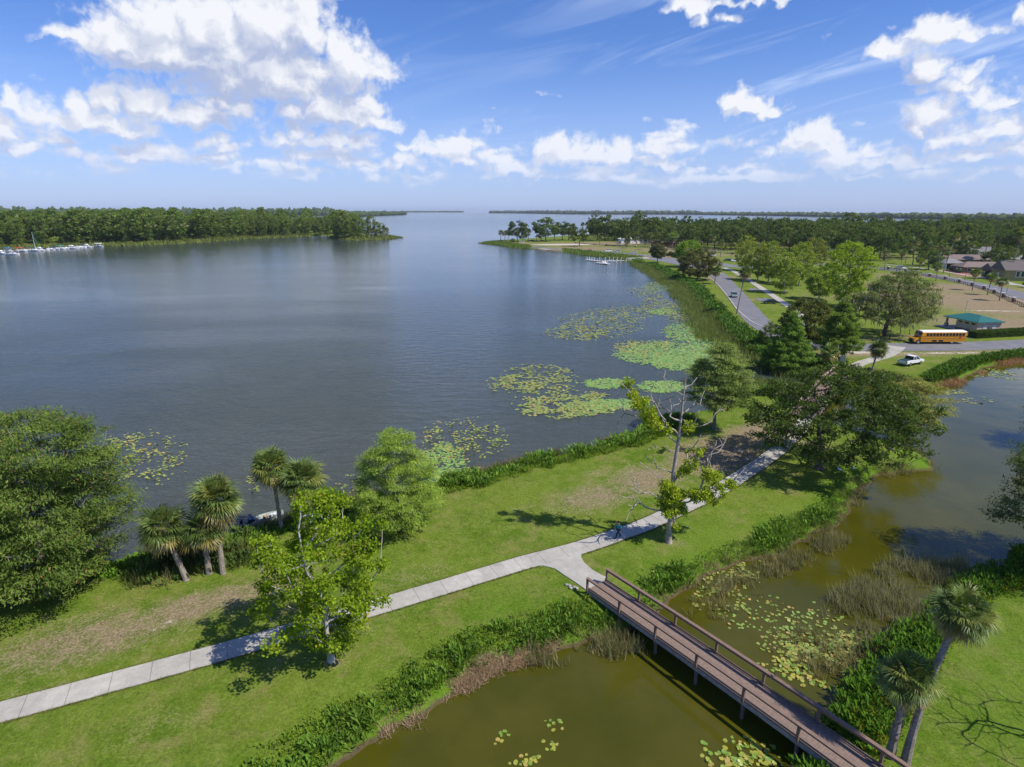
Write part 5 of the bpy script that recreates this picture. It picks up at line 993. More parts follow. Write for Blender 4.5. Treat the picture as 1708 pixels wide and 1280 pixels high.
# ------------------------------------------------------------------ lily pads
def padmesh(r, rad, tilt):
    n = 9; a = np.linspace(.22, 2 * np.pi - .22, n) + r.normal(0, .04, n); q = rad * (1 + r.normal(0, .06, n)); q[[0, -1]] *= .85
    P = np.c_[q * np.cos(a), q * np.sin(a), .06 * rad * np.cos(3 * a + r.uniform(0, 6))]; P = np.r_[[[0, 0, -.02 * rad]], P]
    ax = r.uniform(0, 6.28); Rm = np.array(Matrix.Rotation(tilt, 3, Vector((math.cos(ax), math.sin(ax), 0))) @ Matrix.Rotation(r.uniform(0, 6.28), 3, 'Z'))
    P = P @ Rm.T; P[:, 2] += max(0, -P[:, 2].min()) * .8 + .012; return P
PADF = [(0, i, i + 1) for i in range(1, 9)]
patches = [  # px, py, rx, ry (photo px), count, radius m, kind 0 yellow, 1 green, 2 mixed
 (1215, 965, 48, 34, 260, .15, 0), (1260, 935, 40, 20, 60, .13, 0), (1200, 1000, 44, 20, 90, .15, 0), (1265, 1025, 60, 30, 70, .13, 2), (1320, 1030, 60, 30, 30, .13, 2), (1360, 1060, 50, 40, 90, .15, 2), (1380, 1105, 75, 42, 330, .17, 0), (1310, 1090, 50, 38, 120, .15, 0), (1420, 1075, 30, 25, 70, .15, 0),
 (1230, 1255, 60, 24, 90, .17, 0), (1260, 1285, 60, 22, 60, .17, 0), (838, 1235, 12, 18, 7, .14, 2), (925, 1210, 16, 16, 7, .14, 2), (917, 1245, 14, 9, 9, .14, 0), (886, 1264, 15, 9, 8, .14, 2), (875, 1278, 24, 8, 8, .15, 2),
 (240, 765, 64, 42, 260, .27, 0), (205, 745, 36, 20, 80, .27, 0), (775, 732, 62, 30, 330, .26, 0), (740, 775, 34, 32, 330, .26, 1), (720, 755, 30, 14, 60, .26, 0), (795, 788, 24, 8, 26, .26, 0), (745, 800, 40, 14, 70, .22, 0), (585, 806, 22, 14, 26, .24, 0), (425, 812, 14, 14, 10, .24, 0), (415, 800, 8, 5, 5, .24, 0), (345, 838, 20, 6, 7, .24, 0),
 (900, 632, 58, 22, 420, .38, 0), (860, 640, 44, 14, 160, .38, 0), (930, 675, 66, 20, 520, .38, 0), (985, 680, 40, 12, 200, .36, 2), (1010, 640, 34, 8, 260, .38, 1), (1105, 645, 36, 9, 330, .38, 1), (1025, 675, 44, 8, 300, .38, 1), (990, 660, 22, 6, 50, .36, 0),
 (1110, 590, 72, 18, 1300, .42, 1), (1150, 603, 60, 14, 900, .42, 1), (1060, 582, 28, 10, 200, .42, 0), (1070, 575, 50, 7, 120, .42, 0), (1145, 553, 36, 14, 600, .42, 1), (1180, 575, 30, 14, 300, .42, 1),
 (1000, 540, 62, 22, 620, .44, 0), (960, 555, 44, 12, 260, .44, 0), (1040, 522, 40, 12, 240, .44, 0), (1095, 512, 30, 14, 360, .46, 0), (1105, 520, 22, 5, 160, .46, 1), (1130, 520, 22, 16, 320, .46, 0), (1085, 492, 22, 8, 160, .46, 0), (1100, 478, 26, 8, 300, .5, 2), (1065, 485, 20, 5, 80, .5, 0),
 (1640, 622, 40, 6, 90, .35, 0), (1590, 655, 22, 4, 26, .35, 0), (1625, 668, 24, 6, 16, .35, 0), (1690, 628, 30, 6, 30, .35, 0)]
patches = [(a, b_, c_ * 1.05, e_ * 1.05, int(n_ * (1.15 if ra < .2 else 1.9)), ra * (.84 if ra < .2 else .66), k_) for a, b_, c_, e_, n_, ra, k_ in patches]
r = np.random.default_rng(99); PADS = []
for (px, py, rx, ry, n, rad, kd) in patches:
    a = r.uniform(0, 6.28, n); q = np.sqrt(r.uniform(0, 1, n)) * r.uniform(.85, 1.2, n)
    cc_ = np.array([G(px + rx * q[i] * math.cos(a[i]), py + ry * q[i] * math.sin(a[i]), 0) for i in range(n)]); wb_ = wobble(cc_, 1.0, 31); ss_ = sd_land(cc_)
    for i in range(n):
        c_ = cc_[i]
        if (kd == 0 and wb_[i] < -.25) or ss_[i] > -.15: continue
        kk = kd if kd < 2 else int(r.uniform() < .5); g_ = r.uniform()
        col = (np.array([.235, .245, .055]) * (1 - g_) + np.array([.15, .205, .045]) * g_ if r.uniform() < .88 else np.array([.30, .22, .07])) if kk == 0 else (np.array([.13, .235, .055]) * (1 - g_) + np.array([.19, .29, .06]) * g_ if r.uniform() < .93 else np.array([.33, .22, .05]))
        PADS.append((c_[0], c_[1], rad * r.uniform(.7, 1.3), abs(r.normal(0, .22 if rad < .2 else .10)) if kk == 0 else abs(r.normal(0, .07)), col * r.uniform(.8, 1.2)))
PADS.sort(key=lambda p_: p_[0] ** 2 + p_[1] ** 2)
print('pads', len(PADS))
padsrc = [npmesh('lily_pad', padmesh(r, 1.0, 0), np.array(PADF), PAD, col=np.tile(col, (10, 1))) for col in ((.27, .255, .04), (.17, .22, .035), (.28, .22, .06), (.22, .24, .04), (.12, .20, .03))]
for o, tn in zip(padsrc, ('yellow', 'green', 'orange tinged', 'yellow green', 'dark green')): o.data['tone'] = tn
for i, (x, y, rad, tl, col) in enumerate(PADS[:300]):
    o = padsrc[i] if i < 5 else padsrc[r.integers(0, 5)].copy()
    if i >= 5: COL.objects.link(o)
    an = r.uniform(0, 6.28); tl = min(tl, .5); o.rotation_euler = (tl * math.cos(an), tl * math.sin(an), an * 3); o.scale = (rad,) * 3; o.location = (x, y, .03 + rad * math.sin(tl) * .8)
    zx = 854 + FPX * x / (y * math.cos(PITCH) + CAM_H * math.sin(PITCH)); src_ = o.data['tone']
    wh = 'floating alone in the open pond left of the footbridge' if zx < 1000 else 'in the raft under the footbridge at the bottom' if y < 31.5 and (x - 20) * .81 + (y - 24.5) * .586 < 0 else 'in the raft between the footbridge and the leaning palm' if zx > 1270 else 'in the raft by the leafy clump at the bridge head'
    tag(o, src_ + ' lily pad ' + wh, 'lily pad', 'lily pads on the pond near the footbridge')
parts = []
for (x, y, rad, tl, col) in PADS[300:]:
    P = padmesh(r, rad, tl) + [x, y, .01]; parts.append((P, np.array(PADF), np.tile(col, (10, 1))))
V, F, c = catm(parts); tag(npmesh('lily_pads', V, F, PAD, col=c), 'rafts of yellow and green lily pads on the lake and the pond', 'lily pads', kind='stuff')

# ------------------------------------------------------------------ far shores: low land with wooded skylines
def farshore(pxs, D0, D1, hgt, seed, lab, dens=1.0, name='far_wood'):
    r = np.random.default_rng(seed); parts = []
    lo = np.array([[ (x - 854) / FPX * 1.0, 0] for x, _ in pxs])
    A = np.array([G(x, y, 0) for x, y in pxs]); L = smooth_line(A, 24); s = np.r_[0, np.cumsum(np.linalg.norm(np.diff(L, axis=0), axis=1))]
    step = np.interp(np.hypot(*L.mean(0)), [900, 8000], [9, 26]); u = 0
    bv = [];
    from math import cos, sin
    ico = bpy.data.meshes.new('tmp'); import bmesh; bm = bmesh.new(); bmesh.ops.create_icosphere(bm, subdivisions=2, radius=1); iv = np.array([v.co for v in bm.verts]); jf = np.array([[v.index for v in f.verts] for f in bm.faces]); bm.free(); bpy.data.meshes.remove(ico)
    while u < s[-1]:
        p_ = np.array([np.interp(u, s, L[:, 0]), np.interp(u, s, L[:, 1])]); back = unit(p_)
        for row in range(3):
            q = p_ + back * (step * .6 + row * step * 2.2) + r.normal(size=2) * step * .3; h_ = hgt * r.uniform(.7, 1.15) * (1 + .12 * row); w_ = step * r.uniform(.7, 1.15)
            v = iv * (1 + r.normal(0, .13, (len(iv), 1))) * [w_, w_, h_ * .56] + [q[0], q[1], h_ * .48]
            f = r.uniform(); parts.append((v, jf, np.tile((np.array([.050, .088, .022]) * (1 - f) + np.array([.080, .125, .030]) * f) * r.uniform(.8, 1.2), (len(v), 1)) * r.uniform(.75, 1.25, (len(v), 1))))
        u += step * 1.0
    V, F, c = catm(parts); tag(npmesh(name, V, F, LEAF, col=c), lab, 'wood', kind='stuff')
    W = np.r_[L, (L * 1.0 + unit(L) * 900)[::-1]]; W0 = np.c_[W, np.full(len(W), .8)]; me = bpy.data.meshes.new('far_land'); n_ = len(L)
    fr = np.c_[L - unit(L) * 4, np.full(n_, -.3)]; Vv = np.r_[W0, fr]; me.from_pydata([tuple(v) for v in Vv], [], [(i, i + 1, 2 * n_ - 2 - i, 2 * n_ - 1 - i) for i in range(n_ - 1)] + [(2 * n_ + i, 2 * n_ + i + 1, i + 1, i) for i in range(n_ - 1)]); me.materials.append(GRASS)
    o = bpy.data.objects.new('far_land', me); COL.objects.link(o); tag(o, lab.replace('wood', 'land under the wood'), 'land', kind='structure')
farshore([(560, 366), (600, 361.5), (640, 360), (668, 358.8), (674, 358.2)], 0, 0, 20, 301, 'dim wood on the second point behind the left shore')
farshore([(676, 354.6), (720, 354.5), (772, 354.6)], 0, 0, 22, 302, 'faint low wood on the horizon left of centre')
farshore([(818, 355.8), (870, 356.2), (930, 357.2), (1000, 357.8), (1080, 358.0), (1170, 358.4)], 0, 0, 24, 303, 'hazy wood along the far shore in the middle')
farshore([(1170, 358.6), (1300, 360.5), (1400, 362.5), (1500, 364.5), (1600, 367), (1708, 370), (1900, 376), (2300, 386)], 0, 0, 17, 304, 'hazy wood along the far shore on the right')
farshore([(-900, 362), (-300, 362), (0, 362), (200, 361), (400, 360), (560, 360)], 0, 0, 37, 305, 'wood rising behind the far left shore')

# ------------------------------------------------------------------ footbridges
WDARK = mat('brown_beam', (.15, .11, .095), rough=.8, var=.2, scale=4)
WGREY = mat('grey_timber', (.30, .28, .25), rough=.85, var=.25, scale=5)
RAILM = mat('brown_rail', (.20, .135, .100), rough=.65, var=.14, scale=4)
def footbridge(p0, p1, width, z, name, label, arch=.2, sp=3.5, railh=1.08, cap=.25, m=RAILM):
    p0 = np.array(p0); p1 = np.array(p1); L = np.linalg.norm(p1 - p0); u = (p1 - p0) / L; ang = math.atan2(u[1], u[0])
    root = empty(name, (p0[0], p0[1], z), ang); zf = lambda s: arch * math.sin(math.pi * min(max(s / L, 0), 1))
    mb = MB(); s = .08
    while s < L:
        mb.box((s, 0, zf(s) - .02), (.138, width, .04)); s += .146
    mb.build('deck', WOODB, root)
    n = int(L / sp); xs = [i * sp + .08 for i in range(n + 1)]
    for sd in (-1, 1):
        y = sd * (width / 2)
        b = MB(); k = 24
        for i in range(k): a = L * i / k; c = L * (i + 1) / k; b.box(((a + c) / 2, y - sd * .05, zf((a + c) / 2) - .20), (c - a + .002, .09, .30), tilt=(Vector((0, 1, 0)), -math.atan2(zf(c) - zf(a), c - a)))
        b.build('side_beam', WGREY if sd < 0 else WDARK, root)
        b = MB()
        for i in range(k):
            a = L * i / k; c = L * (i + 1) / k; tl = (Vector((0, 1, 0)), -math.atan2(zf(c) - zf(a), c - a))
            b.box(((a + c) / 2, y, zf((a + c) / 2) + railh), (c - a + .004, cap, .045), tilt=tl); b.box(((a + c) / 2, y - sd * .035, zf((a + c) / 2) + railh - .125), (c - a + .004, .05, .20), tilt=tl)
        b.build('handrail', m, root)
        b = MB()
        for i in range(k):
            a = L * i / k; c = L * (i + 1) / k; tl = (Vector((0, 1, 0)), -math.atan2(zf(c) - zf(a), c - a))
            b.box(((a + c) / 2, y - sd * .10, zf((a + c) / 2) + .13), (c - a + .004, .05, .14), tilt=tl)
        b.build('kick_rail', WDARK, root)
        for x in xs:
            MB().box((x, y + sd * .01, zf(x) + railh / 2 - .12), (.16, .16, railh + .06)).build('post', m, root, bevel=.008)
            if 2 < x < L - 2: MB().cyl((x, y * .86, zf(x) - 1.40), .12, 2.1, n=10).box((x, y * .5, zf(x) - .48), (.18, abs(y), .22)).build('pile', WDARK, root)
    tag(root, label, 'footbridge'); return root
A0 = np.array([5.99, 40.98]); A1 = np.array([7.757, 42.218]); ud = np.array([.5862, -.8102]); C0 = (A0 + A1) / 2
footbridge(C0, C0 + ud * 29, 2.16, 1.27, 'footbridge', 'long brown timber footbridge over the olive pond with simple railings')
q0 = np.array([43.4, 82.9]); q1 = (G(1394.7, 618, 1.2) + G(1427, 619, 1.2)) / 2
footbridge(q0, q1, 3.2, 1.15, 'footbridge', 'small brown footbridge half hidden behind the live oak', arch=.5, sp=3.0, cap=.42, railh=1.0, m=mat('pale_rail', (.36, .25, .20), rough=.7, var=.15))
slab('bridge_landing', [G(1340, 702), G(1352, 694), G(1344, 686), G(1330, 695)], CONC2, .10, 'concrete landing under the live oak', 'path')
slab('bridge_landing', [G(1393, 624), G(1430, 625), G(1452, 631), G(1448, 626), G(1432, 617), G(1412, 614), G(1398, 616)], CONC2, .10, 'concrete landing at the far end of the small footbridge', 'path')

# ------------------------------------------------------------------ people and birds
def skin(name, V, E, Rad, m, parent, sub=2):
    me = bpy.data.meshes.new(name); me.from_pydata([tuple(v) for v in V], E, []); me.materials.append(m)
    o = bpy.data.objects.new(name, me); COL.objects.link(o); o.parent = parent
    sm = o.modifiers.new('skin', 'SKIN'); sm.use_smooth_shade = True
    if not me.skin_vertices: me.skin_vertices.new()
    for i, q in enumerate(Rad): me.skin_vertices[0].data[i].radius = (q, q) if not hasattr(q, '__len__') else q; me.skin_vertices[0].data[i].use_root = (i == 0)
    sb = o.modifiers.new('sub', 'SUBSURF'); sb.levels = sb.render_levels = sub; return o
def person(loc, z, rz, pose, shirt, trousers, hair, label, cap=None):
    root = empty('person', (loc[0], loc[1], z), rz); J = dict(pose)
    order = ['pelvis', 'waist', 'chest', 'neck', 'head', 'crown']; V = [J[k] for k in order]; Rr = [.13, .115, (.15, .11), .055, (.085, .095), .06]; E = [(0, 1), (1, 2), (2, 3), (3, 4), (4, 5)]
    for s in 'lr':
        i = len(V); V += [J['sh' + s], J['el' + s], J['wr' + s], J['ha' + s]]; Rr += [.058, .042, .028, (.040, .018)]; E += [(2, i), (i, i + 1), (i + 1, i + 2), (i + 2, i + 3)]
        w = np.array(J['wr' + s], float); h = np.array(J['ha' + s], float); d = unit(h - w); sd = unit(np.cross(d, [0, 1.0, .2]))
        for k, (off, ln) in enumerate(((-.03, .07), (-.01, .08), (.01, .075), (.03, .06))):
            j = len(V); p = h + sd * off + d * .02; V += [p, p + d * ln * .55, p + d * ln + np.array([0, .02, -.01])]; Rr += [.009, .009, .007]; E += [(i + 3, j), (j, j + 1), (j + 1, j + 2)]
        j = len(V); p = w + d * .03 + sd * .035; V += [p, p + sd * .03 + d * .04]; Rr += [.010, .009]; E += [(i + 2, j), (j, j + 1)]
        i = len(V); V += [J['hi' + s], J['kn' + s], J['an' + s], J['to' + s]]; Rr += [.085, .055, .036, (.04, .03)]; E += [(0, i), (i, i + 1), (i + 1, i + 2), (i + 2, i + 3)]
    skin('body', V, E, Rr, SKIN, root)
    V = [J['pelvis'], J['waist'], J['chest'], np.array(J['chest']) * .4 + np.array(J['neck']) * .6]; Rr = [.155, .14, (.18, .13), .07]; E = [(0, 1), (1, 2), (2, 3)]
    for s in 'lr':
        i = len(V); V += [J['sh' + s], J['el' + s], np.array(J['el' + s]) * .3 + np.array(J['wr' + s]) * .7]; Rr += [.075, .06, .048]; E += [(2, i), (i, i + 1), (i + 1, i + 2)]
    skin('shirt', V, E, Rr, shirt, root)
    V = [J['pelvis']]; Rr = [.16]; E = []
    for s in 'lr':
        i = len(V); V += [J['hi' + s], J['kn' + s], np.array(J['an' + s])]; Rr += [.105, .075, .055]; E += [(0, i), (i, i + 1), (i + 1, i + 2)]
    skin('trousers', V, E, Rr, trousers, root)
    for s in 'lr':
        a = np.array(J['an' + s], float); t_ = np.array(J['to' + s], float); MB().ell((a + t_) / 2 + [0, 0, -.01], (.055, .14, .05)).build('shoe', BLACK, root, smooth=True)
    h = np.array(J['head'], float); cr = np.array(J['crown'], float)
    f = unit(np.array([0, 1.0, 0])); mb = MB(); mb.ell(h + [0, -.02, .05], (.098, .112, .10)); mb.build('hair', hair, root, smooth=True)
    mb = MB(); mb.ell(h + [0, .105, -.01], (.014, .022, .022)); mb.ell(h + [-.035, .092, .02], (.014, .008, .009), m=1); mb.ell(h + [.035, .092, .02], (.014, .008, .009), m=1); mb.ell(h + [0, .095, -.05], (.03, .008, .008), m=2); mb.ell(h + [-.095, 0, 0], (.012, .02, .03)); mb.ell(h + [.095, 0, 0], (.012, .02, .03)); mb.build('face', [SKIN, BLACK, mat('lips', (.4, .16, .14))], root, smooth=True)
    if cap: mb = MB(); mb.ell(h + [0, 0, .075], (.115, .13, .075)); mb.box(h + [0, .15, .06], (.15, .13, .015)); mb.build('cap', cap, root, smooth=True)
    tag(root, label, 'person'); return root
walkp = dict(pelvis=(0, 0, .93), waist=(0, .01, 1.08), chest=(0, .03, 1.32), neck=(0, .03, 1.49), head=(0, .05, 1.60), crown=(0, .04, 1.69),
 shl=(-.18, .02, 1.40), ell=(-.23, -.14, 1.17), wrl=(-.22, -.12, .93), hal=(-.22, -.09, .86), shr=(.18, .03, 1.40), elr=(.23, .10, 1.16), wrr=(.20, .30, 1.02), har=(.19, .36, .98),
 hil=(-.09, 0, .88), knl=(-.10, .20, .50), anl=(-.10, .28, .10), tol=(-.10, .43, .05), hir=(.09, 0, .88), knr=(.10, -.02, .50), anr=(.10, -.30, .16), tor=(.10, -.20, .05))
pl_ = G(1031, 898); person(pl_, hz1(*pl_) + .07, R(105), walkp, mat('teal_cloth', (.03, .30, .34), rough=.8), mat('black_cloth', (.015, .017, .022), rough=.8), mat('dark_hair', (.035, .022, .015)), 'walker in a teal top and dark trousers on the concrete walkway')
# fishing boat and angler
bA = G(415, 876, 0); bB = G(464, 861, 0); bdir = unit(bB - bA); bc = (bA + bB) / 2 ; ang = math.atan2(bdir[1], bdir[0])
boat = empty('fishing_boat', (bc[0], bc[1], .0), ang)
L_ = 4.0; xs = np.linspace(-L_ / 2, L_ / 2, 13); V = []; F = []
for i, x in enumerate(xs):
    tt = (x + L_ / 2) / L_; w = .66 * (1 - max(0, tt - .55) ** 1.8 / .45 ** 1.8 * .78); zb = -.08 + .22 * max(0, tt - .7) ** 1.5 / .3 ** 1.5; zt = .38 + .10 * tt
    V += [(x, -w, zt), (x, -w * .8, zb), (x, w * .8, zb), (x, w, zt), (x, w - .035, zt), (x, w * .78, zb + .05), (x, -w * .78, zb + .05), (x, -w + .035, zt)]
for i in range(12):
    for j in range(8): j2 = (j + 1) % 8; F.append((i * 8 + j, i * 8 + j2, (i + 1) * 8 + j2, (i + 1) * 8 + j))
F += [(0, 1, 6, 7), (1, 2, 5, 6), (2, 3, 4, 5)][::-1]; e_ = 12 * 8; F += [(e_, e_ + 7, e_ + 6, e_ + 1), (e_ + 1, e_ + 6, e_ + 5, e_ + 2), (e_ + 2, e_ + 5, e_ + 4, e_ + 3)]
mb = MB(); mb.add(V, F); mb.box((L_ / 2 - .02, 0, .28), (.05, .26, .36)); mb.box((-L_ / 2 + .02, 0, .16), (.05, 1.12, .46)); mb.build('hull', mat('grey_green_hull', (.42, .47, .43), rough=.45, var=.12), boat)
MB().box((-.95, 0, .26), (.35, 1.18, .05)).build('bench', mat('tan_board', (.42, .30, .2)), boat); MB().box((.35, 0, .26), (.35, 1.16, .05)).build('bench', MATS['tan_board'], boat); MB().box((1.35, 0, .34), (.75, .75, .05)).build('bow_deck', MATS['grey_green_hull'], boat)
mb = MB(); mb.box((-2.12, 0, .55), (.26, .28, .36)); mb.box((-2.1, 0, .1), (.1, .1, .7)); mb.build('outboard_motor', BLACK, boat, bevel=.03)
tag(boat, 'small grey green fishing boat moored by the palms', 'boat')
def on_boat(x, y): c, s = math.cos(ang), math.sin(ang); return (bc[0] + c * x - s * y, bc[1] + s * x + c * y)
sitp = dict(pelvis=(0, 0, .10), waist=(0, .04, .26), chest=(0, .14, .50), neck=(0, .20, .66), head=(0, .26, .77), crown=(0, .27, .86),
 shl=(-.18, .14, .58), ell=(-.26, .26, .36), wrl=(-.12, .46, .34), hal=(-.08, .53, .34), shr=(.18, .14, .58), elr=(.26, .26, .36), wrr=(.12, .46, .36), har=(.08, .53, .36),
 hil=(-.10, .04, .08), knl=(-.16, .46, .14), anl=(-.15, .44, -.20), tol=(-.16, .58, -.24), hir=(.10, .04, .08), knr=(.16, .46, .14), anr=(.15, .44, -.20), tor=(.16, .58, -.24))
px_, py_ = on_boat(-.95, 0); person((px_, py_), .28, ang + R(90), sitp, mat('blue_cloth', (.10, .24, .50), rough=.8), mat('navy_cloth', (.02, .03, .06), rough=.8), MATS['dark_hair'], 'angler in a blue shirt and grey cap sitting in the fishing boat', cap=mat('grey_cloth', (.35, .37, .42), rough=.8))
x_, y_ = on_boat(1.0, .1); cb = empty('cooler', (x_, y_, .03), ang); MB().box((0, 0, .18), (.5, .32, .30)).build('box', WHITE, cb, bevel=.03); MB().box((0, 0, .355), (.53, .35, .05)).build('lid', mat('pale_lid', (.7, .72, .76)), cb, bevel=.02); tag(cb, 'white cooler standing in the bow of the fishing boat', 'cooler')
x_, y_ = on_boat(-.2, -.1); cb = empty('tackle_box', (x_, y_, .03), ang + .3); MB().box((0, 0, .12), (.36, .2, .2)).build('box', mat('navy_plastic', (.03, .05, .12), rough=.4), cb, bevel=.02); MB().box((0, 0, .24), (.18, .03, .03)).build('handle', BLACK, cb); tag(cb, 'dark blue tackle box in the middle of the fishing boat', 'box')
def bird(x, y, z, rz, m, label, s=1.0, legs=True, name='bird', beak=.1):
    root = empty(name, (x, y, z), rz); mb = MB(); h = .17 if legs else .05
    mb.tube(np.array([(-.22, 0, h + .04), (-.12, 0, h + .07), (0, 0, h + .09), (.10, 0, h + .13), (.14, 0, h + .22), (.17, 0, h + .30), (.20, 0, h + .31)]) * s, np.array([.012, .05, .085, .065, .03, .035, .015]) * s, 10)
    mb.build('body', m, root, smooth=True); MB().tube(np.array([(.20, 0, h + .31), (.26, 0, h + .30), (.20 + beak * 1.3, 0, h + .24)]) * s, np.array([.014, .01, .003]) * s, 6).build('beak', mat('beak', (.45, .2, .1)), root)
    for q in (-1, 1): MB().tube(np.array([(0, .03 * q, h + .02), (.01, .03 * q, h * .5), (0, .03 * q, 0)]) * s, .007 * s, 5).build('leg', MATS['beak'], root)
    tag(root, label, 'bird'); return root
for i, (px, py, lb) in enumerate(((1400, 787, 'white ibis on the shaded grass under the live oak'), (1424, 783, 'second white ibis nearer the pond under the live oak'))):
    x, y = G(px, py); bird(x, y, hz1(x, y), 2.4 + i, WHITE, lb, 1.5, beak=.16)
sb = 14.8; pb2 = A1 + ud * 14.75; bird(pb2[0], pb2[1], 1.27 + .2 * math.sin(math.pi * 14.75 / 29) + 1.10, 1.2, mat('black_feather', (.02, .022, .03), rough=.4), 'small black bird perched on the right handrail of the long footbridge', .75)

# ------------------------------------------------------------------ vehicles
TYRE = BLACK; RED = mat('red_lens', (.5, .02, .015), rough=.3); LAMP = mat('lamp_lens', (.75, .75, .72), rough=.15)
def wheel(parent, x, y, r_, w=.22):
    wb = MB(); wb.tube([(x, y - w / 2, r_), (x, y - w * .42, r_), (x, y + w * .42, r_), (x, y + w / 2, r_)], [r_ * .92, r_, r_, r_ * .92], 18); t_ = wb.build('wheel', TYRE, parent, smooth=False)
    s = 1 if y > 0 else -1; MB().cyl((x, y + s * (w / 2 + .005), r_), r_ * .58, .03, 'Y', 12).build('rim', CHROME, t_)
def car(loc, rz, paint, label, kind='sedan', name='car', group=None, s=1.0):
    x, y = loc; root = empty(name, (x, y, hz1(x, y) + .07), rz); m = MATS.get(paint) if isinstance(paint, str) else paint
    L, W, Hh, hood = {'sedan': (4.7, 1.8, 1.45, .82), 'suv': (4.7, 1.9, 1.75, 1.0), 'pickup': (5.5, 1.95, 1.8, 1.05), 'van': (5.0, 1.95, 1.95, 1.1)}[kind]; h = L / 2
    prof = {'sedan': [(-h, .35), (-h, .85), (-h + .15, .95), (-1.55, 1.0), (1.0, .95), (h - .15, .78), (h, .6), (h, .35)],
            'suv': [(-h, .4), (-h, 1.0), (-h + .1, 1.08), (1.1, 1.05), (h - .2, .92), (h, .7), (h, .4)],
            'van': [(-h, .4), (-h, 1.1), (-h + .1, 1.15), (1.5, 1.12), (h - .15, .9), (h, .7), (h, .4)],
            'pickup': [(-h, .5), (-h, 1.05), (-h + .05, 1.12), (-.6, 1.12), (1.0, 1.1), (h - .2, .98), (h, .8), (h, .5)]}[kind]
    cabx = {'sedan': (-1.75, 1.15, -1.15, .35), 'suv': (-2.2, 1.25, -2.0, .45), 'van': (-2.4, 1.7, -2.25, .9), 'pickup': (-.75, 1.35, -.6, .6)}[kind]
    zc = prof[3][1] - .02
    b = MB(); b.prism(prof, -W / 2, W / 2)
    b.box(((cabx[2] + cabx[3]) / 2, 0, Hh - .02), (cabx[3] - cabx[2] + .1, W * .80, .05))
    for sx in (-1, 1): b.box((sx * h * .985, 0, .48), (.14, W * .98, .2))
    b.build('body', m, root, bevel=.06)
    V = [(cabx[0], -W * .47, zc), (cabx[1], -W * .47, zc), (cabx[1], W * .47, zc), (cabx[0], W * .47, zc), (cabx[2], -W * .40, Hh - .04), (cabx[3], -W * .40, Hh - .04), (cabx[3], W * .40, Hh - .04), (cabx[2], W * .40, Hh - .04)]
    MB().add(V, [(0, 3, 2, 1), (4, 5, 6, 7), (0, 1, 5, 4), (1, 2, 6, 5), (2, 3, 7, 6), (3, 0, 4, 7)]).build('windows', GLASS, root)
    pil = MB()
    for sy in (-1, 1):
        for (xa, xb) in ((cabx[0], cabx[2]), (cabx[1], cabx[3]), ((cabx[0] + cabx[1]) / 2 - .1, (cabx[2] + cabx[3]) / 2 - .1)): pil.tube([(xa, sy * W * .475, zc), (xb, sy * W * .405, Hh - .03)], .045, 6)
    pil.build('pillars', m, root)
    for sx in (-1, 1):
        for sy in (-1, 1): wheel(root, sx * L * .30, sy * (W / 2 - .10), .34 if kind != 'pickup' else .38)
    for sy in (-1, 1):
        MB().box((h - .02, sy * W * .36, .72), (.08, .32, .14)).build('headlight', LAMP, root); MB().box((-h + .01, sy * W * .42, .82), (.06, .16, .2)).build('tail_light', RED, root)
        MB().box((cabx[1] - .25, sy * (W / 2 + .08), zc + .06), (.12, .16, .12)).build('mirror', m, root, bevel=.02)
    if kind == 'pickup':
        mb = MB(); mb.box((-1.75, 0, 1.13), (1.95, W * .84, .04)); mb.build('bed_cover', mat('dark_green_cloth', (.02, .045, .03), rough=.6), root)
        mb = MB(); mb.box((-h - .03, 0, .52), (.14, W * .9, .12)); mb.build('bumper', CHROME, root)
    tag(root, label, 'pickup truck' if kind == 'pickup' else 'car', group); return root
WP = mat('white_car_paint', (.80, .80, .79), rough=.22, var=.03, spec=.5); SP = mat('silver_car_paint', (.42, .44, .46), rough=.22, var=.03, spec=.6); GP = mat('sage_car_paint', (.20, .26, .23), rough=.22, var=.03, spec=.6); KP = mat('black_car_paint', (.012, .013, .017), rough=.18, var=.03, spec=.7); RP = mat('red_car_paint', (.35, .03, .02), rough=.25, var=.03, spec=.6)
def roadang(a, b_): A_, B_ = G(*a), G(*b_); return math.atan2(B_[1] - A_[1], B_[0] - A_[0])
pk = (G(1501, 611) + G(1535, 606)) / 2; car(pk, R(26), WP, 'white pickup parked on the grass with a dark green cover in its bed', 'pickup', 'pickup_truck')
car(G(1224, 496), roadang((1215, 486), (1238, 512)), GP, 'sage grey car driving down the park road past the tall thin palm', 'suv')
car(G(1284, 507), R(172), KP, 'black car parked in the bay by the white walkway', 'sedan')
car(G(1501, 449), roadang((1520, 455), (1460, 447)), WP, 'white pickup parked on the street behind the fence', 'pickup', 'pickup_truck')
car(G(1226, 437), R(185), WP, 'white car parked behind the sycamores near the lot', 'suv')
car(G(1213, 436), R(180), KP, 'dark green car beside the white one near the lot', 'sedan')
car(G(1187, 428), R(180), WP, 'white car half hidden behind the round dark oak', 'suv')
car(G(1014.5, 420.6), R(192), WP, 'white van parked on the point road', 'van')
car(G(1029, 421.0), R(190), SP, 'silver sedan parked right of the white van', 'suv')
car(G(1057, 423.4), R(190), SP, 'silver sedan parked alone on the shore road near the dock', 'sedan')
car(G(870, 405.5), R(170), WP, 'white car at the tip of the point beside the trees', 'suv')
car(G(904, 402.8), R(170), RP, 'red car parked under the trees of the point', 'sedan')
car(G(887, 402.5), R(170), KP, 'dark car parked between the white and the red car on the point', 'sedan')
car(G(1584, 452), R(75), KP, 'dark car standing inside the open garage', 'suv')
car(G(1608, 449), R(80), KP, 'dark car at the corner of the long low house', 'suv')
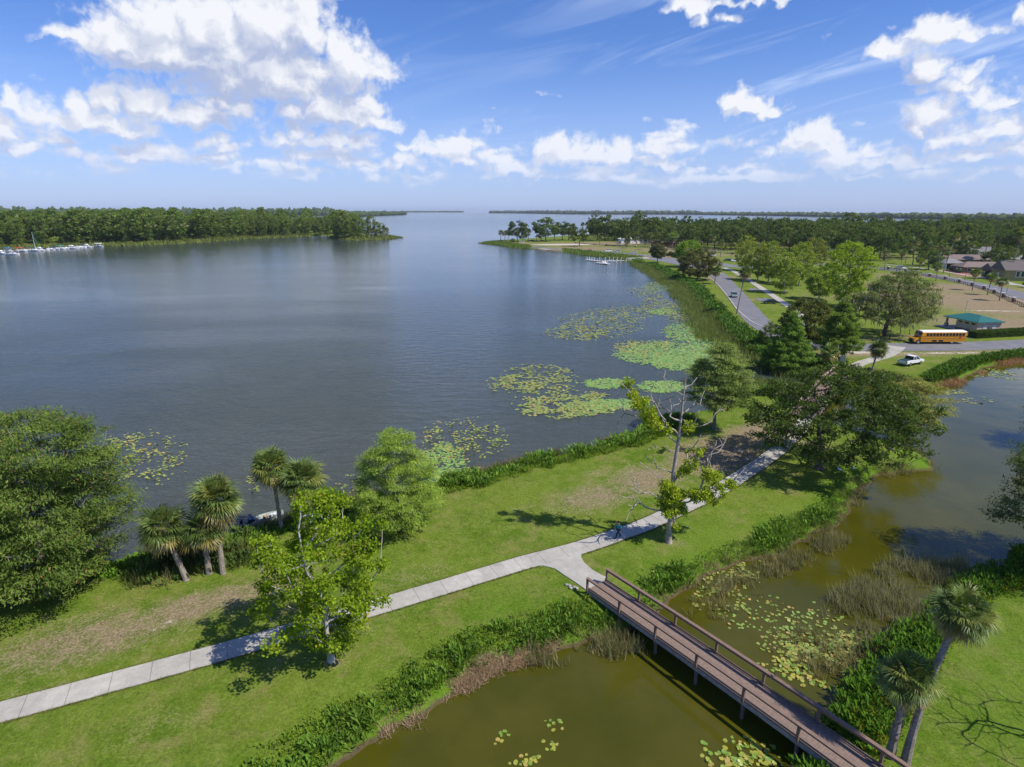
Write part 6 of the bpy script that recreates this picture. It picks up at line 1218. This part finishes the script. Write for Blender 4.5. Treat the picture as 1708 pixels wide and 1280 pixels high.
x, y = G(984, 418.5); cartr = empty('golf_cart', (x, y, hz1(x, y)), R(185)); mb = MB(); mb.box((0, 0, .55), (2.4, 1.2, .5)); mb.box((.9, 0, .9), (.3, 1.1, .5)); mb.build('body', RP, cartr, bevel=.06); MB().box((-.1, 0, 1.9), (1.7, 1.2, .06)).build('roof', RP, cartr)
mb = MB(); [mb.tube([(a, b_, .8), (a * .85, b_, 1.88)], .03, 6) for a in (-.8, .8) for b_ in (-.55, .55)]; mb.build('posts', BLACK, cartr)
for a in (-.8, .8):
    for b_ in (-.55, .55): wheel(cartr, a, b_, .25, .16)
tag(cartr, 'small red cart on the point road left of the white van', 'golf cart')
# school bus
bx = (G(1516, 573.5) + G(1605, 573)) / 2; YEL = mat('school_bus_yellow', (.66, .28, .012), rough=.35, var=.05, spec=.5); bus = empty('school_bus', (bx[0], bx[1], hz1(*bx) + .07), R(181))
mb = MB()
LB = 11.9; xb0, xb1 = -LB / 2, LB / 2 - 1.5
mb.prism([(xb0, .55), (xb0, 2.7), (xb0 + .06, 2.85), (xb1 - .15, 2.85), (xb1 + .12, 1.75), (xb1 + .12, .55)], -1.2, 1.2)
mb.prism([(xb1 + .1, .5), (xb1 + .1, 1.55), (xb1 + 1.15, 1.42), (xb1 + 1.42, 1.25), (xb1 + 1.48, .5)], -.98, .98); mb.build('body', YEL, bus, bevel=.07)
mb = MB(); n = 9; prof = [(1.2 * math.cos(t_), 2.80 + .26 * math.sin(t_)) for t_ in np.linspace(0, math.pi, n)]; V = [(xx, p_[0], p_[1]) for xx in (xb0 + .03, xb1 - .12) for p_ in prof]
mb.add(V, [(i, i + 1, n + i + 1, n + i) for i in range(n - 1)] + [tuple(range(n))[::-1], tuple(range(n, 2 * n)), (0, n, 2 * n - 1, n - 1)]); mb.build('roof', WHITE, bus)
for sy in (-1, 1):
    for i in range(12): MB().box((xb0 + .75 + i * .755, sy * 1.205, 2.25), (.62, .03, .62)).build('window', GLASS, bus, bevel=.01)
    mb = MB(); [mb.box(((xb0 + xb1) / 2, sy * 1.21, q), (xb1 - xb0 - .1, .035, .06)) for q in (1.82, 1.42, 1.02)]; mb.build('rub_rail', BLACK, bus)
    mb = MB(); mb.box((-.2, sy * 1.21, .80), (1.0, .03, .30)); mb.box((1.3, sy * 1.21, .80), (1.0, .03, .30)); mb.build('luggage_door', BLACK, bus)
    for xx in (xb0 + 3.1, xb1 + .55): wheel(bus, xx, sy * 1.02, .50, .30)
    mb = MB(); mb.tube([(xb1 + 1.0, sy * .9, 1.4), (xb1 + 1.15, sy * 1.35, 1.9)], .025, 6); mb.box((xb1 + 1.15, sy * 1.38, 1.95), (.08, .2, .34)); mb.build('mirror', BLACK, bus)
    MB().box((xb1 + 1.47, sy * .72, .98), (.06, .26, .22)).build('headlight', LAMP, bus); MB().box((xb0 - .01, sy * .95, 1.3), (.05, .2, .2)).build('tail_light', RED, bus)
    MB().cyl((xb0 + 10.05 if sy < 0 else xb0 + 1.4, sy * 1.235, 1.55), .24, .03, 'Y', 8).build('stop_sign', RED, bus)
MB().box((xb1 + .02, 0, 2.22), (.20, 2.05, .80), tilt=(Vector((0, 1, 0)), R(-14))).build('windscreen', GLASS, bus)
MB().box((xb1 + 1.49, 0, .9), (.04, 1.1, .5)).build('grille', BLACK, bus); mb = MB(); mb.box((xb1 + 1.52, 0, .58), (.14, 2.1, .22)); mb.box((xb0 - .05, 0, .6), (.14, 2.3, .22)); mb.build('bumper', BLACK, bus)
MB().box((xb0 - .012, 0, 2.2), (.03, 1.5, .6)).build('rear_window', GLASS, bus)
tag(bus, 'yellow school bus with a white roof parked on the park road', 'school bus')

# ------------------------------------------------------------------ restroom, houses, fence, lamps, signs
def frame(ax): ax = np.array(ax, float); return unit(ax)
GROOF = mat('green_metal_roof', (.018, .125, .095), rough=.4, var=.08, spec=.5); TANW = mat('tan_stucco', (.46, .38, .30), rough=.85, var=.08, scale=1); BRK = mat('brown_brick', (.20, .12, .09), rough=.85, var=.2)
def hiproof(mb, x0, x1, y0, y1, z, h, inset, m=0, thick=.14, gable=False):
    w = min(x1 - x0, y1 - y0) / 2
    if (x1 - x0) >= (y1 - y0): a, b_ = (x0 + (0 if gable else inset), (y0 + y1) / 2), (x1 - (0 if gable else inset), (y0 + y1) / 2)
    else: a, b_ = ((x0 + x1) / 2, y0 + (0 if gable else inset)), ((x0 + x1) / 2, y1 - (0 if gable else inset))
    V = [(x0, y0, z), (x1, y0, z), (x1, y1, z), (x0, y1, z), (x0, y0, z + thick), (x1, y0, z + thick), (x1, y1, z + thick), (x0, y1, z + thick), (*a, z + h), (*b_, z + h)]
    F = [(0, 3, 2, 1), (0, 1, 5, 4), (1, 2, 6, 5), (2, 3, 7, 6), (3, 0, 4, 7)]
    F += [(4, 5, 9, 8), (5, 6, 9), (6, 7, 8, 9), (7, 4, 8)] if (x1 - x0) >= (y1 - y0) else [(4, 5, 8), (5, 6, 9, 8), (6, 7, 9), (7, 4, 8, 9)]
    mb.add(V, F, m); return a, b_
nc = np.array([116.3, 145.8]); rz_ = math.atan2(.14, .99); rest_ = empty('restroom', (nc[0], nc[1], hz1(*nc)), rz_)
mb = MB(); mb.box((3.4, 3.1, 1.67), (6.8, 6.2, 2.06)); mb.build('wall', TANW, rest_); mb = MB(); mb.box((3.4, 3.1, .32), (6.86, 6.26, .66)); mb.build('brick_base', BRK, rest_)
mb = MB(); hiproof(mb, -.6, 7.2, -.6, 9.8, 2.75, 1.35, 3.4); mb.build('roof', GROOF, rest_)
mb = MB(); mb.box((3.3, 4.6, 2.69), (7.6, 10.2, .10)); mb.build('soffit', WHITE, rest_)
mb = MB(); mb.box((3.4, 4.9, .06), (9.2, 12.4, .12)); mb.build('slab', CONC2, rest_)
for a in (.2, 6.6): mb = MB(); mb.box((a, 9.2, 1.7), (.4, .4, 2.0)); mb.box((a, 9.2, .6), (.7, .7, 1.0)); mb.build('porch_pier', TANW if a > 3 else mat('pier_stone', (.35, .27, .22)), rest_)
for a in (1.2, 3.1, 5.0): f = MB().box((-.01, a, 2.2), (.05, 1.0, .45)).build('window', BLACK, rest_); MB().box((-.045, a, 2.2), (.02, .86, .34)).build('pane', GLASS, f)
for a in (2.2, 4.8): MB().box((a, -.03, 1.1), (.95, .06, 2.05)).build('door', mat('grey_door', (.5, .5, .48)), rest_)
MB().box((3.5, -.25, 1.2), (.6, .3, .9)).build('drinking_fountain', CHROME, rest_)
tag(rest_, 'tan park restroom with a green metal hip roof behind the bus', 'restroom')
mb = MB(); mb.cyl((0, 0, 3.4), .06, 6.8, n=8); vn = empty('lamp_post', (nc[0] + 3.5, nc[1] + 9.5, .9)); mb.build('pole', CHROME, vn); MB().box((.1, 0, 6.8), (.7, .25, .14)).build('lamp_head', CHROME, vn, bevel=.03); tag(vn, 'silver pole lamp rising behind the restroom roof', 'street lamp')
# clipped hedge beside the restroom
ha, hb = G(1629, 565.5), G(1800, 556); hd = unit(hb - ha); hl = np.linalg.norm(hb - ha); hn = np.array([-hd[1], hd[0]]); r = np.random.default_rng(8); n = 16000
s_ = r.uniform(0, hl, n); w_ = r.uniform(0, 2.6, n); zq = r.uniform(.1, 1.5, n); side = r.integers(0, 3, n); w_ = np.where(side == 0, 0, w_); zq = np.where(side == 0, zq, 1.5); w_ += r.normal(0, .07, n); zq += r.normal(0, .06, n)
Pq = np.c_[ha + hd * s_[:, None] + hn * w_[:, None], zq + .9]; V, F = quads_leaf(Pq, r.normal(size=(n, 3)), unit(r.normal(size=(n, 3)) + np.where(side[:, None] == 0, [[-hn[0], -hn[1], .3]], [[0, 0, 1.]])), np.full(n, .32), np.full(n, .22))
hr = empty('hedge', (ha[0], ha[1], .9), 0); V = V - [ha[0], ha[1], .9]; npmesh('leaves', V, F, LEAF, hr, col=np.repeat(np.array((.045, .085, .02)) * r.uniform(.7, 1.4, (n, 1)), 4, axis=0))
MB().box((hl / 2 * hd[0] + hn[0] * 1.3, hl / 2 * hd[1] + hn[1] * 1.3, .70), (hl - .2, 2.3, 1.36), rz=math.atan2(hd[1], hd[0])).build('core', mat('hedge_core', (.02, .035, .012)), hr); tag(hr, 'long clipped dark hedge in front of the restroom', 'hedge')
def lamp(px, py, h, label, m=BLACK, group=None):
    x, y = G(px, py); root = empty('street_lamp', (x, y, hz1(x, y))); mb = MB(); mb.tube([(0, 0, 0), (0, 0, .5), (0, 0, .55), (0, 0, h)], [.12, .12, .06, .05], 8); mb.build('pole', m, root); mb = MB(); mb.cyl((0, 0, h + .22), .13, .42, r2=.20, n=8); mb.build('lantern', mat('lantern_glass', (.75, .74, .70), rough=.3), root); MB().cyl((0, 0, h + .5), .24, .16, r2=.04, n=8).build('cap', m, root); tag(root, label, 'street lamp', group)
lamp(1483, 567, 4.6, 'black street lamp by the road between the oak and the bus')
lamp(1583, 461, 4.8, 'street lamp on the verge before the open garage'); lamp(1609, 467, 5.2, 'street lamp on the verge before the blue garage door'); lamp(1677, 497, 4.6, 'street lamp right of the last street palm')
lamp(1301, 494, 4.4, 'slim dark lamp beside the white walkway under the sycamores'); lamp(1263, 470, 4.4, 'dark lamp among the sycamore trunks')
lamp(1072, 427, 4.6, 'lamp post near the dock on the shore lawn'); lamp(1038, 421.5, 5, 'lamp post behind the silver cars of the point'); lamp(958, 417.5, 5, 'lamp post on the point lawn left of the red cart'); lamp(1218, 433, 5, 'lamp post behind the dark green car'); lamp(1176, 427.5, 4.6, 'lamp post behind the round dark oak')
def fence(pxs, name, label, sp=12.0, h=1.3):
    A = np.array([G(*p_) for p_ in pxs]); L = smooth_line(A, 30); s = np.r_[0, np.cumsum(np.linalg.norm(np.diff(L, axis=0), axis=1))]; at_ = lambda u: np.array([np.interp(u, s, L[:, 0]), np.interp(u, s, L[:, 1])])
    o_ = at_(0); root = empty(name, (o_[0], o_[1], .9)); n = int(s[-1] / sp)
    for i in range(n):
        a, b_ = at_(i * sp) - o_, at_((i + 1) * sp) - o_; an = math.atan2(*(b_ - a)[::-1])
        p_ = MB().box((a[0], a[1], h * .55), (.85, .85, h * 1.1), rz=an).build('pillar', BRK, root); MB().box((a[0], a[1], h * 1.1 + .08), (1.1, 1.1, .18), rz=an).build('cap', WHITE, p_)
        mb = MB(); c = (a + b_) / 2; ln = np.linalg.norm(b_ - a)
        mb.box((c[0], c[1], h * .86), (ln, .22, .14), rz=an, m=0)
        for q in (.5, .28): mb.box((c[0], c[1], h * q), (ln, .09, .10), rz=an, m=1)
        for k in range(1, 6): d = a + (b_ - a) * k / 6; mb.box((d[0], d[1], h * .42), (.14, .14, h * .84), rz=an, m=1)
        mb.build('rail_panel', [mat('fence_cap', (.55, .50, .44)), WDARK], root)
    tag(root, label, 'fence'); return root
fence([(1446, 446.5), (1493.5, 451), (1521, 455.5), (1551.5, 462), (1583, 468), (1616.6, 476), (1644, 484.2), (1664, 492), (1686.7, 502.5), (1720, 516), (1790, 548)], 'fence', 'rail fence with brick piers and white caps along the residential street')
fence([(960, 406), (1000, 409.5), (1060, 413), (1120, 417), (1180, 421), (1240, 425.5), (1300, 430)], 'fence', 'distant rail fence with pale piers between the point lawn and the houses', sp=16)
def house(px, py, W, D, hw, rz, wall, roofm, label, h=2.2, gable=False, wins=3, garage=None, name='house', z=None, parts=None, trim=None):
    x, y = G(px, py); root = empty(name, (x, y, hz1(x, y)), rz); MB().box((0, 0, hw / 2), (W, D, hw)).build('wall', wall, root)
    mb = MB(); a, b_ = hiproof(mb, -W / 2 - .7, W / 2 + .7, -D / 2 - .7, D / 2 + .7, hw, h, min(W, D) * .45, gable=gable); rf = mb.build('roof', roofm, root)
    if gable:
        if W >= D: V = [(-W / 2, -D / 2, hw), (-W / 2, D / 2, hw), (-W / 2, 0, hw + h * .86), (W / 2, -D / 2, hw), (W / 2, D / 2, hw), (W / 2, 0, hw + h * .86)]
        else: V = [(-W / 2, -D / 2, hw), (W / 2, -D / 2, hw), (0, -D / 2, hw + h * .86), (-W / 2, D / 2, hw), (W / 2, D / 2, hw), (0, D / 2, hw + h * .86)]
        MB().add(V, [(0, 1, 2), (3, 5, 4)]).build('gable', wall, root)
    tr = trim or WHITE
    for i in range(wins):
        xx = -W / 2 + W * (i + .6) / (wins + (1.4 if garage else .2)); f = MB().box((xx, -D / 2 - .03, hw * .55), (1.5, .08, 1.3)).build('window', tr, root); MB().box((xx, -D / 2 - .08, hw * .55), (1.26, .03, 1.06)).build('pane', GLASS, f)
        f = MB().box((-W / 2 - .03, -D / 2 + D * (i + .6) / (wins + .2), hw * .55), (.08, 1.3, 1.2)).build('window', tr, root) if i < 2 else None
    MB().box((W * .06, -D / 2 - .05, 1.05), (1.0, .1, 2.1)).build('door', mat('house_door', (.16, .09, .06)), root)
    MB().box((W * .2, D * .1, hw + h * .75), (.7, .7, 1.1)).build('chimney', BRK, root)
    if garage: g_ = MB().box((W / 2 - 3.2, -D / 2 - .06, 1.15), (4.8, .1, 2.3)).build('garage_door', garage, root)
    tag(root, label, 'house'); return root
ROOFB = mat('brown_shingle', (.20, .155, .135), rough=.9, var=.15, scale=1.5); ROOFG = mat('grey_shingle', (.22, .21, .205), rough=.9, var=.15, scale=1.5); ROOFD = mat('dark_shingle', (.14, .12, .11), rough=.9, var=.15); CREAM = mat('cream_siding', (.58, .54, .44), rough=.7, var=.05); OLV = mat('olive_siding', (.30, .25, .11), rough=.8, var=.08); BRW = mat('brown_siding', (.20, .15, .11), rough=.8, var=.1); BLUD = mat('blue_garage', (.10, .22, .38), rough=.5, var=.04); PINK = mat('red_tile_roof', (.23, .135, .105), rough=.85, var=.12); WSD = mat('white_siding', (.72, .72, .70), rough=.7, var=.05)
garage_shade = mat('painted_garage_shade', (.015, .014, .013), rough=1)
house(1598, 441, 27, 11, 2.9, R(-10), BRW, ROOFB, 'long low house with a brown roof behind the open garage', h=2.6, wins=4)
g_ = house(1583, 447.5, 9.5, 9, 2.8, R(-8), WSD, ROOFG, 'open fronted garage with a gable roof over a dark car', h=2.2, wins=0); MB().box((0, -4.53, 1.3), (7.4, .12, 2.5)).build('opening_shade_panel', garage_shade, g_)  # solid near-black panel paints the garage's inner shade onto its front wall
house(1632, 454.5, 20, 10, 2.8, R(-8), BRW, ROOFB, 'low brown roofed house with a blue garage door', h=2.4, wins=3, garage=BLUD)
hs_ = house(1702, 467, 18, 12, 4.4, R(-14), OLV, ROOFD, 'olive gabled house with white french windows at the right edge', h=4.0, gable=True, wins=1)
for a in (-.9, .9): f = MB().box((-3.5 + a, -6.06, 2.9), (1.5, .12, 2.6)).build('french_window', WHITE, hs_); MB().box((-3.5 + a, -6.14, 2.9), (1.1, .04, 2.2)).build('pane', GLASS, f)
house(1672, 462, 13, 10, 3.0, R(-12), BRW, ROOFD, 'dark wing left of the olive gabled house', h=3.2, gable=True, wins=2)
house(1632, 429, 10, 9, 3.6, R(-30), CREAM, ROOFG, 'small cream house with a gable behind the long low house', h=3.0, gable=True, wins=2)
house(1655, 434, 16, 9, 3.2, R(-12), WSD, ROOFG, 'white house glimpsed between the palms at the right', h=2.4, wins=3)
house(1690, 442, 12, 9, 3.2, R(-10), WSD, ROOFG, 'white house behind the gabled house at the right edge', h=2.2, wins=2)
house(1398, 419, 22, 10, 3.0, R(-6), WSD, ROOFG, 'white house behind the tallest sycamore', h=2.2, wins=4, garage=BLUD)
house(1313, 412, 24, 11, 3.0, 0, BRW, ROOFG, 'grey roofed house glimpsed above the sycamores', h=2.4, wins=3)
house(1262, 416, 16, 9, 3.0, 0, WSD, ROOFG, 'pale house behind the leftmost sycamore', h=2.2, wins=3)
house(1056, 406, 26, 11, 4.0, R(6), WSD, WHITE, 'long white house before the trees of the point', h=2.0, wins=5)
house(1106, 411, 18, 11, 3.2, R(4), mat('red_brick', (.32, .14, .09), rough=.85, var=.15), PINK, 'red brick house with a reddish roof behind the shore lawn', h=2.8, wins=3)
house(1160, 404, 16, 10, 4.5, 0, WSD, WHITE, 'white house peeping over the trees behind the round dark oak', h=2.0, wins=3)
for (px, py, s, lb) in ((1548, 450, .62, 'dark oak left of the open garage'), (1556, 444, .8, 'dark oak behind the open garage'), (1652, 447, .62, 'oak between the blue garage house and the gabled house'), (1722, 458, .8, 'dark oak at the right edge behind the gabled house'), (1612, 436, .7, 'dark oak rising behind the long low house'), (1672, 446, .7, 'dark oak before the white house at the right'), (1600, 456, .18, 'small shrub at the foot of the long low house'), (1645, 462, .2, 'small shrub beside the blue garage door'), (1712, 480, .22, 'round shrub before the gabled house')):
    x, y = G(px, py); place('oakw', x, y, s, 'oak_tree' if s > .3 else 'shrub', lb, cat='tree' if s > .3 else 'shrub')
def sign(px, py, w, h, hz_, m, label, posts=2, pm=WHITE):
    x, y = G(px, py); root = empty('sign', (x, y, hz1(x, y)), R(-20)); MB().box((0, 0, hz_ + h / 2), (w, .06, h)).build('board', m, root)
    for s in ((-w / 2, w / 2) if posts == 2 else (0,)): MB().box((s, .05, (hz_ + h) / 2), (.09, .09, hz_ + h + .1)).build('post', pm, root)
    tag(root, label, 'sign')
sign(1404, 613, .85, 1.5, .9, mat('grey_green_board', (.28, .34, .30)), 'grey green notice board on two white posts by the small bridge')
sign(1447.5, 627, .6, 1.2, .7, mat('dark_green_board', (.06, .13, .12)), 'dark green sign beside the leaning palm at the far walkway', 1, BLACK)
sign(1468, 569, .4, .6, 1.2, mat('yellow_board', (.65, .42, .03)), 'yellow road sign by the park road left of the bus', 1, BLACK)
x, y = G(1416, 620); o = empty('bollard', (x, y, .95)); MB().box((0, 0, .5), (.14, .14, 1.0)).build('post', WGREY, o); MB().box((0, 0, 1.03), (.18, .18, .06)).build('cap', WGREY, o); tag(o, 'short wooden bollard in the middle of the far walkway', 'bollard')
x, y = G(1292, 490); o = empty('fire_hydrant', (x, y, .95)); mb = MB(); mb.cyl((0, 0, .3), .13, .6, n=10); mb.ell((0, 0, .62), (.14, .14, .12)); mb.build('body', mat('orange_paint', (.6, .12, .03)), o, smooth=True); MB().cyl((0, 0, .42), .06, .42, 'X', 8).build('nozzle', MATS['orange_paint'], o); tag(o, 'orange fire hydrant beside the white walkway', 'hydrant')
r = np.random.default_rng(6)
for i, (px, py) in enumerate(((1438, 632), (1445, 631), (1451, 634), (1432, 633))):
    x, y = G(px, py); mb = MB(); mb.ell((0, 0, .12), (.45, .35, .28), 9, 6); mb.v[0] = mb.v[0] * (1 + r.normal(0, .08, mb.v[0].shape)); o = mb.build('rock', mat('grey_rock', (.35, .32, .29), var=.25), loc=(x, y, hz1(x, y))); tag(o, 'grey riprap rock beside the landing of the small bridge', 'rock', 'rocks beside the small bridge landing')
mb = MB()
for i in range(5): mb.ell((i * .22 - .4, r.normal() * .1, .08), (.18, .14, .12), 8, 5)
x, y = G(952, 981); o = mb.build('rock', MATS['grey_rock'], loc=(x, y, hz1(x, y))); o.rotation_euler = (0, 0, -.5); tag(o, 'low pale rubble at the left corner of the footbridge landing', 'rubble')
# round shrubs near the lot
for i, (px, py, s) in enumerate(((1118, 427, 2.6), (1126, 429, 3.4), (1131, 430, 2.6))):
    r2 = np.random.default_rng(400 + i); x, y = G(px, py); C = clump_points([(.3, s), (s * .5, s * 1.1), (s * .9, s * .5)], 26, r2, .5); root = empty('shrub', (x, y, hz1(x, y))); V, F, c = foliage(C, (.9, .9, .6), 40, (.7, .4), ((.02, .045, .015), (.035, .065, .02)), r2); npmesh('leaves', V, F, LEAF, root, col=c); tag(root, 'dark clipped shrub at the edge of the lot behind the dock', 'shrub', 'dark shrubs by the dock lot')

# ------------------------------------------------------------------ dock
o0 = G(1000, 436.5, 0); dk = empty('dock', (o0[0], o0[1], 0)); PALE = mat('weathered_white', (.60, .59, .56), rough=.7, var=.12)
def dseg(a, b_, w): A_, B_ = G(*a, 0) - o0, G(*b_, 0) - o0; c = (A_ + B_) / 2; MB().box((c[0], c[1], .45), (np.linalg.norm(B_ - A_), w, .18), rz=math.atan2(*(B_ - A_)[::-1])).build('deck', PALE, dk); return A_, B_
segs = [dseg((978, 434.5), (1002, 437), 2.2), dseg((995, 439.5), (1016, 442), 2.2), dseg((1000, 436.8), (1046, 436.4), 2.4), dseg((1010, 441), (1006, 436.5), 2.2), dseg((1046, 436.4), (1080, 434.5), 3.0)]
for px, py in ((979, 434), (983, 434.6), (987, 435), (991, 435.3), (996, 439), (1000, 439.5), (1004, 440), (1008, 440.4), (1013, 441), (1000, 434.5), (1009, 435), (1016, 434.4), (1023, 434.8), (1029, 435), (1036, 434.8), (1020, 438.4), (1028, 438.6), (1035, 438.4), (1044, 438.2), (1052, 437.6)):
    c = G(px, py, 0) - o0; MB().cyl((c[0], c[1], .75), .24, 2.7, n=8).build('piling', PALE, dk)
A_, B_ = G(1047, 435.6, 0) - o0, G(1080, 434.4, 0) - o0; an = math.atan2(*(B_ - A_)[::-1]); ln = np.linalg.norm(B_ - A_)
for s in (-1, 1):
    mb = MB(); n_ = np.array([-math.sin(an), math.cos(an)]) * 1.4 * s; c = (A_ + B_) / 2 + n_; mb.box((c[0], c[1], 1.75), (ln, .12, .12), rz=an); mb.box((c[0], c[1], 1.2), (ln, .1, .1), rz=an)
    for k in range(9): d = A_ + (B_ - A_) * k / 8 + n_; mb.box((d[0], d[1], 1.1), (.12, .12, 1.3), rz=an)
    mb.build('railing', WHITE, dk)
tag(dk, 'white floating dock with many pilings at the shore lot', 'dock')

# ------------------------------------------------------------------ marina at the far left
def hull(mb, L, W, H_, m=0):
    xs = np.linspace(-L / 2, L / 2, 9); V = []
    for x in xs:
        tt = (x + L / 2) / L; w = W / 2 * (1 - max(0, tt - .45) ** 2 / .55 ** 2 * .92); z = H_ * (1 + .25 * tt ** 2); V += [(x, -w, z), (x, -w * .6, -.15), (x, w * .6, -.15), (x, w, z)]
    F = []
    for i in range(8):
        for j in range(4): j2 = (j + 1) % 4; F.append((i * 4 + j, i * 4 + j2, (i + 1) * 4 + j2, (i + 1) * 4 + j))
    F += [(3, 2, 1, 0), (32, 33, 34, 35)]; mb.add(V, F, m)
BLC = mat('blue_canvas', (.03, .14, .45), rough=.7); REDC = mat('red_canvas', (.50, .03, .05), rough=.7); NAVC = mat('navy_canvas', (.03, .035, .08), rough=.7); TEALC = mat('teal_canvas', (.04, .28, .26), rough=.7)
boats = [(3, 424.5, 9, WHITE, 'white cabin cruiser at the left edge of the marina', 'cab'), (22, 425.5, 9.5, WHITE, 'white runabout in front of the blue canopy boat', 'low'), (14, 420.5, 10, BLC, 'boat under a bright blue canopy in the marina', 'can'), (33, 420, 8, REDC, 'boat under a bright red cover in the marina', 'can'), (40, 420, 6.5, WHITE, 'small white boat right of the red covered one', 'low'), (49, 419.5, 8.5, NAVC, 'boat with a dark canopy left of the sailboat', 'can'), (68, 419, 7, WHITE, 'white cruiser right of the sailboat', 'cab'), (75, 418.3, 7, NAVC, 'low boat with a navy cover second right of the sailboat', 'low'), (83, 417.6, 9.5, WHITE, 'long white boat in the middle of the marina row', 'low'), (93, 416.8, 8.5, NAVC, 'pontoon boat with a dark canopy in the middle of the marina', 'can'), (102, 416.3, 8, TEALC, 'boat with a teal cover in the marina row', 'can'), (109, 415.8, 7.5, WHITE, 'white boat between the teal covered one and the big cruiser', 'low'), (121, 415.2, 11, WHITE, 'biggest white cabin cruiser of the marina', 'cab'), (131, 414.3, 7.5, WHITE, 'white boat right of the biggest cruiser', 'low'), (137, 413.8, 7.5, NAVC, 'boat with a navy canopy near the right end of the marina', 'can'), (146, 413.2, 8.5, WHITE, 'white rounded cruiser second from the right end of the marina', 'cab'), (165, 412.0, 10, WHITE, 'rightmost boat of the marina with a tall white canopy', 'can')]
for i, (px, py, L, cm, lb, kd) in enumerate(boats):
    x, y = G(px, py, 0); root = empty('motor_boat', (x, y, 0), R(-18 + (i * 47 % 30))); mb = MB(); hull(mb, L, 2.8, 1.0); mb.build('hull', WHITE, root)
    if kd == 'cab': mb = MB(); mb.box((-.3, 0, 1.7), (L * .42, 2.1, 1.3), top=(.75, .85)); mb.box((-.8, 0, 2.6), (L * .24, 1.8, .7), top=(.8, .9)); mb.build('cabin', WHITE, root); MB().box((-.3, 0, 1.9), (L * .40, 2.12, .4)).build('windows', GLASS, root)
    elif kd == 'can':
        MB().box((-.4, 0, 3.0), (L * .62, 2.7, .35), top=(.9, .8)).build('canopy', cm, root); mb = MB(); [mb.tube([(a, b_, 1.0), (a, b_, 2.9)], .07, 6) for a in (-L * .3, L * .2) for b_ in (-1.1, 1.1)]; mb.build('canopy_poles', CHROME, root); MB().box((-.4, 0, 1.3), (L * .4, 1.8, .6)).build('seats', WHITE, root)
    else: MB().box((-.2, 0, 1.35), (L * .5, 1.9, .5), top=(.7, .8)).build('cover', cm, root); MB().box((.5, 0, 1.7), (.5, 1.7, .6), top=(.2, .9)).build('windscreen', GLASS, root)
    tag(root, lb, 'boat')
x, y = G(59, 419.5, 0); sr = empty('sailboat', (x, y, 0), R(-10)); mb = MB(); hull(mb, 9.5, 2.9, 1.1); mb.build('hull', WHITE, sr); MB().box((-.3, 0, 1.5), (4, 1.7, .7), top=(.8, .8)).build('cabin', WHITE, sr); mb = MB(); mb.tube([(.6, 0, 1), (.5, 0, 14.5)], [.16, .10], 8); mb.build('mast', PALE, sr); mb = MB(); mb.tube([(.6, 0, 2.4), (-3.6, 0, 2.3)], [.28, .2], 8); mb.build('boom', TEALC, sr)
mb = MB(); mb.tube([(4.6, 0, 1.4), (.55, 0, 13.5)], .09, 6); mb.build('furled_sail', TEALC, sr); tag(sr, 'sailboat with a tall bare mast in the marina', 'sailboat')
A_, B_ = G(-80, 428, 0), G(172, 411.8, 0); c = (A_ + B_) / 2; mr = empty('marina_pier', (c[0], c[1], 0), math.atan2(*(B_ - A_)[::-1])); ln = np.linalg.norm(B_ - A_); MB().box((0, 3.5, .6), (ln, 1.8, .2)).build('deck', WGREY, mr)
for k in range(24): MB().cyl((-ln / 2 + ln * (k + .5) / 24, 2.4, .9), .22, 3.0, n=7).build('piling', PALE, mr)
tag(mr, 'grey pier behind the row of marina boats', 'pier')

# ------------------------------------------------------------------ air
for p_ in [o for o in bpy.data.objects if o.type == 'EMPTY' and 'category' not in o and o.parent is None]:
    for ch in list(p_.children): bpy.data.objects.remove(ch)
    bpy.data.objects.remove(p_)
for o in bpy.data.objects:
    if 'proto' in o: del o['proto']
hzm = bpy.data.materials.new('haze_air'); hzm.use_nodes = True; t = NT(hzm.node_tree); t.n.clear()
pv = t.new('ShaderNodeVolumePrincipled', {'Color': (.80, .88, 1.0, 1), 'Density': 5.0e-5, 'Anisotropy': .25}); t.l.new(pv.outputs[0], t.new('ShaderNodeOutputMaterial').inputs['Volume'])
me = bpy.data.meshes.new('haze'); x0, x1, y0, y1, z0, z1 = -9950, 9950, -300, 9980, -2.6, 56
me.from_pydata([(x0, y0, z0), (x1, y0, z0), (x1, y1, z0), (x0, y1, z0), (x0, y0, z1), (x1, y0, z1), (x1, y1, z1), (x0, y1, z1)], [], [(0, 3, 2, 1), (4, 5, 6, 7), (0, 1, 5, 4), (1, 2, 6, 5), (2, 3, 7, 6), (3, 0, 4, 7)]); me.materials.append(hzm)
o = bpy.data.objects.new('haze', me); COL.objects.link(o); tag(o, 'pale summer haze over the lake', 'haze', kind='stuff')
